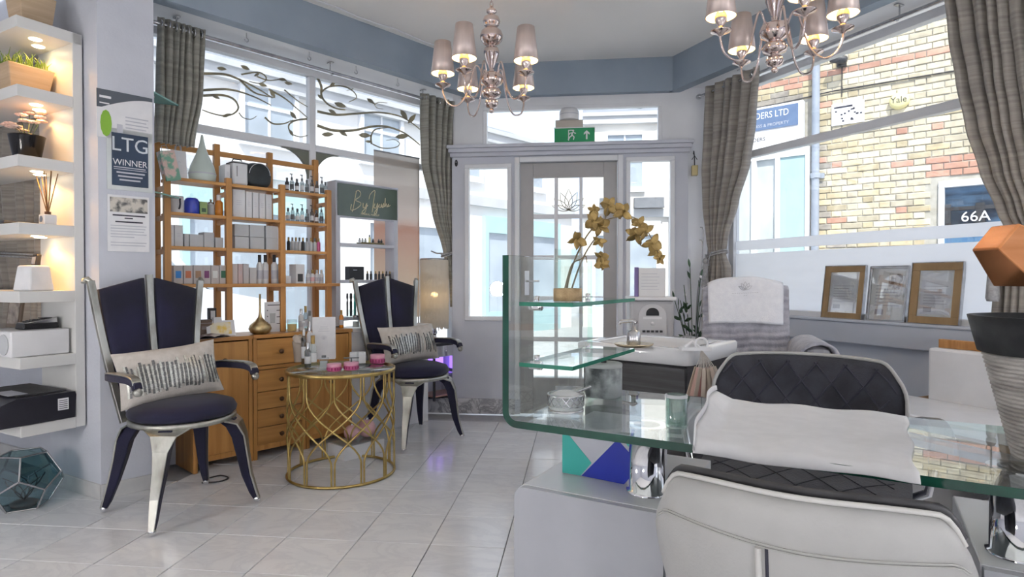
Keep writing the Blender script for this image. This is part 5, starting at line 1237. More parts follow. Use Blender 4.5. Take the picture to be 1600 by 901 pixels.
for i, (px, r_, h_) in enumerate(((556, .026, .085), (566, .022, .075), (577, .024, .06))):
    t = thing('glass_jar', 'clear glass jar with a silver lid on the white plinth, %s from the left' % ORD[i], 'jar', st_loc(px, PLZ, 3.555), aL, 'clear jars on the white plinth')
    m = MB(); m.lathe([(r_*.9, .0005), (r_, .004), (r_, h_*.8), (r_*.85, h_*.85)], 16); obj('glass', m, CLEAR, t); m = MB(); m.lathe([(r_*.9, h_*.85), (r_*.9, h_), (0, h_)], 16); obj('lid', m, SILVER, t)
    m = MB(); m.lathe([(r_*.8, .004), (r_*.8, h_*.5), (0, h_*.5)], 12); obj('contents', m, CARTON, t)
# pink bauble on a low step behind the gold table
p = at(549, 648, 3.66); t = thing('low_step', 'low white step on the floor behind the round gold table', 'step', (p.x+.03, p.y, 0), aL); m = MB(); m.box(-.14, .14, -.09, .09, .0, .08); obj('body', m, WPLAST, t, bevel=.004); m = MB(); m.box(-.13, .13, -.08, .08, .08, .086); obj('top', m, CLEAR, t)
for i, (dx, r_, z) in enumerate(((-.03, .048, .0), (.075, .055, .0))):
    t = thing('pink_bauble', ('small' if i == 0 else 'larger')+' pale pink glass ball on the low white step', 'ornament', W(Matrix.Translation((p.x+.03, p.y, 0)) @ FL, dx, 0, .086+z), aL)
    m = MB(); m.ball((0, 0, r_), r_, 18, 12); obj('ball', m, PINKL, t); m = MB(); m.lathe([(.01, r_*2-.003), (.01, r_*2+.01), (0, r_*2+.01)], 10); obj('cap', m, SILVER, t)

# ------------------------------------------------------------------ lamp on the mirrored side table
tp = Vector((-.605, 4.815, .118))
t = thing('mirrored_side_table', 'mirrored side table with dark edges in the corner beside the door wall', 'side table', tp, aL)
TH = .445; w_ = .115
MIRR = pm('mirror_panel', (.80, .80, .83), (.74, .74, .78), rough=.05, metal=1)
for x in (-1, 1):
    for y in (-1, 1): m = MB(); m.box(x*w_-.008, x*w_+.008, y*w_-.008, y*w_+.008, 0, TH-.02); obj('leg', m, DKGREY, t, bevel=.002)
m = MB(); m.box(-w_-.016, w_+.016, -w_-.016, w_+.016, TH-.02, TH); obj('top', m, DKGREY, t, bevel=.003)
m = MB(); m.box(-w_+.008, w_-.008, -w_-.004, -w_+.008, TH-.11, TH-.022); dr_ = obj('drawer', m, MIRR, t, bevel=.003); m = MB(); m.ball((0, -w_-.010, TH-.066), .009, 10, 6); obj('knob', m, CHROME, dr_)
m = MB(); m.box(-w_+.008, w_-.008, w_-.006, w_, .03, TH-.11); m.box(w_-.004, w_+.0, -w_+.01, w_-.01, .03, TH-.02); obj('panel', m, MIRR, t)
m = MB(); m.box(-w_+.001, w_-.006, -w_, w_-.008, .185, .199); obj('glass_shelf', m, CLEAR, t)
m = MB(); m.box(-w_, w_, -w_, w_, .025, .04); obj('lower_shelf', m, pm('rose_gold_trim', (.66, .42, .32), rough=.3, metal=.8), t, bevel=.002)
t = thing('violet_speaker', 'little glowing violet cube inside the mirrored side table', 'lamp', tp+Vector((0, 0, .20)), aL+.3); m = MB(); m.box(-.045, .045, -.045, .045, .012, .13); obj('diffuser', m, emit('violet_glow', (.34, .18, 1.0), 1.1), t, bevel=.006); m = MB(); m.box(-.052, .052, -.052, .052, 0, .012); obj('base', m, WPLAST, t)
lp = tp+Vector((-.01, -.0, TH)); t = thing('beaded_lamp', 'tall cylindrical table lamp with a shimmering beaded shade beside the door wall', 'lamp', lp, 0)
m = MB(); m.lathe([(.055, 0), (.055, .014), (.016, .022), (.016, .05)], 18); m.lathe([(.014, .05), (.024, .07), (.014, .10), (.026, .13), (.014, .16), (.022, .19), (.010, .21), (.010, .40)], 16); obj('stem', m, CHROME, t)
BEAD = frosted('bead_strands', (.86, .84, .80), .97)
sh = MB()
r_ = .113; z0, z1 = .10, .655
sh.lathe([(r_, z1-.012), (r_, z1), (r_-.006, z1), (r_-.006, z1-.012)], 32, cap=False); obj('shade_ring', sh, SILVER, t)
m = MB()
for k in range(110):
    a = 2*PI*k/110; c = (r_-.003)*math.cos(a), (r_-.003)*math.sin(a); zb__ = z0+.03*random.random(); n = 12
    P = [(c[0]*(1+.012*math.sin(j*1.9+k)), c[1]*(1+.012*math.sin(j*1.9+k)), z1-.01-(z1-zb__)*j/n) for j in range(n+1)]
    m.tube(P, [.0046 if j % 2 else .0032 for j in range(n+1)], 4)
obj('bead_strands', m, BEAD, t, kind='stuff')
m = MB(); m.ball((0, 0, .36), .028, 14, 10, sq=(1, 1, 1.3)); obj('bulb', m, emit('bulb_glow', (1, .66, .30), 5), t)
add_light('lamp_light', 'POINT', lp+Vector((0, 0, .36)), 3.2, (1, .70, .38), .03)

# ------------------------------------------------------------------ navy crown-backed chairs
def make_chair():
    t = thing('crown_chair', 'navy velvet chair with a crown shaped back, near the shelf unit', 'chair')
    m = MB(); m.lathe([(.0, .405), (.205, .405), (.222, .412), (.222, .430), (.20, .434), (.0, .434)], 36, c=(.02, 0)); obj('seat_frame', m, STEEL, t)
    m = MB(); m.lathe([(.205, .434), (.222, .445), (.225, .462), (.212, .485), (.16, .503), (.08, .512), (0, .514)], 36, c=(.02, 0)); obj('seat', m, NAVY, t)
    for sx, sy in ((1, -1), (1, 1), (-1, -1), (-1, 1)):
        P = [(.02+sx*.105, sy*.105, .415), (.02+sx*.145, sy*.145, .39), (.015+sx*.168, sy*.170, .33), (.01+sx*.180, sy*.184, .24), (sx*.193, sy*.202, .14), (sx*.212, sy*.222, .055), (sx*.222, sy*.232, .022)]
        side = (-sy, sx, 0) if sx*sy > 0 else (sy, -sx, 0)
        m = MB(); m.sweep(P, (-sx*sy*1.0, 1.0, 0), [.03, .062, .060, .050, .040, .030, .024], [.03, .05, .052, .046, .038, .030, .022]); lg = obj('leg', m, NAVY, t, bevel=.006)
        # metal strip on the outer face, broadening into a bracket under the seat
        off = Vector((sx, sy, 0)).normalized()
        Q = [Vector(p)+off*(d_) for p, d_ in zip(P, (.045, .036, .030, .026, .022, .017, .013))]
        m = MB(); m.sweep(Q, (-sx*sy*1.0, 1.0, 0), [.20, .105, .060, .046, .036, .028, .024], [.008]*7); obj('leg_strip', m, STEEL, lg, bevel=.002)
        m = MB(); m.ball((sx*.224, sy*.234, .0165), .0165, 12, 8); obj('foot_ball', m, CHROME, lg)
    def rail_pt(y, u):      # u 0 at the seat, 1 at the top
        top = 1.075 if abs(y) < .1 else 1.045
        yy = y*(1+.52*u) if abs(y) > .1 else y
        return Vector((-.185-.115*u-.02*math.sin(PI*u), yy, .40+(top-.40)*u))
    for y in (-.165, 0, .165):
        P = [rail_pt(y, i/8) for i in range(9)]
        m = MB(); m.sweep(P, (0, 1, 0), [.030]*9, [.022]*9); r = obj('back_rail', m, STEEL, t, bevel=.003)
        if y: m = MB(); q = rail_pt(y, 1); m.tube([(q.x, q.y, q.z-.004), (q.x-.012, q.y*1.03, q.z+.010), (q.x-.020, q.y*1.07, q.z+.004), (q.x-.016, q.y*1.08, q.z-.010)], .0115, 8); obj('rail_scroll', m, STEEL, r)
    for sgn in (-1, 1):
        def panel(u, v):
            yi = rail_pt(0, v); yo = rail_pt(.165*sgn, v)
            a = yi+(yo-yi)*(.11+.80*u)
            topz = 1.06-.055*u
            z = .50+(topz-.50)*v
            k = (z-.40)/.66
            a = rail_pt(0, min(1, k)); b = rail_pt(.165*sgn, min(1, k)); p = a+(b-a)*(.11+.80*u)
            return Vector((p.x, p.y, z))
        n = 8
        m = MB(); vs = []; 
        for side in (0, 1):
            for j in range(n+1):
                for i in range(n+1):
                    p = panel(i/n, j/n); e = min(1, 5*min(i/n, 1-i/n)+.25)*min(1, 6*min(j/n, 1-j/n)+.25)
                    p.x += (.012+.010*e)*(1 if side == 0 else -1); vs.append(p)
        N = (n+1)*(n+1); fs = []
        for j in range(n):
            for i in range(n):
                a = j*(n+1)+i; f = (a, a+1, a+n+2, a+n+1); fs.append(f); fs.append(tuple(N+k for k in f[::-1]))
        bd = [i for i in range(n+1)]+[(j)*(n+1)+n for j in range(1, n+1)]+[n*(n+1)+i for i in range(n-1, -1, -1)]+[j*(n+1) for j in range(n-1, 0, -1)]
        for a, b in zip(bd, bd[1:]+bd[:1]): fs.append((b, a, N+a, N+b))
        m.add(vs, fs, 0, True); obj('backrest', m, NAVY, t)
    for sgn in (-1, 1):
        P = smooth_path([(-.205, sgn*.195, .60), (-.13, sgn*.245, .622), (0, sgn*.262, .63), (.10, sgn*.262, .632), (.155, sgn*.262, .622), (.170, sgn*.262, .60)], 3); n = len(P)
        m = MB(); m.sweep(P, (0, 0, 1), [.030]*n, [.034]*n); ar = obj('armrest', m, NAVY, t, bevel=.005)
        Q = [p+Vector((0, 0, .018)) for p in P]; m = MB(); m.sweep(Q, (0, 1, 0), [.036]*n, [.007]*n); obj('arm_strip', m, STEEL, ar, bevel=.002)
        m = MB(); m.ball((.174, sgn*.262, .588), .018, 12, 8); m.ball((.186, sgn*.262, .598), .009, 10, 6); obj('arm_scroll', m, STEEL, ar)
    return t
ch1 = make_chair(); ch1.location = (-1.525, 2.796, 0); ch1.rotation_euler = (0, 0, math.atan2(-.57, .82))
ch1['group'] = 'crown backed navy chairs'
rz2 = math.atan2(-.57, .82)-math.radians(9.5)
ch2 = dup(ch1, (-.655, 4.01, 0), rz2, 'navy velvet chair with a crown shaped back, beyond the round gold table')

def cushion(label, M, w_, h_, th, seed):
    t = thing('scatter_cushion', label, 'cushion', (0, 0, 0), 0, 'linen cushions with silver sequins'); t.matrix_world = M
    rd = random.Random(seed)
    def pt(u, v, s, ex=0):
        x = 2*u-1; y = 2*v-1
        e = max(0, (1-abs(x)**2.6))**.55*max(0, (1-abs(y)**2.6))**.55
        pin = 1-.07*(1-abs(x)**2)*(abs(y)**3)
        pinx = 1-.05*(1-abs(y)**2)*(abs(x)**3)
        return (s*(th/2*e+ex)+.006*math.sin(5*x+3*y), x*w_/2*pinx, h_/2*y*pin)
    n = 20; m = MB(); m.grid(lambda u, v: pt(u, v, 1), n, n); m.grid(lambda u, v: pt(1-u, v, -1), n, n); obj('cover', m, LINEN, t)
    m = MB()
    for k in range(46):
        u = .05+.90*k/45; v0 = .20+rd.uniform(-.05, .05); v1 = .70+rd.uniform(-.10, .06)
        if rd.random() < .16: continue
        wv = rd.choice((.005, .006, .008)); nn = 6; dk = k % 2
        for i in range(nn):
            a, b = v0+(v1-v0)*i/nn, v0+(v1-v0)*(i+.95)/nn
            q = [pt(u, a, 1, .001), pt(u+wv/w_*1.3, a, 1, .001), pt(u+wv/w_*1.3, b, 1, .001), pt(u, b, 1, .001)]
            q2 = [(p[0]+.003, p[1], p[2]) for p in q]
            m.add(q+q2, [(4, 5, 6, 7), (0, 1, 5, 4), (1, 2, 6, 5), (2, 3, 7, 6), (3, 0, 4, 7)], dk)
    obj('sequin_band', m, [SEQ, SEQD], t, kind='stuff')
    return t
Mc = Matrix.Translation((-1.525, 2.796, 0)) @ Matrix.Rotation(math.atan2(-.57, .82), 4, 'Z')
cushion('linen cushion with silver sequin strips on the near navy chair', Mc @ Matrix.Translation((-.06, -.02, .618)) @ Matrix.Rotation(.04, 4, 'X') @ Matrix.Rotation(-.30, 4, 'Y') @ Matrix.Rotation(-.12, 4, 'Z'), .44, .255, .13, 1)
Mc2 = Matrix.Translation((-.655, 4.01, 0)) @ Matrix.Rotation(rz2, 4, 'Z')
cushion('linen cushion with silver sequin strips on the far navy chair', Mc2 @ Matrix.Translation((-.05, .01, .625)) @ Matrix.Rotation(.03, 4, 'X') @ Matrix.Rotation(-.30, 4, 'Y') @ Matrix.Rotation(.12, 4, 'Z'), .48, .25, .13, 2)
m = MB(); P = smooth_path([(-1.60, 3.12, .004), (-1.52, 3.14, .004), (-1.50, 3.20, .004), (-1.56, 3.24, .004), (-1.60, 3.20, .004)], 4); m.tube(P, .004, 5); tag(obj('floor_cable', m, BLACK), 'black cable on the floor behind the near navy chair', 'cable')

# ------------------------------------------------------------------ round gold table
GT = (-.93, 3.31, 0); GR = .283; GH = .572
t = thing('round_side_table', 'round gold wire side table of interlaced arches with a glass top', 'side table', GT, 0)
m = MB(); m.tube([(GR*math.cos(2*PI*i/48), GR*math.sin(2*PI*i/48), .008) for i in range(48)], .0075, 8, closed=True); obj('base_ring', m, GOLD, t)
m = MB(); m.lathe([(GR-.012, GH-.018), (GR+.006, GH-.018), (GR+.006, GH), (GR-.004, GH), (GR-.004, GH-.008), (GR-.012, GH-.008), (GR-.012, GH-.018)], 48, cap=False); obj('top_ring', m, GOLD, t)
m = MB(); m.lathe([(0, GH-.008), (GR-.0045, GH-.008), (GR-.0045, GH-.001), (0, GH-.001)], 48); obj('glass_top', m, glass('table_top_glass', (.82, .88, .88), .16), t)
for k in range(12):
    a0_ = 2*PI*k/12+.12
    for sg in (-1, 1):
        P = []
        for i in range(19):
            u = i/18; z = .01+(GH-.03)*u
            s_ = min(1, max(0, (u-.20)/.62)); s_ = s_*s_*(3-2*s_)
            a = a0_+sg*(.028+(PI/3-.056)*s_)
            P.append((GR*math.cos(a)*.995, GR*math.sin(a)*.995, z))
        m = MB(); m.tube(P, .0052, 6); obj('arch_rod', m, GOLD, t)
def tt(px, py): return onz(px, py, GH-.001)
def small(name, label, cat, px, py, rz=0, group=None): return thing(name, label, cat, tt(px, py), rz, group)
t = small('menu_card', 'white folded menu card standing on the round gold table', 'card', 506, 561, .22)
w_, h_ = .135, .255
m = MB(); m.box(-w_/2, w_/2, -.001, .001, 0, h_, M=Matrix.Rotation(-.10, 4, 'X')); obj('front_leaf', m, PAPER, t); m = MB(); m.box(-w_/2, w_/2, -.001, .001, 0, h_-.001, M=Matrix.Translation((0, .055, 0)) @ Matrix.Rotation(.115, 4, 'X')); obj('back_leaf', m, PAPER, t)
Mt = Matrix.Rotation(-.10, 4, 'X'); m = MB()
for k in range(3): m.box(-w_*(.24-.04*k), w_*(.24-.04*k), -.0016, -.001, h_*(.66+.05*k), h_*(.67+.05*k), M=Mt)
for a in (-.9, -.45, 0, .45, .9): m.tube([Mt @ Vector(p) for p in petal(a, .024, .005, (0, -.0016, h_*.47))], .0007, 4)
obj('print', m, GREYC, t)
t = small('tissue_cup', 'beige cup with a crumpled paper napkin on the gold table edge', 'cup', 466, 565)
m = MB(); m.lathe([(.022, .0005), (.03, .09), (.034, .12), (.031, .12), (.02, .004)], 18, cap=False); obj('cup', m, pm('beige_cup', (.52, .44, .37), rough=.7), t); m = MB(); m.grid(lambda u, v: ((.03+.012*math.sin(9*u+4*v))*(1-.3*v)*math.cos(2*PI*u), (.03+.012*math.cos(7*u))*(1-.3*v)*math.sin(2*PI*u), .11+.045*v+.006*math.sin(11*u)), 18, 4); obj('napkin', m, pm('beige_napkin', (.60, .52, .46), rough=.9), t, solid=.002)
for px, py, hp, rp, mt, cm, pu, nm in ((475, 569, 80, 4.2, SMK, CARTON, True, 'tall clear'), (484, 561, 70, 4.5, CARTON, SILVER, False, 'white'), (489, 573, 58, 6, CLEAR, GOLDL, False, 'gold capped clear'), (481, 574, 46, 5, SMK, SILVER, False, 'short clear')):
    b_ = tt(px, py); Y = b_.y/FPX; bottle('lotion_bottle', '%s bottle at the left of the round gold table top' % nm, 0, 0, 0, 0, mt, cm, pump=pu, base=b_, h_=hp*Y*.85, r_=rp*Y, band=CARTON)
t = small('square_bottle', 'small square clear bottle with a dark edge in front of the menu card', 'bottle', 506, 575, .1); m = MB(); m.box(-.024, .024, -.015, .015, .0005, .058); obj('body', m, CLEAR, t, bevel=.004); m = MB(); m.box(-.018, .018, -.010, .010, .004, .04); obj('contents', m, CARTONG, t); m = MB(); m.box(-.010, .010, -.009, .009, .058, .070); obj('cap', m, GCAP, t)
def pink_tin(label, px, py, r_, h_, orn):
    t = small('pink_candle_tin', label, 'candle', px, py, .2)
    m = MB(); m.lathe([(r_*.96, .0005), (r_, .003), (r_, h_*.62)], 28); obj('tin', m, PINK, t); m = MB(); m.lathe([(r_*1.03, h_*.60), (r_*1.03, h_), (r_*.98, h_+.001), (0, h_+.001)], 28); obj('lid', m, pm('pink_lid', (.72, .34, .45), rough=.35), t)
    m = MB()
    for k in range(14): a = 2*PI*k/14; m.cbox((r_*1.0*math.cos(a), r_*1.0*math.sin(a), h_*.32), (.006, .006, h_*.36), M=None)
    obj('fluting', m, pm('dark_pink', (.30, .02, .10), rough=.4), t)
    if orn: m = MB(); m.tube([(0, 0, h_), (0, 0, h_+.02)], .004, 6); m.box(-.04, .04, -.007, .007, h_+.02, h_+.025); obj('wick_trimmer', m, GCAP, t)
pink_tin('plain pink candle tin at the front left of the gold table', 522, 579, .036, .038, False)
pink_tin('pink candle tin with a dark trimmer on its lid, front of the gold table', 549, 577, .038, .040, True)
pink_tin('pink ribbed candle tin at the right edge of the round gold table', 590, 567, .040, .050, False)
b_ = tt(559, 567); t = thing('white_gift_box', 'small white box with a grey band in the middle of the gold table', 'box', b_, .25); m = MB(); m.box(-.045, .045, -.03, .03, .0005, .062); obj('carton', m, CARTON, t, bevel=.002); m = MB(); m.box(-.006, .006, -.0308, .0308, .0003, .0628); obj('ribbon', m, CARTONG, t)

# ------------------------------------------------------------------ chandeliers
def chandelier(label, x, y, rz):
    t = thing('chandelier', label, 'chandelier', (x, y, 1.938), rz)
    k = .0033
    def Y(py): return (175-py)*k
    prof = [(0, 178), (3, 177), (4.5, 174), (3, 171), (2.5, 170), (9, 168), (11, 163), (9, 157), (5, 155), (6, 154), (14, 151), (15.5, 146), (13, 140), (7, 138.5), (8, 137), (17, 131), (18.5, 124), (17, 118), (14, 115.5), (5, 114), (4, 110), (5, 104), (8, 96), (11.5, 86), (12.5, 80), (11, 75), (5, 72.5), (6, 70.5), (11, 69), (17, 62), (18.5, 55), (16, 48), (10, 43), (7, 41.5), (12, 38), (14, 32), (12, 26), (6, 23), (5, 21), (8, 18), (8.5, 15), (4, 12), (3, 9), (0, 8)]
    m = MB(); m.lathe([(r*k, Y(p)) for r, p in prof], 32); obj('column', m, BLUSH, t)
    m = MB(); z = Y(9); H = CEIL_Z-1.938; i = 0
    while z < H-.03:
        a = PI/2*(i % 2); P = [(.008*math.cos(b)*math.cos(a), .008*math.cos(b)*math.sin(a), z+.012+.016*math.sin(b)) for b in [2*PI*j/10 for j in range(10)]]
        m.tube(P, .0022, 5, closed=True); z += .0265; i += 1
    obj('chain', m, BLUSH, t)
    m = MB(); m.lathe([(.0, H-.045), (.02, H-.04), (.045, H-.015), (.05, H-.001), (0, H-.001)], 20); obj('ceiling_rose', m, BLUSH, t)
    for n, ang_ in enumerate((51, 121, 185, 243, 310)):
        a = math.radians(ang_); R_ = .275 if n != 2 else .255; ca, sa = math.cos(a), math.sin(a)
        def q(r, z): return (r*ca, r*sa, z)
        P = smooth_path([q(.045, Y(122)), q(.065, Y(106)), q(.085, Y(104)), q(.105, Y(122)), q(.135, Y(152)), q(.185, Y(168)), q(R_-.025, Y(163)), q(R_, Y(148)), q(R_, Y(138))], 4)
        m = MB(); m.tube(P, .0048, 8); ar = obj('arm', m, BLUSH, t)
        M = Matrix.Translation((R_*ca, R_*sa, 0))
        m = MB(); m.lathe([(0, Y(141)), (.010, Y(141)), (.014, Y(139)), (.040, Y(136)), (.042, Y(134.5)), (.02, Y(133)), (.010, Y(130)), (.012, Y(128)), (.024, Y(123)), (.026, Y(117)), (.022, Y(113)), (.0, Y(113))], 24, M=M); obj('candle_cup', m, BLUSH, ar)
        z0 = Y(118)-.0; z1 = z0+.165
        m = MB(); m.lathe([(.061, z0), (.042, z1)], 32, M=M, cap=False); obj('shade', m, SHADE, t, solid=.0016)
        m = MB(); m.lathe([(.0585, z0+.002), (.0405, z1-.003)], 32, M=M, cap=False); sl_ = obj('shade_lining', m, LINING, t)
        m = MB(); m.ball((R_*ca, R_*sa, z0+.055), .020, 14, 10, sq=(1, 1, 1.5)); obj('bulb', m, BULB, ar)
        P_ = Matrix.Translation((x, y, 1.938)) @ Matrix.Rotation(rz, 4, 'Z') @ Vector((R_*ca, R_*sa, z0+.03)); add_light('chandelier_light', 'POINT', P_, 4.5, (1, .84, .64), .02)
    return t
SHADE = pm('rose_chrome_shade', (.72, .60, .56), (.64, .53, .49), rough=.34, metal=.45, scale=(60, 60, 2))
LINING = pm('cream_shade_lining', (.95, .76, .36), (.92, .70, .30), rough=.8, scale=(9, 9, 9))
BULB = emit('chandelier_bulb', (1, .70, .30), 9)
chandelier('rose chrome chandelier with five shaded arms in front of the glazed door', -.108, 3.22, 0)
chandelier('rose chrome chandelier with shaded arms hanging by the right shop window', 1.117, 2.60, math.radians(148))

# ------------------------------------------------------------------ exit sign and emergency lamp
e0, e1 = da(866, 4.66), da(929, 4.66); ew = e1-e0; ez0 = ZC+.0555
t = thing('exit_sign', 'green and white emergency exit sign standing on the door cornice', 'sign', W(FD, (e0+e1)/2, 4.68, ez0), ang(FD))
eh = .112
m = MB(); m.box(-ew/2, ew/2, -.012, .012, .0, eh); obj('sign_plate', m, pm('exit_green', (.012, .30, .11), (.01, .26, .10), rough=.35), t, bevel=.002)
m = MB(); m.box(-ew/2-.004, ew/2+.004, -.013, .013, -.0, .004); m.box(-ew/2-.004, ew/2+.004, -.013, .013, eh-.003, eh+.004); obj('rim', m, WPLAST, t)
yy = -.0126; m = MB(); Mx = Matrix(((1, 0, 0, 0), (0, 0, -1, yy), (0, 1, 0, eh/2), (0, 0, 0, 1)))
dx = -.022
m.lathe([(0, 0), (.0075, 0), (.0075, .0006), (0, .0006)], 12, M=Matrix.Translation((dx+.012, yy, eh/2+.033)) @ Matrix.Rotation(PI/2, 4, 'X'))
for P in ([(.012, .024), (.002, .022), (-.006, -.004), (.006, -.006)], [(-.004, -.002), (-.018, -.012), (-.030, -.034), (-.022, -.037), (-.011, -.018), (.004, -.008)], [(.004, -.004), (.014, -.016), (.010, -.036), (.018, -.036), (.023, -.013), (.008, .002)], [(.006, .022), (-.014, .018), (-.024, .004), (-.018, .001), (-.010, .012), (.004, .014)], [(.010, .022), (.026, .008), (.034, .012), (.032, .018), (.026, .016), (.012, .028)]):
    m.prism([(p[0]+dx, p[1]) for p in P], 0, .0006, M=Mx)
for b in ((-.048, -.042, -.042, .04), (-.048, -.010, .034, .04)): m.box(b[0], b[1], yy-.0006, yy, eh/2+b[2], eh/2+b[3])
obj('running_figure', m, PAPER, t)
ax_ = ew*.30; m = MB(); m.prism([(ax_-.006, -.034), (ax_+.006, -.034), (ax_+.006, .012), (ax_+.022, .0), (ax_+.022, .014), (ax_, .034), (ax_-.022, .014), (ax_-.022, .0), (ax_-.006, .012)], 0, .0006, M=Mx); obj('arrow', m, PAPER, t)
t = thing('emergency_lamp', 'white domed emergency lamp on a beige box above the exit sign', 'lamp', W(FD, (da(889, 4.70)), 4.712, ez0+eh+.004), ang(FD))
m = MB(); m.box(-.105, .105, -.022, .022, .0006, .062); obj('box', m, pm('beige_plastic', (.55, .50, .44), rough=.5), t, bevel=.004)
m = MB(); m.lathe([(.072, .062), (.075, .066), (.075, .125), (.06, .150), (.0, .158)], 24); obj('dome', m, WPLAST, t)
m = MB(); m.lathe([(.0755, .10), (.0755, .106)], 24, cap=False); obj('seam', m, GREYC, t)

# ------------------------------------------------------------------ nail desk (frame FE: s along the desk to the right and nearer, o towards the street)
DE0, DG0, DD, DZ, DT = -.698, 1.157, .477, .74, .016
ED = Matrix.Translation(W(FE, DE0, DG0)) @ FE
aE = ang(FE)
def dpt(s, g, z): return ED @ Vector((s, g, z))
desk = thing('glass_desk', 'curved clear glass nail desk with a raised left end and two glass shelves', 'desk', W(FE, DE0, DG0), aE)
rc = .035; prof = []
L_ = 1.42; ZT = 1.105
outer = [(0, ZT)]+[(rc-rc*math.cos(a), DZ-DT+rc-rc*math.sin(a)) for a in [PI/2*i/8 for i in range(9)]]+[(L_, DZ-DT)]
inner = [(L_, DZ)]+[(DT+(rc-DT)-(rc-DT)*math.cos(a), DZ+(rc-DT)-(rc-DT)*math.sin(a)) for a in [PI/2*i/8 for i in range(8, -1, -1)]]+[(DT, ZT)]
pr = outer+inner; n = len(pr)
m = MB(); vs = [(x, 0, z) for x, z in pr]+[(x, DD, z) for x, z in pr]
no = len(outer)
# faces: sides (glass), front / back end strips (green)
for i in range(n):
    j = (i+1) % n
    edge = (i == no-1) or (i == n-1)
    m.add([vs[i], vs[j], vs[n+j], vs[n+i]], [(0, 1, 2, 3)], 1 if edge else 0, not edge)
for side, off in ((0, 0), (1, n)):
    for i in range(no-1):
        a, b = i, i+1; c, d = n-1-(i+1), n-1-i
        m.add([vs[off+a], vs[off+b], vs[off+c], vs[off+d]], [(0, 1, 2, 3)], 1 if side == 0 else 2)
me = obj('glass_top', m, [DGLASS, GEDGE, GEDGE2], desk)
def gshelf(z, lab):
    m = MB(); x0, x1, y0, y1, t = DT+.001, .150, .045, .455, .009
    vs = [(x0,y0,z-t),(x1,y0,z-t),(x1,y1,z-t),(x0,y1,z-t),(x0,y0,z),(x1,y0,z),(x1,y1,z),(x0,y1,z)]
    m.add(vs, [(3,2,1,0),(4,5,6,7),(0,1,5,4),(1,2,6,5),(2,3,7,6),(3,0,4,7)], [0, 0, 1, 1, 1, 1]); s_ = obj('glass_shelf', m, [DGLASS, pm('mid_green_glass_edge', (.05, .25, .17), (.03, .17, .11), rough=.08, spec=.7)], desk)
    for y in (.10, .40):
        k = MB(); k.lathe([(.010, 0), (.010, .03), (0, .03)], 14, M=Matrix.Translation((DT, y, z-.012)) @ Matrix.Rotation(PI/2, 4, 'Y')); k.lathe([(.007, .001), (.007, .012), (0, .013)], 12, c=(DT+.018, y), M=Matrix.Translation((0, 0, z))); obj('shelf_clamp', k, CHROME, s_)
gshelf(1.000, 'upper'); gshelf(.862, 'lower')
BZ = .57
for s, g in ((.272, .182), (.93, .200)):
    m = MB(); m.lathe([(.046, BZ), (.046, BZ+.006), (.040, BZ+.008), (.040, DZ-DT-.008), (.046, DZ-DT-.006), (.046, DZ-DT-.0005)], 32, c=(s, g)); obj('leg', m, CHROME, desk)
    m = MB(); m.lathe([(.0, DZ-DT-.0003), (.03, DZ-DT-.0003)], 20, c=(s, g)); obj('fixing_disc', m, SILVER, desk)
# the two white pedestals
def pedestal(name, label, s0, s1, g0, g1, round_left):
    t = thing(name, label, 'pedestal', dpt(s0, g0, 0), aE); w_ = s1-s0; d_ = g1-g0
    r = .028; n = 6
    poly = [(w_, .02), (w_, BZ-.0)]
    if round_left: poly += [(r-r*math.sin(PI/2*i/n), BZ-r+r*math.cos(PI/2*i/n)) for i in range(n+1)]
    else: poly += [(0, BZ)]
    poly += [(0, .02)]
    Mx = Matrix(((1, 0, 0, 0), (0, 0, 1, 0), (0, 1, 0, 0), (0, 0, 0, 1)))
    m = MB(); m.prism(poly, 0.004, d_, M=Mx); obj('body', m, LAMW, t, bevel=.003)
    m = MB(); m.prism([(x*.985+w_*.0075, z*.99+.004) for x, z in poly], -.014, .004, M=Mx); obj('front_panel', m, pm('grey_laminate', (.43, .44, .48), (.40, .41, .45), rough=.3), t, bevel=.003)
    m = MB(); m.box(.02, w_-.02, .02, d_-.02, 0, .02); obj('plinth', m, DKGREY, t)
    return t
pedestal('desk_pedestal', 'white pedestal with a rounded corner under the left end of the glass desk', -.014, .345, .085, .50, True)
pedestal('desk_pedestal', 'white pedestal under the right end of the glass desk', .868, 1.30, .120, .50, False)
# geometric box on the left pedestal
t = thing('patterned_box', 'turquoise, grey and royal blue triangle patterned box on the left pedestal', 'box', dpt(.050, .205, BZ), aE-.0); bw, bh_, bd = .205, .118, .20
m = MB(); m.box(0, bw, 0, bd, .0005, bh_); obj('carton', m, GREYC, t, bevel=.001)
def tri(P, mat, nm, side=0):
    m = MB()
    if side == 0: M = Matrix(((bw, 0, 0, 0), (0, 0, -1, -.0004), (0, bh_, 0, 0), (0, 0, 0, 1)))
    else: M = Matrix(((0, 0, 1, bw+.0004), (bd, 0, 0, 0), (0, bh_, 0, 0), (0, 0, 0, 1)))
    m.prism(P, 0, .0006, M=M); obj(nm, m, mat, t)
tri([(0, .02), (.24, .02), (.38, .32), (.0, .98)], TEAL, 'turquoise_triangle'); tri([(.25, .02), (.78, .0), (.98, .42), (.70, .88)], BLUEC, 'blue_triangle'); tri([(.72, .97), (1, .97), (1, .46)], TEAL, 'turquoise_triangle')
tri([(0, 0), (.4, 0), (.2, .95), (0, .95)], TEAL, 'turquoise_triangle', 1); tri([(.25, .95), (.42, .05), (.8, .4), (.7, .95)], BLUEC, 'blue_triangle', 1)
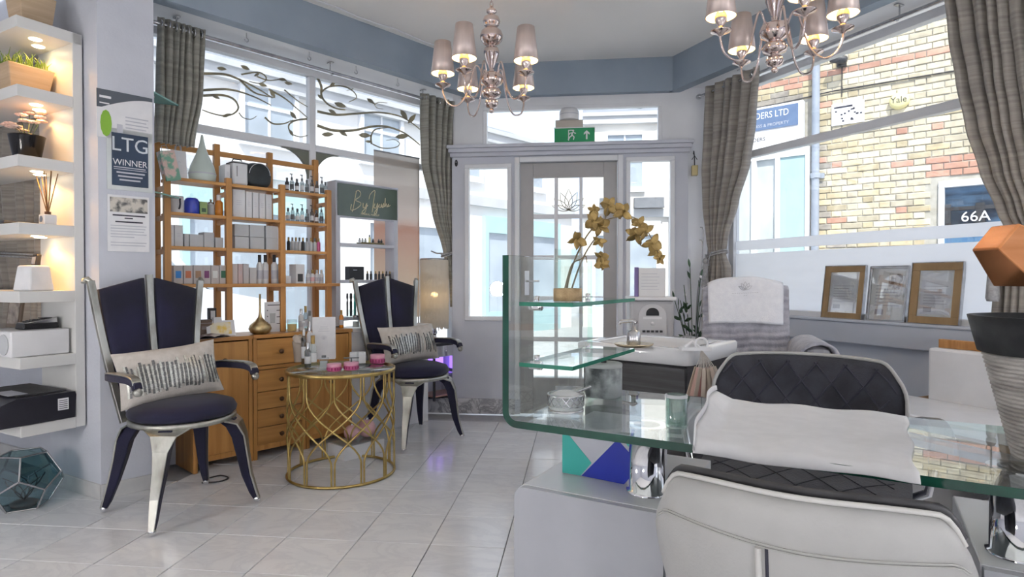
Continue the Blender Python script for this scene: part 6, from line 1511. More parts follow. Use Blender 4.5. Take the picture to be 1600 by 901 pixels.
# paper sheet drawn over the desk
t = thing('paper_sheet', 'white crinkled couch paper laid across the glass desk', 'paper', (0, 0, 0))
cA, cB, cC, cD = onz(1118, 622, DZ+.004), onz(1416, 650, DZ+.004), onz(1434, 742, DZ+.004), onz(1079, 695, DZ+.004)
def sheet(u, v):
    p = (cA*(1-u)+cB*u)*(1-v)+(cD*(1-u)+cC*u)*v
    g = (FE.inverted() @ p).y-DG0
    bend = 0
    if g < 0: bend = -.004-(-g)*.6
    z = DZ+.0035+.0028*math.sin(17*u+3*v)*math.sin(5*v+1)+.003*math.sin(9*v+2*u)**2
    if u < .10: z += (.10-u)*.32*(.4+.6*math.sin(3.3*v+.4))
    e = FE.to_3x3() @ Vector((0, 1, 0)); p2 = Vector((p.x, p.y, z+bend))
    p2 += FE.to_3x3() @ Vector((.004*math.sin(14*v), .006*math.sin(11*u)*v, 0))
    return p2
m = MB(); m.grid(sheet, 48, 24); obj('sheet', m, PAPROLL, t, solid=.0015)
m = MB(); m.grid(lambda u, v: sheet(.0+u*.008, v)+Vector((-.012*u*0, 0, .004+.012*math.sin(PI*u))), 3, 24); obj('curled_edge', m, PAPROLL, t, solid=.0012)
# things on the glass
def dz_(px, py, z=DZ+.0005): return onz(px, py, z)
t = thing('ring_dish', 'round silver lattice dish of white powder on the glass desk', 'dish', dz_(884, 640), aE)
r_ = .043
m = MB(); m.lathe([(r_, .0), (r_, .004), (r_*.95, .004), (r_*.95, .001)], 32); m.lathe([(r_+.001, .036), (r_+.001, .040), (r_-.002, .040), (r_-.002, .036)], 32, cap=False); m.lathe([(r_+.001, .012), (r_+.001, .014)], 32, cap=False); obj('rim', m, SILVER, t)
m = MB(); m.lathe([(r_-.003, .002), (r_-.003, .038)], 32, cap=False); obj('glass_wall', m, CLEAR, t)
m = MB()
for k in range(14):
    a = 2*PI*k/14; b = 2*PI*(k+1)/14
    for p, q in ((a, b), (b, a)): m.tube([((r_+.0008)*math.cos(p+(q-p)*i/3), (r_+.0008)*math.sin(p+(q-p)*i/3), .013+.023*i/3) for i in range(4)], .0013, 4)
obj('lattice', m, SILVER, t)
m = MB(); m.lathe([(r_-.004, .004), (r_-.004, .036), (r_*.5, .044), (0, .048)], 28); obj('powder', m, pm('white_powder', (.84, .84, .86), rough=.95, bump=.5, bscale=(200, 200, 200)), t)
m = MB(); m.tube([(.02, .02, .042), (.05, .035, .055)], .004, 8); obj('spoon', m, SILVER, t)
t = thing('stone_jar', 'grey concrete lidded jar with a black stain and knob on the glass desk', 'jar', dz_(943, 618), 0)
m = MB(); m.lathe([(.047, .0005), (.049, .004), (.049, .076), (.047, .078)], 32); obj('body', m, CONC, t); m = MB(); m.lathe([(.049, .078), (.0495, .080), (.0495, .087), (.047, .089), (0, .089)], 32); obj('lid', m, pm('pale_concrete', (.40, .42, .42), rough=.7, scale=(20, 20, 20), bump=.2), t); m = MB(); m.lathe([(.008, .089), (.008, .102), (.010, .106), (0, .108)], 14); obj('knob', m, BLACK, t)
t = thing('drinking_glass', 'small clear tumbler on the glass desk beside the couch paper', 'glass', dz_(1057, 668), 0)
m = MB(); m.lathe([(.0, .0005), (.021, .0005), (.022, .006), (.022, .07), (.020, .07), (.020, .008), (0, .008)], 28); obj('tumbler', m, glass('green_tumbler_glass', (.80, .90, .86), .14), t); m = MB(); m.lathe([(.0225, .064), (.0228, .07), (.0198, .0705)], 28, cap=False); obj('rim', m, CARTONG, t)
# vase and gold orchid
vb = onz(887, 471, 1.0005); 
t = thing('glass_vase', 'small clear cylinder vase with a tan sand base on the upper glass shelf', 'vase', vb, 0)
m = MB(); m.lathe([(.031, .0005), (.032, .003), (.032, .12), (.0305, .12), (.0305, .004)], 32, cap=False); obj('glass', m, CLEAR, t)
m = MB(); m.lathe([(.0, .001), (.0325, .001), (.0325, .030), (0, .031)], 32); obj('sand', m, pm('tan_wicker', (.50, .36, .20), (.38, .26, .13), rough=.7, scale=(60, 60, 60), bump=.5), t)
t = thing('gold_orchid', 'dried gold orchid arching out of the clear vase', 'orchid', (0, 0, 0))
YV = vb.y
def op(px, py, dy=0): return at(px, py, YV+dy)
stem1 = [op(884, 466), op(890, 430), op(905, 390, .01), op(925, 358, .02), op(952, 342, .03), op(985, 338, .03), op(1005, 352, .02), op(1020, 376, .01), op(1031, 400)]
stem2 = [op(889, 466, .01), op(902, 425, .02), op(915, 395, .03), op(930, 372, .03), op(942, 355, .03), op(950, 325, .02)]
stem3 = [op(880, 462), op(893, 415, -.01), op(907, 405, -.02), op(915, 400, -.02), op(917, 410, -.02)]
for P in (stem1, stem2, stem3):
    P = smooth_path(P, 5); n = len(P); m = MB(); m.tube(P, [.0022-.0012*i/n for i in range(n)], 6); obj('stem', m, pm('dry_stem', (.26, .20, .12), rough=.7), t)
def bloom(c, r, rot, seed):
    rd = random.Random(seed); m = MB()
    for k in range(5):
        a = rot+2*PI*k/5; tilt = rd.uniform(-.5, .7); R = Matrix.Translation(c) @ Matrix.Rotation(rd.uniform(-.7, .7), 4, 'X') @ Matrix.Rotation(rd.uniform(-.6, .6), 4, 'Z') @ Matrix.Rotation(a, 4, 'Y') @ Matrix.Rotation(tilt, 4, 'X')
        wd_ = r*(.42 if k % 2 else .30)
        m.grid(lambda u, v: ((u-.5)*2*wd_*math.sin(PI*min(1, .12+v*.88))**.7, .10*r*math.cos(3*u)+.25*r*v*v, r*v), 4, 5, M=R)
    return m
bl = [(928, 328, .6), (952, 322, 1), (974, 331, 1), (926, 345, .9), (938, 352, 1), (902, 373, .95), (936, 376, .7), (940, 402, .8), (941, 414, .7), (998, 350, .8), (994, 367, 1), (1008, 362, .9), (1019, 380, 1), (1026, 391, .9), (1031, 404, .55)]
for i, (px, py, sc) in enumerate(bl):
    m = bloom(op(px, py, .025*math.sin(i*2.1)), .026*sc, i*.9, i); obj('petal_cluster', m, GOLDL, t, solid=.0012)

# ------------------------------------------------------------------ chairs at the desk
def shell_chair(name, label, loc, rz, quilt):
    """office chair; local +x is the side the seat faces"""
    t = thing(name, label, 'chair', loc, rz)
    return t
# near cream chair: back to the camera, pushed under the desk
def back_fn(W_, H, z0, lean, curve, topdip, wtop, off=0.0, taper=.75):
    def fn(u, v):
        x = 2*u-1; hw = W_/2*(taper+(1-taper)*math.sin(PI/2*min(1, v*1.15)))*(1 if v < .8 else 1-.09*((v-.8)/.2)**2*1)
        r = .16
        top = H-topdip*abs(x)**3.0
        if abs(x) > 1-r: top -= .035*((abs(x)-(1-r))/r)**2
        z = z0+(top-z0)*v
        return Vector((-lean*v+curve*x*x*(1-.2*v)+off, hw*x, z))
    return fn
nc = dpt(.612, -.115, 0)
nf = math.atan2(FE[1][1], FE[0][1])     # the chair looks along +g (towards the street)
t = thing('cream_desk_chair', 'cream leather chair with a seamed back, foremost in front of the desk', 'chair', nc, nf)
fn = back_fn(.445, .752, .36, .075, .115, .022, .42, -.10+.05)
def thick(name, fn, th, mat_out, nu=28, nv=18, parent=None, mats=None, edge=0):
    """closed padded shell: outer face at -th/2, inner at +th/2"""
    m = MB(); vs = []
    for s_ in (-1, 1):
        for j in range(nv+1):
            for i in range(nu+1):
                p = fn(i/nu, j/nv).copy(); e = min(1, 8*min(i/nu, 1-i/nu, 1-j/nv)+.35); p.x += s_*th/2*e; vs.append(p)
    N = (nu+1)*(nv+1)
    fo = []; fi = []
    for j in range(nv):
        for i in range(nu):
            a = j*(nu+1)+i; f = (a, a+1, a+nu+2, a+nu+1); fo.append(f); fi.append(tuple(N+k for k in f[::-1]))
    bd = list(range(nu+1))+[j*(nu+1)+nu for j in range(1, nv+1)]+[nv*(nu+1)+i for i in range(nu-1, -1, -1)]+[j*(nu+1) for j in range(nv-1, 0, -1)]
    fe = [(b, a, N+a, N+b) for a, b in zip(bd, bd[1:]+bd[:1])]
    m.add(vs, fo+fi+fe, [0]*len(fo)+[1]*len(fi)+[edge]*len(fe), True)
    return obj(name, m, mats, parent)
bk = thick('backrest', fn, .055, None, parent=t, mats=[LEATH, QUILT])
m = MB(); P = [fn(i/40, 1)+Vector((-.012, 0, .002)) for i in range(41)]; m.tube(P, .004, 6); P = [fn(i/40, .995)+Vector((.016, 0, -.001)) for i in range(41)]; obj('top_piping', m, pm('piping_cream', (.66, .65, .63), rough=.5), bk)
m = MB(); m.tube([fn(i/40, 1)+Vector((.014, 0, .003)) for i in range(41)], .007, 6); obj('dark_piping', m, DKGREY, bk)
m = MB(); m.tube([fn(.03+.94*i/40, .85-.03*(1-(2*(i/40)-1)**2))+Vector((-.0285, 0, 0)) for i in range(41)], .0016, 4); m.tube([fn(.03+.94*i/40, .838-.03*(1-(2*(i/40)-1)**2))+Vector((-.0285, 0, 0)) for i in range(41)], .0014, 4); obj('stitching', m, pm('seam_thread', (.44, .435, .42), rough=.7), bk)
m = MB(); m.tube([fn(.595, .02+.785*i/14)+Vector((-.0285, 0, 0)) for i in range(15)], .005, 6); obj('seam_welt', m, pm('piping_cream', (.66, .65, .63)), bk)
m = MB(); m.tube([fn(.570, .02+.785*i/14)+Vector((-.0265, 0, 0)) for i in range(15)], .0030, 5); obj('seam_gap', m, INK, bk)
m = MB(); m.grid(lambda u, v: Vector((.0+.40*u, (v-.5)*.44, .47+.02*math.sin(PI*u)*math.sin(PI*v))), 10, 10); obj('seat', m, QUILT, t, solid=.07)
m = MB(); m.lathe([(.03, .06), (.03, .43)], 16, c=(.18, 0)); m.lathe([(.14, .42), (.14, .435)], 16, c=(.18, 0)); obj('column', m, CHROME, t)
for k in range(5):
    a = 2*PI*k/5+.3; m = MB(); m.tube([(.18, 0, .09), (.18+.22*math.cos(a), .22*math.sin(a), .055)], [.022, .014], 8); lg = obj('leg', m, CHROME, t); m = MB(); m.ball((.18+.22*math.cos(a), .22*math.sin(a), .026), .026, 12, 8, sq=(1, .6, 1)); obj('castor', m, BLACK, lg)
# far quilted chair facing the camera
qc = dpt(.535, .86, 0)
t = thing('quilted_chair', 'charcoal quilted bucket chair with a cream shell behind the desk', 'chair', qc, nf+PI+.03)
fq = back_fn(.54, .805, .42, .10, .10, .010, .5, -.10, .94)
qb = thick('backrest', fq, .07, None, parent=t, mats=[LEATH, QUILT], edge=0)
m = MB()
def qd(u, v): return fq(u, v)+Vector((.0355, 0, 0))
for k in range(-6, 12):
    for sg in (-1, 1):
        P = []
        for i in range(13):
            v = .05+.90*i/12; u = k*.16+(.0 if sg > 0 else .0)+sg*(v-.5)*.55+.0
            if .04 < u < .96: P.append(qd(u, v))
        if len(P) > 1: m.tube(P, .0030, 4)
obj('quilt_stitching', m, INK, qb)
m = MB(); P = [fq(i/40, 1)+Vector((.012, 0, .002)) for i in range(41)]; P = [fq(0, j/16)+Vector((.02, -.002, 0)) for j in range(17)]+P[1:-1]+[fq(1, j/16)+Vector((.02, .002, 0)) for j in range(16, -1, -1)]; m.tube(P, .006, 6); obj('piping', m, LEATH, qb)
m = MB(); m.grid(lambda u, v: Vector((-.12+.48*u, (v-.5)*.56*(1-.12*u), .47+.025*math.sin(PI*u)*math.sin(PI*v))), 12, 12); st_ = obj('seat', m, QUILT, t, solid=.08)
m = MB()
for k in range(-4, 9):
    for sg in (-1, 1):
        P = []
        for i in range(13):
            u = i/12; v = k*.2+sg*(u-.5)*.8
            if 0.03 < v < .97: P.append(Vector((-.12+.48*u, (v-.5)*.56*(1-.12*u), .512+.025*math.sin(PI*u)*math.sin(PI*v))))
        if len(P) > 1: m.tube(P, .0012, 4)
obj('quilt_stitching', m, pm('quilt_thread', (.03, .032, .042), rough=.9), st_)
for sg in (-1, 1):
    P = smooth_path([(-.14, sg*.30, .62), (.0, sg*.325, .655), (.18, sg*.325, .655), (.34, sg*.31, .64)], 4); n = len(P); m = MB(); m.sweep(P, (0, 1, 0), [.055]*n, [.03]*n); ar = obj('armrest', m, BLACK, t, bevel=.01)
    m = MB(); m.tube([(.16, sg*.32, .64), (.14, sg*.30, .50), (.10, sg*.20, .43)], .012, 8); obj('arm_post', m, CHROME, ar)
    m = MB(); m.sweep([p+Vector((0, 0, -.02)) for p in P], (0, 1, 0), [.06]*n, [.010]*n); obj('arm_trim', m, LEATH, ar)
m = MB(); m.lathe([(.03, .06), (.03, .42)], 16, c=(.08, 0)); m.lathe([(.15, .42), (.15, .43)], 16, c=(.08, 0)); obj('column', m, CHROME, t)
for k in range(5):
    a = 2*PI*k/5; m = MB(); m.tube([(.08, 0, .09), (.08+.27*math.cos(a), .27*math.sin(a), .055)], [.022, .014], 8); lg = obj('leg', m, CHROME, t); m = MB(); m.ball((.08+.27*math.cos(a), .27*math.sin(a), .026), .026, 12, 8, sq=(1, .6, 1)); obj('castor', m, BLACK, lg)

# ------------------------------------------------------------------ wash basin unit
bF = onz(907, 533, .80); bR = onz(1076, 546, .80)
dv = bR-bF; FW = frame(dv.x, dv.y); bw = dv.length; bdp = .46
bt = thing('basin_unit', 'white square basin on a black streaked wood cabinet behind the desk', 'basin', (bF.x, bF.y, 0), ang(FW))
m = MB(); m.box(.012, bw-.012, .012, bdp-.01, .06, .735); obj('cabinet', m, BLKWOOD, bt, bevel=.004)
for a, b in ((.08, .39), (.40, .73)): m = MB(); m.box(.014, bw-.014, .002, .012, a, b); d_ = obj('drawer', m, BLKWOOD, bt, bevel=.002)
m = MB(); m.box(.05, bw-.05, .05, bdp-.05, 0, .06); obj('plinth', m, BLACK, bt)
def basin():
    m = MB(); r = .045
    def rr(x0, x1, y0, y1, rad, n=5):
        P = []
        for cx, cy, a in ((x1-rad, y1-rad, 0), (x0+rad, y1-rad, PI/2), (x0+rad, y0+rad, PI), (x1-rad, y0+rad, 1.5*PI)):
            for i in range(n+1): P.append((cx+rad*math.cos(a+PI/2*i/n), cy+rad*math.sin(a+PI/2*i/n)))
        return P
    rings = [(rr(.02, bw-.02, .02, bdp, .02), .735), (rr(-.012, bw+.012, -.012, bdp+.01, .025), .742), (rr(-.016, bw+.016, -.016, bdp+.012, .03), .792), (rr(-.010, bw+.010, -.010, bdp+.006, .03), .80), (rr(.03, bw-.03, .03, bdp-.10, .05), .80), (rr(.045, bw-.045, .045, bdp-.115, .06), .785), (rr(.09, bw-.09, .09, bdp-.16, .07), .70), (rr(.20, bw-.20, .18, bdp-.25, .03), .69)]
    n = len(rings[0][0]); vs = [(x, y, z) for P, z in rings for x, y in P]; fs = []
    for j in range(len(rings)-1):
        for i in range(n): k = (i+1) % n; fs.append((j*n+i, j*n+k, (j+1)*n+k, (j+1)*n+i))
    m.add(vs, fs, 0, True); m.add(vs[-n:], [list(range(n))]); m.add(vs[:n], [list(range(n))[::-1]])
    return m
obj('basin', basin(), pm('white_ceramic_glaze', (.80, .81, .83), (.77, .78, .80), rough=.12, coat=.5), bt)
m = MB(); m.lathe([(.022, .6905), (.022, .694), (0, .694)], 16, c=(bw/2, bdp*.46)); obj('waste', m, CHROME, bt)
p = onz(990, 541, .8005); t = thing('soap_dispenser', 'chrome soap pump on a flat brass dish at the front of the basin', 'soap dispenser', p, ang(FW))
m = MB(); m.lathe([(.0, .0005), (.062, .0005), (.072, .008), (.074, .012), (.066, .012), (.05, .006), (0, .006)], 28); obj('dish', m, pm('brass_dish', (.62, .52, .36), rough=.25, metal=.9), t)
m = MB(); m.lathe([(.024, .006), (.026, .01), (.026, .052), (.02, .06), (.01, .062), (.008, .092), (.0, .094)], 20); obj('body', m, SILVER, t); m = MB(); m.tube([(.012, 0, .09), (-.0, 0, .097), (-.05, -.01, .092), (-.055, -.01, .084)], .007, 8); obj('spout', m, SILVER, t)
# nail colour swatches on a ring
p = W(FW, 0, 0, 0); hook = Matrix.Translation((bF.x, bF.y, 0)) @ FW @ Vector((bw-.0, .015, .80))
t = thing('nail_swatches', 'bunch of pink and beige nail colour sticks on cords at the basin corner', 'nail swatches', (hook.x+.03, hook.y-.03, 0), 0)
zt_ = .80
m = MB(); m.tube([(.022*math.cos(2*PI*i/14), 0, zt_+.022+.022*math.sin(2*PI*i/14)) for i in range(14)], .004, 6, closed=True); m.tube([(-.06, .0, zt_+.012), (-.03, .01, zt_+.03), (0, 0, zt_+.005)], .006, 6); m.box(-.075, .03, -.02, .02, zt_+.0006, zt_+.012); obj('ring', m, WPLAST, t)
SWC = [(.62, .52, .42), (.66, .44, .38), (.58, .50, .42), (.70, .58, .50), (.54, .28, .26), (.70, .60, .52), (.60, .52, .46), (.66, .50, .44)]
rd = random.Random(5)
for k in range(15):
    a = -.36+.9*k/14; L = rd.uniform(.11, .17); x0 = .0; d0 = .065
    c0_ = Vector((math.sin(a)*d0, -.015-.012*(k % 3), zt_-.01-.05*math.cos(a))); dirv = Vector((math.sin(a*.75), 0, -math.cos(a*.75)))
    m = MB(); c1 = c0_+dirv*L; m.sweep([c0_, c0_*.5+c1*.5, c1], (math.cos(a), .25*(-1)**k, 0), [.012, .015, .013], [.003]*3); sw = obj('colour_stick', m, pm('swatch_%d' % (k % 8), SWC[k % 8], rough=.3), t)
    m = MB(); m.tube([(0, 0, zt_+.002), c0_*.5+Vector((0, -.01, zt_*.5)), c0_], .0014, 4); obj('cord', m, LINEN, sw)
# grey tower appliance with a carton on top
p = at(1016, 470, 3.55); t = thing('grey_tower_appliance', 'grey tower appliance with an arched dial panel in front of the door wall', 'appliance', (p.x, p.y, 0), ang(FD))
zt_ = at(1016, 463, 3.55).z
GRP = pm('grey_appliance_plastic', (.50, .50, .52), (.46, .46, .48), rough=.4)
m = MB(); m.box(-.125, .125, -.10, .14, .01, zt_-.02); obj('body', m, GRP, t, bevel=.02); m = MB(); m.box(-.135, .135, -.115, .15, zt_-.02, zt_); obj('lid', m, WPLAST, t, bevel=.006)
arch = lambda w_, h_, z: [(-w_, z), (w_, z)]+[(w_*math.cos(a), z+h_+w_*.9*math.sin(a)) for a in [PI*i/14 for i in range(15)]]
Mx = Matrix(((1, 0, 0, 0), (0, 0, -1, -.101), (0, 1, 0, 0), (0, 0, 0, 1)))
m = MB(); m.prism(arch(.078, .16, zt_-.27), 0, .012, M=Mx); fp = obj('arched_panel', m, pm('pale_grey_plastic', (.62, .62, .64), rough=.35), t, bevel=.003)
Mx2 = Matrix(((1, 0, 0, 0), (0, 0, -1, -.114), (0, 1, 0, 0), (0, 0, 0, 1)))
m = MB(); m.prism(arch(.036, .012, zt_-.105), 0, .003, M=Mx2); obj('display', m, BLACK, fp); m = MB(); m.box(-.052, .052, -.115, -.112, zt_-.125, zt_-.112); m.ball((0, -.116, zt_-.15), .010, 10, 6); obj('dial', m, WPLAST, fp)
m = MB()
for k in range(5): m.box(-.056+k*.024, -.040+k*.024, -.118, -.112, zt_-.20, zt_-.188)
m.tube([(-.05+.1*i/8, -.115, zt_-.215-.02*math.sin(PI*i/8)) for i in range(9)], .003, 5); obj('button', m, DKGREY, fp)
m = MB(); m.box(-.10, .10, -.08, .12, 0, .012); obj('foot', m, BLACK, t)
t = thing('product_carton', 'pale printed carton with a purple spine on top of the grey tower', 'box', (p.x+.0, p.y, zt_), ang(FD)-.12)
m = MB(); m.box(-.065, .085, -.06, .05, .0005, .165); obj('carton', m, CARTON, t, bevel=.002); m = MB(); m.box(-.090, -.066, -.055, .045, .0005, .17); obj('spine_box', m, pm('purple_card', (.20, .16, .38), rough=.5), t, bevel=.002)
m = MB()
for k in range(6): m.box(-.05, .05-.01*(k % 2), -.0607, -.06, .04+.018*k, .043+.018*k)
obj('print', m, GREYC, t)

# ------------------------------------------------------------------ treatment chair with throw and towel
mc = Vector((1.17, 3.02, 0)); rzc = math.radians(-108)
t = thing('treatment_chair', 'grey upholstered treatment chair with a towelled arm by the right window', 'armchair', mc, rzc)
UPH = pm('grey_upholstery', (.34, .34, .37), (.28, .28, .31), rough=.8, scale=(20, 20, 20), bump=.3)
m = MB(); m.box(-.26, .26, -.25, .25, .10, .34); obj('base', m, UPH, t, bevel=.02); m = MB(); m.box(-.22, .30, -.23, .23, .34, .48); obj('seat', m, UPH, t, bevel=.04)
Mb = Matrix.Translation((-.20, 0, .40)) @ Matrix.Rotation(-.20, 4, 'Y'); m = MB(); m.grid(lambda u, v: (0, 0, 0), 1, 1) if False else m.box(-.06, .06, -.215, .215, 0, .57, M=Mb); obj('backrest', m, UPH, t, bevel=.05)
for sg in (-1, 1):
    m = MB(); m.box(-.22, .24, sg*.285-.06, sg*.285+.06, .10, .75); obj('armrest', m, UPH, t, bevel=.04)
for x in (-.2, .2):
    for y in (-.2, .2): m = MB(); m.lathe([(.02, 0), (.026, .10)], 10, c=(x, y)); obj('leg', m, BLACK, t)
Mw = Matrix.Translation(mc) @ Matrix.Rotation(rzc, 4, 'Z')
def drape(name, label, v0, v1, hw0, hw1, off, mat, cat, rip, zfold, nv=36):
    """cloth over the chair back; v runs down the front"""
    q = thing(name, label, cat, (0, 0, 0))
    def fn_(u, v):
        x = 2*u-1; s_ = v0+(v1-v0)*v; hw = hw0+(hw1-hw0)*v
        arch_ = .035*(1-abs(x)**2.4)
        if s_ < 0: p = Vector((-.075-off-.0, x*hw, .57+s_+arch_))
        elif s_ < .15:
            a = PI*s_/.15; p = Vector((-(.075+off)*math.cos(a), x*hw, .57+arch_+.035*math.sin(a)+off))
        else: p = Vector((.075+off, x*hw, .57+arch_*(max(0, 1-(s_-.15)*5))-(s_-.15)))
        p.x += rip*math.sin(zfold*s_+2*x)*.5+(.015*abs(x)**4)*(-1 if s_ > .1 else 1)
        p.z += rip*.4*math.sin(7*x)
        return Mw @ Mb @ p
    m = MB(); m.grid(fn_, 28, nv); obj('cloth', m, mat, q, solid=.007)
    return q, fn_
drape('plush_throw', 'grey plush throw covering the back of the treatment chair', -.30, .80, .215, .215, .014, THROW, 'throw', .010, 170, 170)
q, tf = drape('white_towel', 'white towel with a lotus emblem over the top of the treatment chair', -.12, .315, .195, .183, .032, TOWEL, 'towel', .004, 20)
tc_ = tf(.5, .66); m = MB()
nrm = (tf(.5, .72)-tf(.5, .68)).normalized(); sd_ = (tf(.52, .7)-tf(.48, .7)).normalized(); fw = sd_.cross(nrm).normalized()
if fw.y > 0: fw = -fw
def tp_(x, z): return tc_+sd_*x-nrm*z+fw*.012
for a, L, w_ in ((0, .045, .009), (.5, .042, .008), (-.5, .042, .008), (1.0, .040, .007), (-1.0, .040, .007)):
    m.tube([tp_(p[0], p[2]) for p in petal(a, L, w_, (0, 0, 0))], .0013, 4)
for k in range(12): m.tube([tp_(-.065+.011*k, -.016), tp_(-.058+.011*k, -.016)], .0014, 4)
for k in range(2): m.tube([tp_(-.008+.010*k, -.030), tp_(-.002+.010*k, -.030)], .0014, 4)
obj('lotus_emblem', m, GREYC, q)
# towel on the arm
q = thing('arm_towel', 'grey towel folded over the right arm of the treatment chair', 'towel', (0, 0, 0))
def af(u, v):
    a = -.35*PI+1.7*PI*v; r = .075
    y = .285+r*math.cos(PI*1.15*(v)-.08*PI)*1.05; z = .75-.055+r*math.sin(PI*1.15*v-.08*PI)*.95
    if v > .92: z -= (v-.92)*.8
    if v < .08: z -= (.08-v)*.8
    return Mw @ Vector((-.18+.42*u, y+.004*math.sin(20*u), z+.003*math.sin(31*u+9*v)))
m = MB(); m.grid(af, 18, 22); obj('cloth', m, THROW, q, solid=.012)

# ------------------------------------------------------------------ right window: rod, curtains, tiebacks, frames
RO = 3.17
rod('right_window_rod', 'silver curtain rod with a round finial above the right shop window', FR, sl(FR, 1092, RO), -.6, RO, 2.425, (sl(FR, 1152, RO), sl(FR, 1396, RO), -1.2), (sl(FR, 1091, RO),), 2.505)
def rk(px, py, o=RO): return hit(FR, px, py, o)
ck = []
for py, a, b, f in ((138, 1101, 1187, 1), (200, 1099, 1178, 1), (260, 1096, 1168, .95), (320, 1098, 1150, .8), (372, 1104, 1135, .6), (398, 1108, 1132, .5), (420, 1100, 1140, .8), (470, 1096, 1140, .9), (540, 1096, 1140, 1)):
    h_ = rk((a+b)/2, py); ck.append((h_.z if py > 138 else 2.47, rk(a, py).x, rk(b, py).x, f))
curtain('right_window_curtain', 'taupe eyelet curtain tied back at the far end of the right window', FR, ck, 6, .032, RO, CURT, eyelets=6)
z_ = rk(1118, 397).z
tieback('curtain_tieback', 'grey rope tieback with a tassel on the far right window curtain', FR, rk(1106, 397).x, rk(1134, 397).x, RO, z_, .045, (rk(1088, 360).x, 3.30, rk(1088, 360).z), (rk(1112, 400).x, RO-.06, z_-.03))
ck = []
RO2 = 3.12
for py, a, b, f in ((0, 1470, 1660, 1), (60, 1480, 1665, 1), (130, 1493, 1670, 1), (200, 1508, 1675, .95), (270, 1530, 1680, .85), (330, 1556, 1685, .7), (362, 1570, 1690, .55), (400, 1562, 1690, .75), (450, 1550, 1690, .9), (520, 1545, 1690, 1), (600, 1548, 1690, 1)):
    h_ = hit(FR, a, py, RO2); ck.append((h_.z if py > 0 else 2.47, h_.x, hit(FR, b, py, RO2).x, f))
curtain('right_window_curtain', 'taupe eyelet curtain swept back at the near end of the right window', FR, ck, 9, .032, RO2, CURT, eyelets=9)
hz_ = hit(FR, 1572, 360, RO2)
tieback('curtain_tieback', 'grey rope tieback with a long tassel on the near right window curtain', FR, hz_.x-.01, hit(FR, 1690, 350, RO2).x+.02, RO2, hz_.z, .065, (hit(FR, 1720, 320, RO2).x, 3.28, hz_.z+.12), (hit(FR, 1554, 395, RO2-.05).x, RO2-.06, hit(FR, 1554, 395, RO2-.05).z))
def photo_frame(label, px0, px1, pyb, h_, fmat, fw_, inner, rz_=0):
    o = 3.302; a = hit(FR, px0, pyb, o).x; b = hit(FR, px1, pyb, o).x; w_ = b-a
    t = thing('picture_frame', label, 'picture frame', W(FR, (a+b)/2, o, .8175), ang(FR)+rz_)
    Ml = Matrix.Rotation(-.13, 4, 'X')
    m = MB(); 
    for x0, x1, z0, z1 in ((-w_/2, w_/2, 0, fw_), (-w_/2, w_/2, h_-fw_, h_), (-w_/2, -w_/2+fw_, fw_, h_-fw_), (w_/2-fw_, w_/2, fw_, h_-fw_)): m.box(x0, x1, 0, .018, z0, z1, M=Ml)
    obj('frame', m, fmat, t, bevel=.002)
    m = MB()
    for x0, x1, z0, z1 in ((-w_/2-.004, w_/2+.004, -.0, .003), (-w_/2-.004, w_/2+.004, h_-.0, h_+.004), (-w_/2-.004, -w_/2, .003, h_), (w_/2, w_/2+.004, .003, h_)): m.box(x0, x1, -.003, .02, z0, z1, M=Ml)
    obj('outer_edge', m, SILVER, t)
    m = MB(); m.box(-w_/2+fw_, w_/2-fw_, .008, .012, fw_, h_-fw_, M=Ml); obj('mount', m, PAPER, t)
    g = .012; m = MB(); m.box(-w_/2+fw_+g, w_/2-fw_-g, .0065, .008, fw_+g, h_-fw_-g, M=Ml); obj('picture_print', m, inner, t)
    m = MB(); iw = w_-2*fw_-2*g; ih = h_-2*fw_-2*g
    for k in range(7): m.box(-iw*.4, iw*(.4-.1*(k % 3)), .0058, .0065, fw_+g+ih*(.25+.07*k), fw_+g+ih*(.262+.07*k), M=Ml)
    m.box(-iw*.38, -iw*.1, .0058, .0065, fw_+g+ih*.06, fw_+g+ih*.17, M=Ml); obj('print', m, pm('faded_print', (.42, .42, .52), rough=.6), t)
    m = MB(); m.box(-w_/2+fw_, w_/2-fw_, .003, .005, fw_, h_-fw_, M=Ml); obj('pane', m, glass('frame_glass', (.97, .98, .98), .10), t)
    return t, Ml, w_
FRW = pm('oak_frame', (.36, .24, .12), (.28, .18, .085), rough=.45, scale=(20, 20, 4))
ART = pm('pale_certificate', (.84, .86, .93), (.68, .68, .78), rough=.6, scale=(12, 12, 12), lo=.3, hi=.6)
photo_frame('oak framed certificate leftmost on the right window sill', 1283, 1345, 495, .318, FRW, .036, ART)
tq, Ml, w_ = photo_frame('silver framed notice with a flower photo in the middle of the sill', 1353, 1412, 500, .310, SILVER, .010, PAPER)
m = MB(); m.box(-.0, w_*.36, .0055, .0062, .18, .27, M=Ml); obj('flower_photo', m, pm('flower_photo_print', (.72, .66, .64), (.22, .16, .14), scale=(30, 30, 30), lo=.42, hi=.56), tq)
photo_frame('larger oak framed certificate rightmost on the right window sill', 1418, 1497, 507, .325, FRW, .040, ART)
# glass lantern hook by the door wall
p = hit(FD, 1084, 265, OD+.04); t = thing('wall_lantern', 'little amber glass lantern hanging on a hook right of the door surround', 'lantern', W(FD, p.x, OD+.01, p.z-.05), ang(FD))
m = MB(); m.box(-.022, .022, -.022, .022, .0, .075); obj('glass', m, pm('amber_lantern', (.62, .52, .26), rough=.2), t, bevel=.004); m = MB(); m.tube([(0, 0, .075), (0, .005, .14), (0, .03, .19), (0, .045, .17)], .004, 6); m.tube([(-.02, 0, .12), (0, 0, .15), (.02, 0, .12)], .003, 5); obj('hook', m, DKGREY, t)
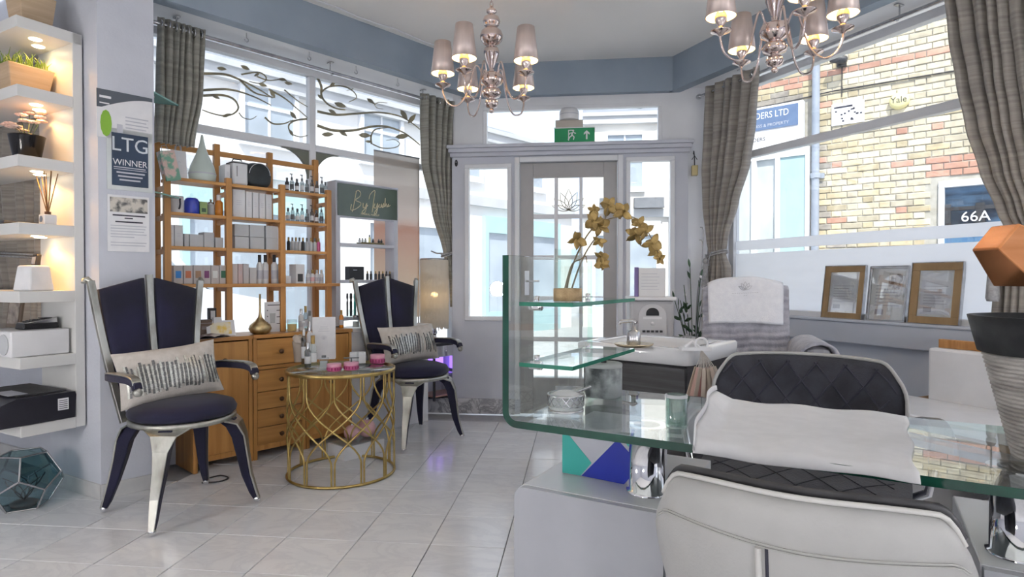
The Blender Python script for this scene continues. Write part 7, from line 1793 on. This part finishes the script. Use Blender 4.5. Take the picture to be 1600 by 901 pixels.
# plants between door wall and treatment chair
p = at(1083, 520, 3.75); t = thing('potted_plant', 'tall dark leaved plant with small white flowers beside the treatment chair', 'plant', (p.x, p.y, 0), 0)
m = MB(); m.lathe([(.08, 0), (.10, .02), (.13, .34), (.135, .36), (.12, .36), (.11, .33), (0, .33)], 24); obj('pot', m, pm('grey_pot', (.32, .33, .34), rough=.6), t)
rd = random.Random(11); fl_ = MB(); st_m = MB(); lf = MB()
for k in range(16):
    a = rd.uniform(0, 2*PI); H = rd.uniform(.35, .80); sp = rd.uniform(.03, .12)
    P = smooth_path([(0, 0, .33), (sp*.3*math.cos(a), sp*.3*math.sin(a), .33+H*.5), (sp*math.cos(a), sp*math.sin(a), .33+H)], 4); st_m.tube(P, .0025, 5)
    for j in range(5):
        q_ = P[rd.randrange(3, len(P))]; b = rd.uniform(0, 2*PI); R = Matrix.Translation(q_) @ Matrix.Rotation(b, 4, 'Z') @ Matrix.Rotation(rd.uniform(.2, 1.2), 4, 'Y')
        (lf if j < 4 else fl_).grid(lambda u, v: ((u-.5)*.022*math.sin(PI*min(1, .1+v*.9)), .0, .055*v), 2, 3, M=R) if j < 4 else fl_.ball(q_, .009, 6, 5)
obj('stem', st_m, LEAFD, t, kind='stuff'); obj('leaf', lf, LEAFD, t, solid=.001, kind='stuff'); obj('flower', fl_, PAPER, t, kind='stuff')
gs_ = pm('grey_twig', (.34, .34, .36), rough=.8)
m = MB()
for k in range(5):
    a = rd.uniform(0, 2*PI); m.tube(smooth_path([(0, 0, .33), (.03*math.cos(a), .03*math.sin(a), .7), (.09*math.cos(a), .05*math.sin(a), 1.02+.07*k), (.13*math.cos(a+.4), .07*math.sin(a+.4), 1.06+.08*k)], 4), .003, 5)
obj('twig', m, gs_, t, kind='stuff')

# ------------------------------------------------------------------ bench by the right window
t = thing('window_bench', 'white moulded bench seat with a bamboo strip on its back, below the right window', 'bench', (0, 0, 0)); t.matrix_world = FR
s0, s1 = hit(FR, 1449, 600, 2.93).x, -1.05
m = MB(); m.box(sl(FR, 1393, 2.95), s1, 2.62, 3.33, .40, .455); obj('bench_board', m, pm('brown_bench_wood', (.34, .20, .09), (.22, .12, .05), rough=.5, scale=(3, 30, 30)), t, bevel=.004)
for s in (s0+.05, -1.15):
    m = MB(); m.box(s-.03, s+.03, 2.66, 3.30, 0, .40); obj('leg', m, WPLAST, t, bevel=.004)
m = MB(); m.box(s0, s1, 2.93, 2.985, .46, .735); obj('back_panel', m, WPLAST, t, bevel=.012)
m = MB(); m.box(s0+.02, s1, 2.975, 3.0, .735, .775); bs_ = obj('bamboo_strip', m, pm('bamboo', (.52, .26, .09), (.38, .17, .05), rough=.4, scale=(60, 8, 8)), t, bevel=.003)
m = MB(); m.box(s0-.10, s1, 2.50, 2.93, .455, .50); obj('seat_pad', m, WPLAST, t, bevel=.015)
# stone planter at the right end of the desk
p = dpt(1.09, .145, DZ+.0005)
p = Vector((.940, 1.03, DZ+.0005)); 
t = thing('stone_planter', 'tapered stone pot with a dark smooth rim and ribbed body on the desk right end', 'planter', p, .35)
Hs = .247
def Rr(z): return .070+(.130-.070)*z/Hs
m = MB(); pf = [(0, .0), (Rr(0), 0)]; nz_ = 24
for i in range(nz_):
    z = .002+(.182-.002)*i/nz_; dz2 = (.182-.002)/nz_
    pf += [(Rr(z)-.002, z), (Rr(z)+.0018, z+dz2*.3), (Rr(z)+.0018, z+dz2*.65), (Rr(z)-.002, z+dz2*.95)]
m.lathe(pf, 40); obj('body', m, STONER, t)
m = MB(); m.lathe([(Rr(.182), .182), (Rr(.184)+.006, .184), (Rr(Hs)+.006, Hs), (Rr(Hs)-.006, Hs), (Rr(Hs)-.02, Hs-.03), (0, Hs-.03)], 40); obj('rim', m, STONE, t)
# copper desk lamp head
cp = at(1592, 402, 1.05); t = thing('copper_lamp', 'copper desk lamp head reaching in from the right edge', 'lamp', (1.16, 1.02, DZ+.0005), 0)
m = MB(); m.lathe([(0, 0), (.055, 0), (.06, .006), (.05, .014), (.012, .018), (0, .018)], 24); obj('base', m, COPPER, t)
m = MB(); hd = cp-Vector((1.16, 1.02, DZ)); m.tube(smooth_path([(0, 0, .015), (.02, 0, .22), (.0, .005, .38), (hd.x+.05, hd.y, hd.z+.03)], 5), .006, 8); obj('arm', m, COPPER, t)
Mh = Matrix.Translation(hd) @ Matrix.Rotation(-.88, 4, 'Y')
m = MB()
for sg in (0,): m.taper((0, 0), (.085, .10), (.055, .06), -.03, .055, M=Mh @ Matrix.Rotation(0, 4, 'Z'))
obj('shade', m, COPPER, t, bevel=.003)
m = MB(); m.box(-.036, .036, -.043, .043, -.0315, -.0302, M=Mh); obj('diffuser', m, WPLAST, t)

# ------------------------------------------------------------------ groups of repeats
GROUPS = {'oak_cabinet': 'oak cabinets under the left window', 'picture_frame': 'picture frames on the right window sill', 'left_window_curtain': 'curtains of the left window', 'right_window_curtain': 'curtains of the right window',
          'curtain_tieback': 'curtain tiebacks', 'desk_pedestal': 'pedestals under the glass desk', 'chandelier': 'chandeliers', 'timber_planter': 'timber planters on the white shelves', 'white_carton': 'cartons on the third board of the left bay',
          'candle_box': 'candle boxes on the long board', 'pink_candle_tin': 'pink candle tins on the gold table', 'cream_carton': 'pinkish cartons on the long board', 'corner_shelf': 'corner shelves at the pier', 'toner_bottle': 'toner bottles on the cabinets',
          'pink_bauble': 'pink glass balls', 'lotion_bottle': 'bottles on the gold table'}
for o in list(COL.objects):
    g = GROUPS.get(o.name.split('.')[0])
    if g and o.parent is None and o.get('category') and not o.get('group'): o['group'] = g
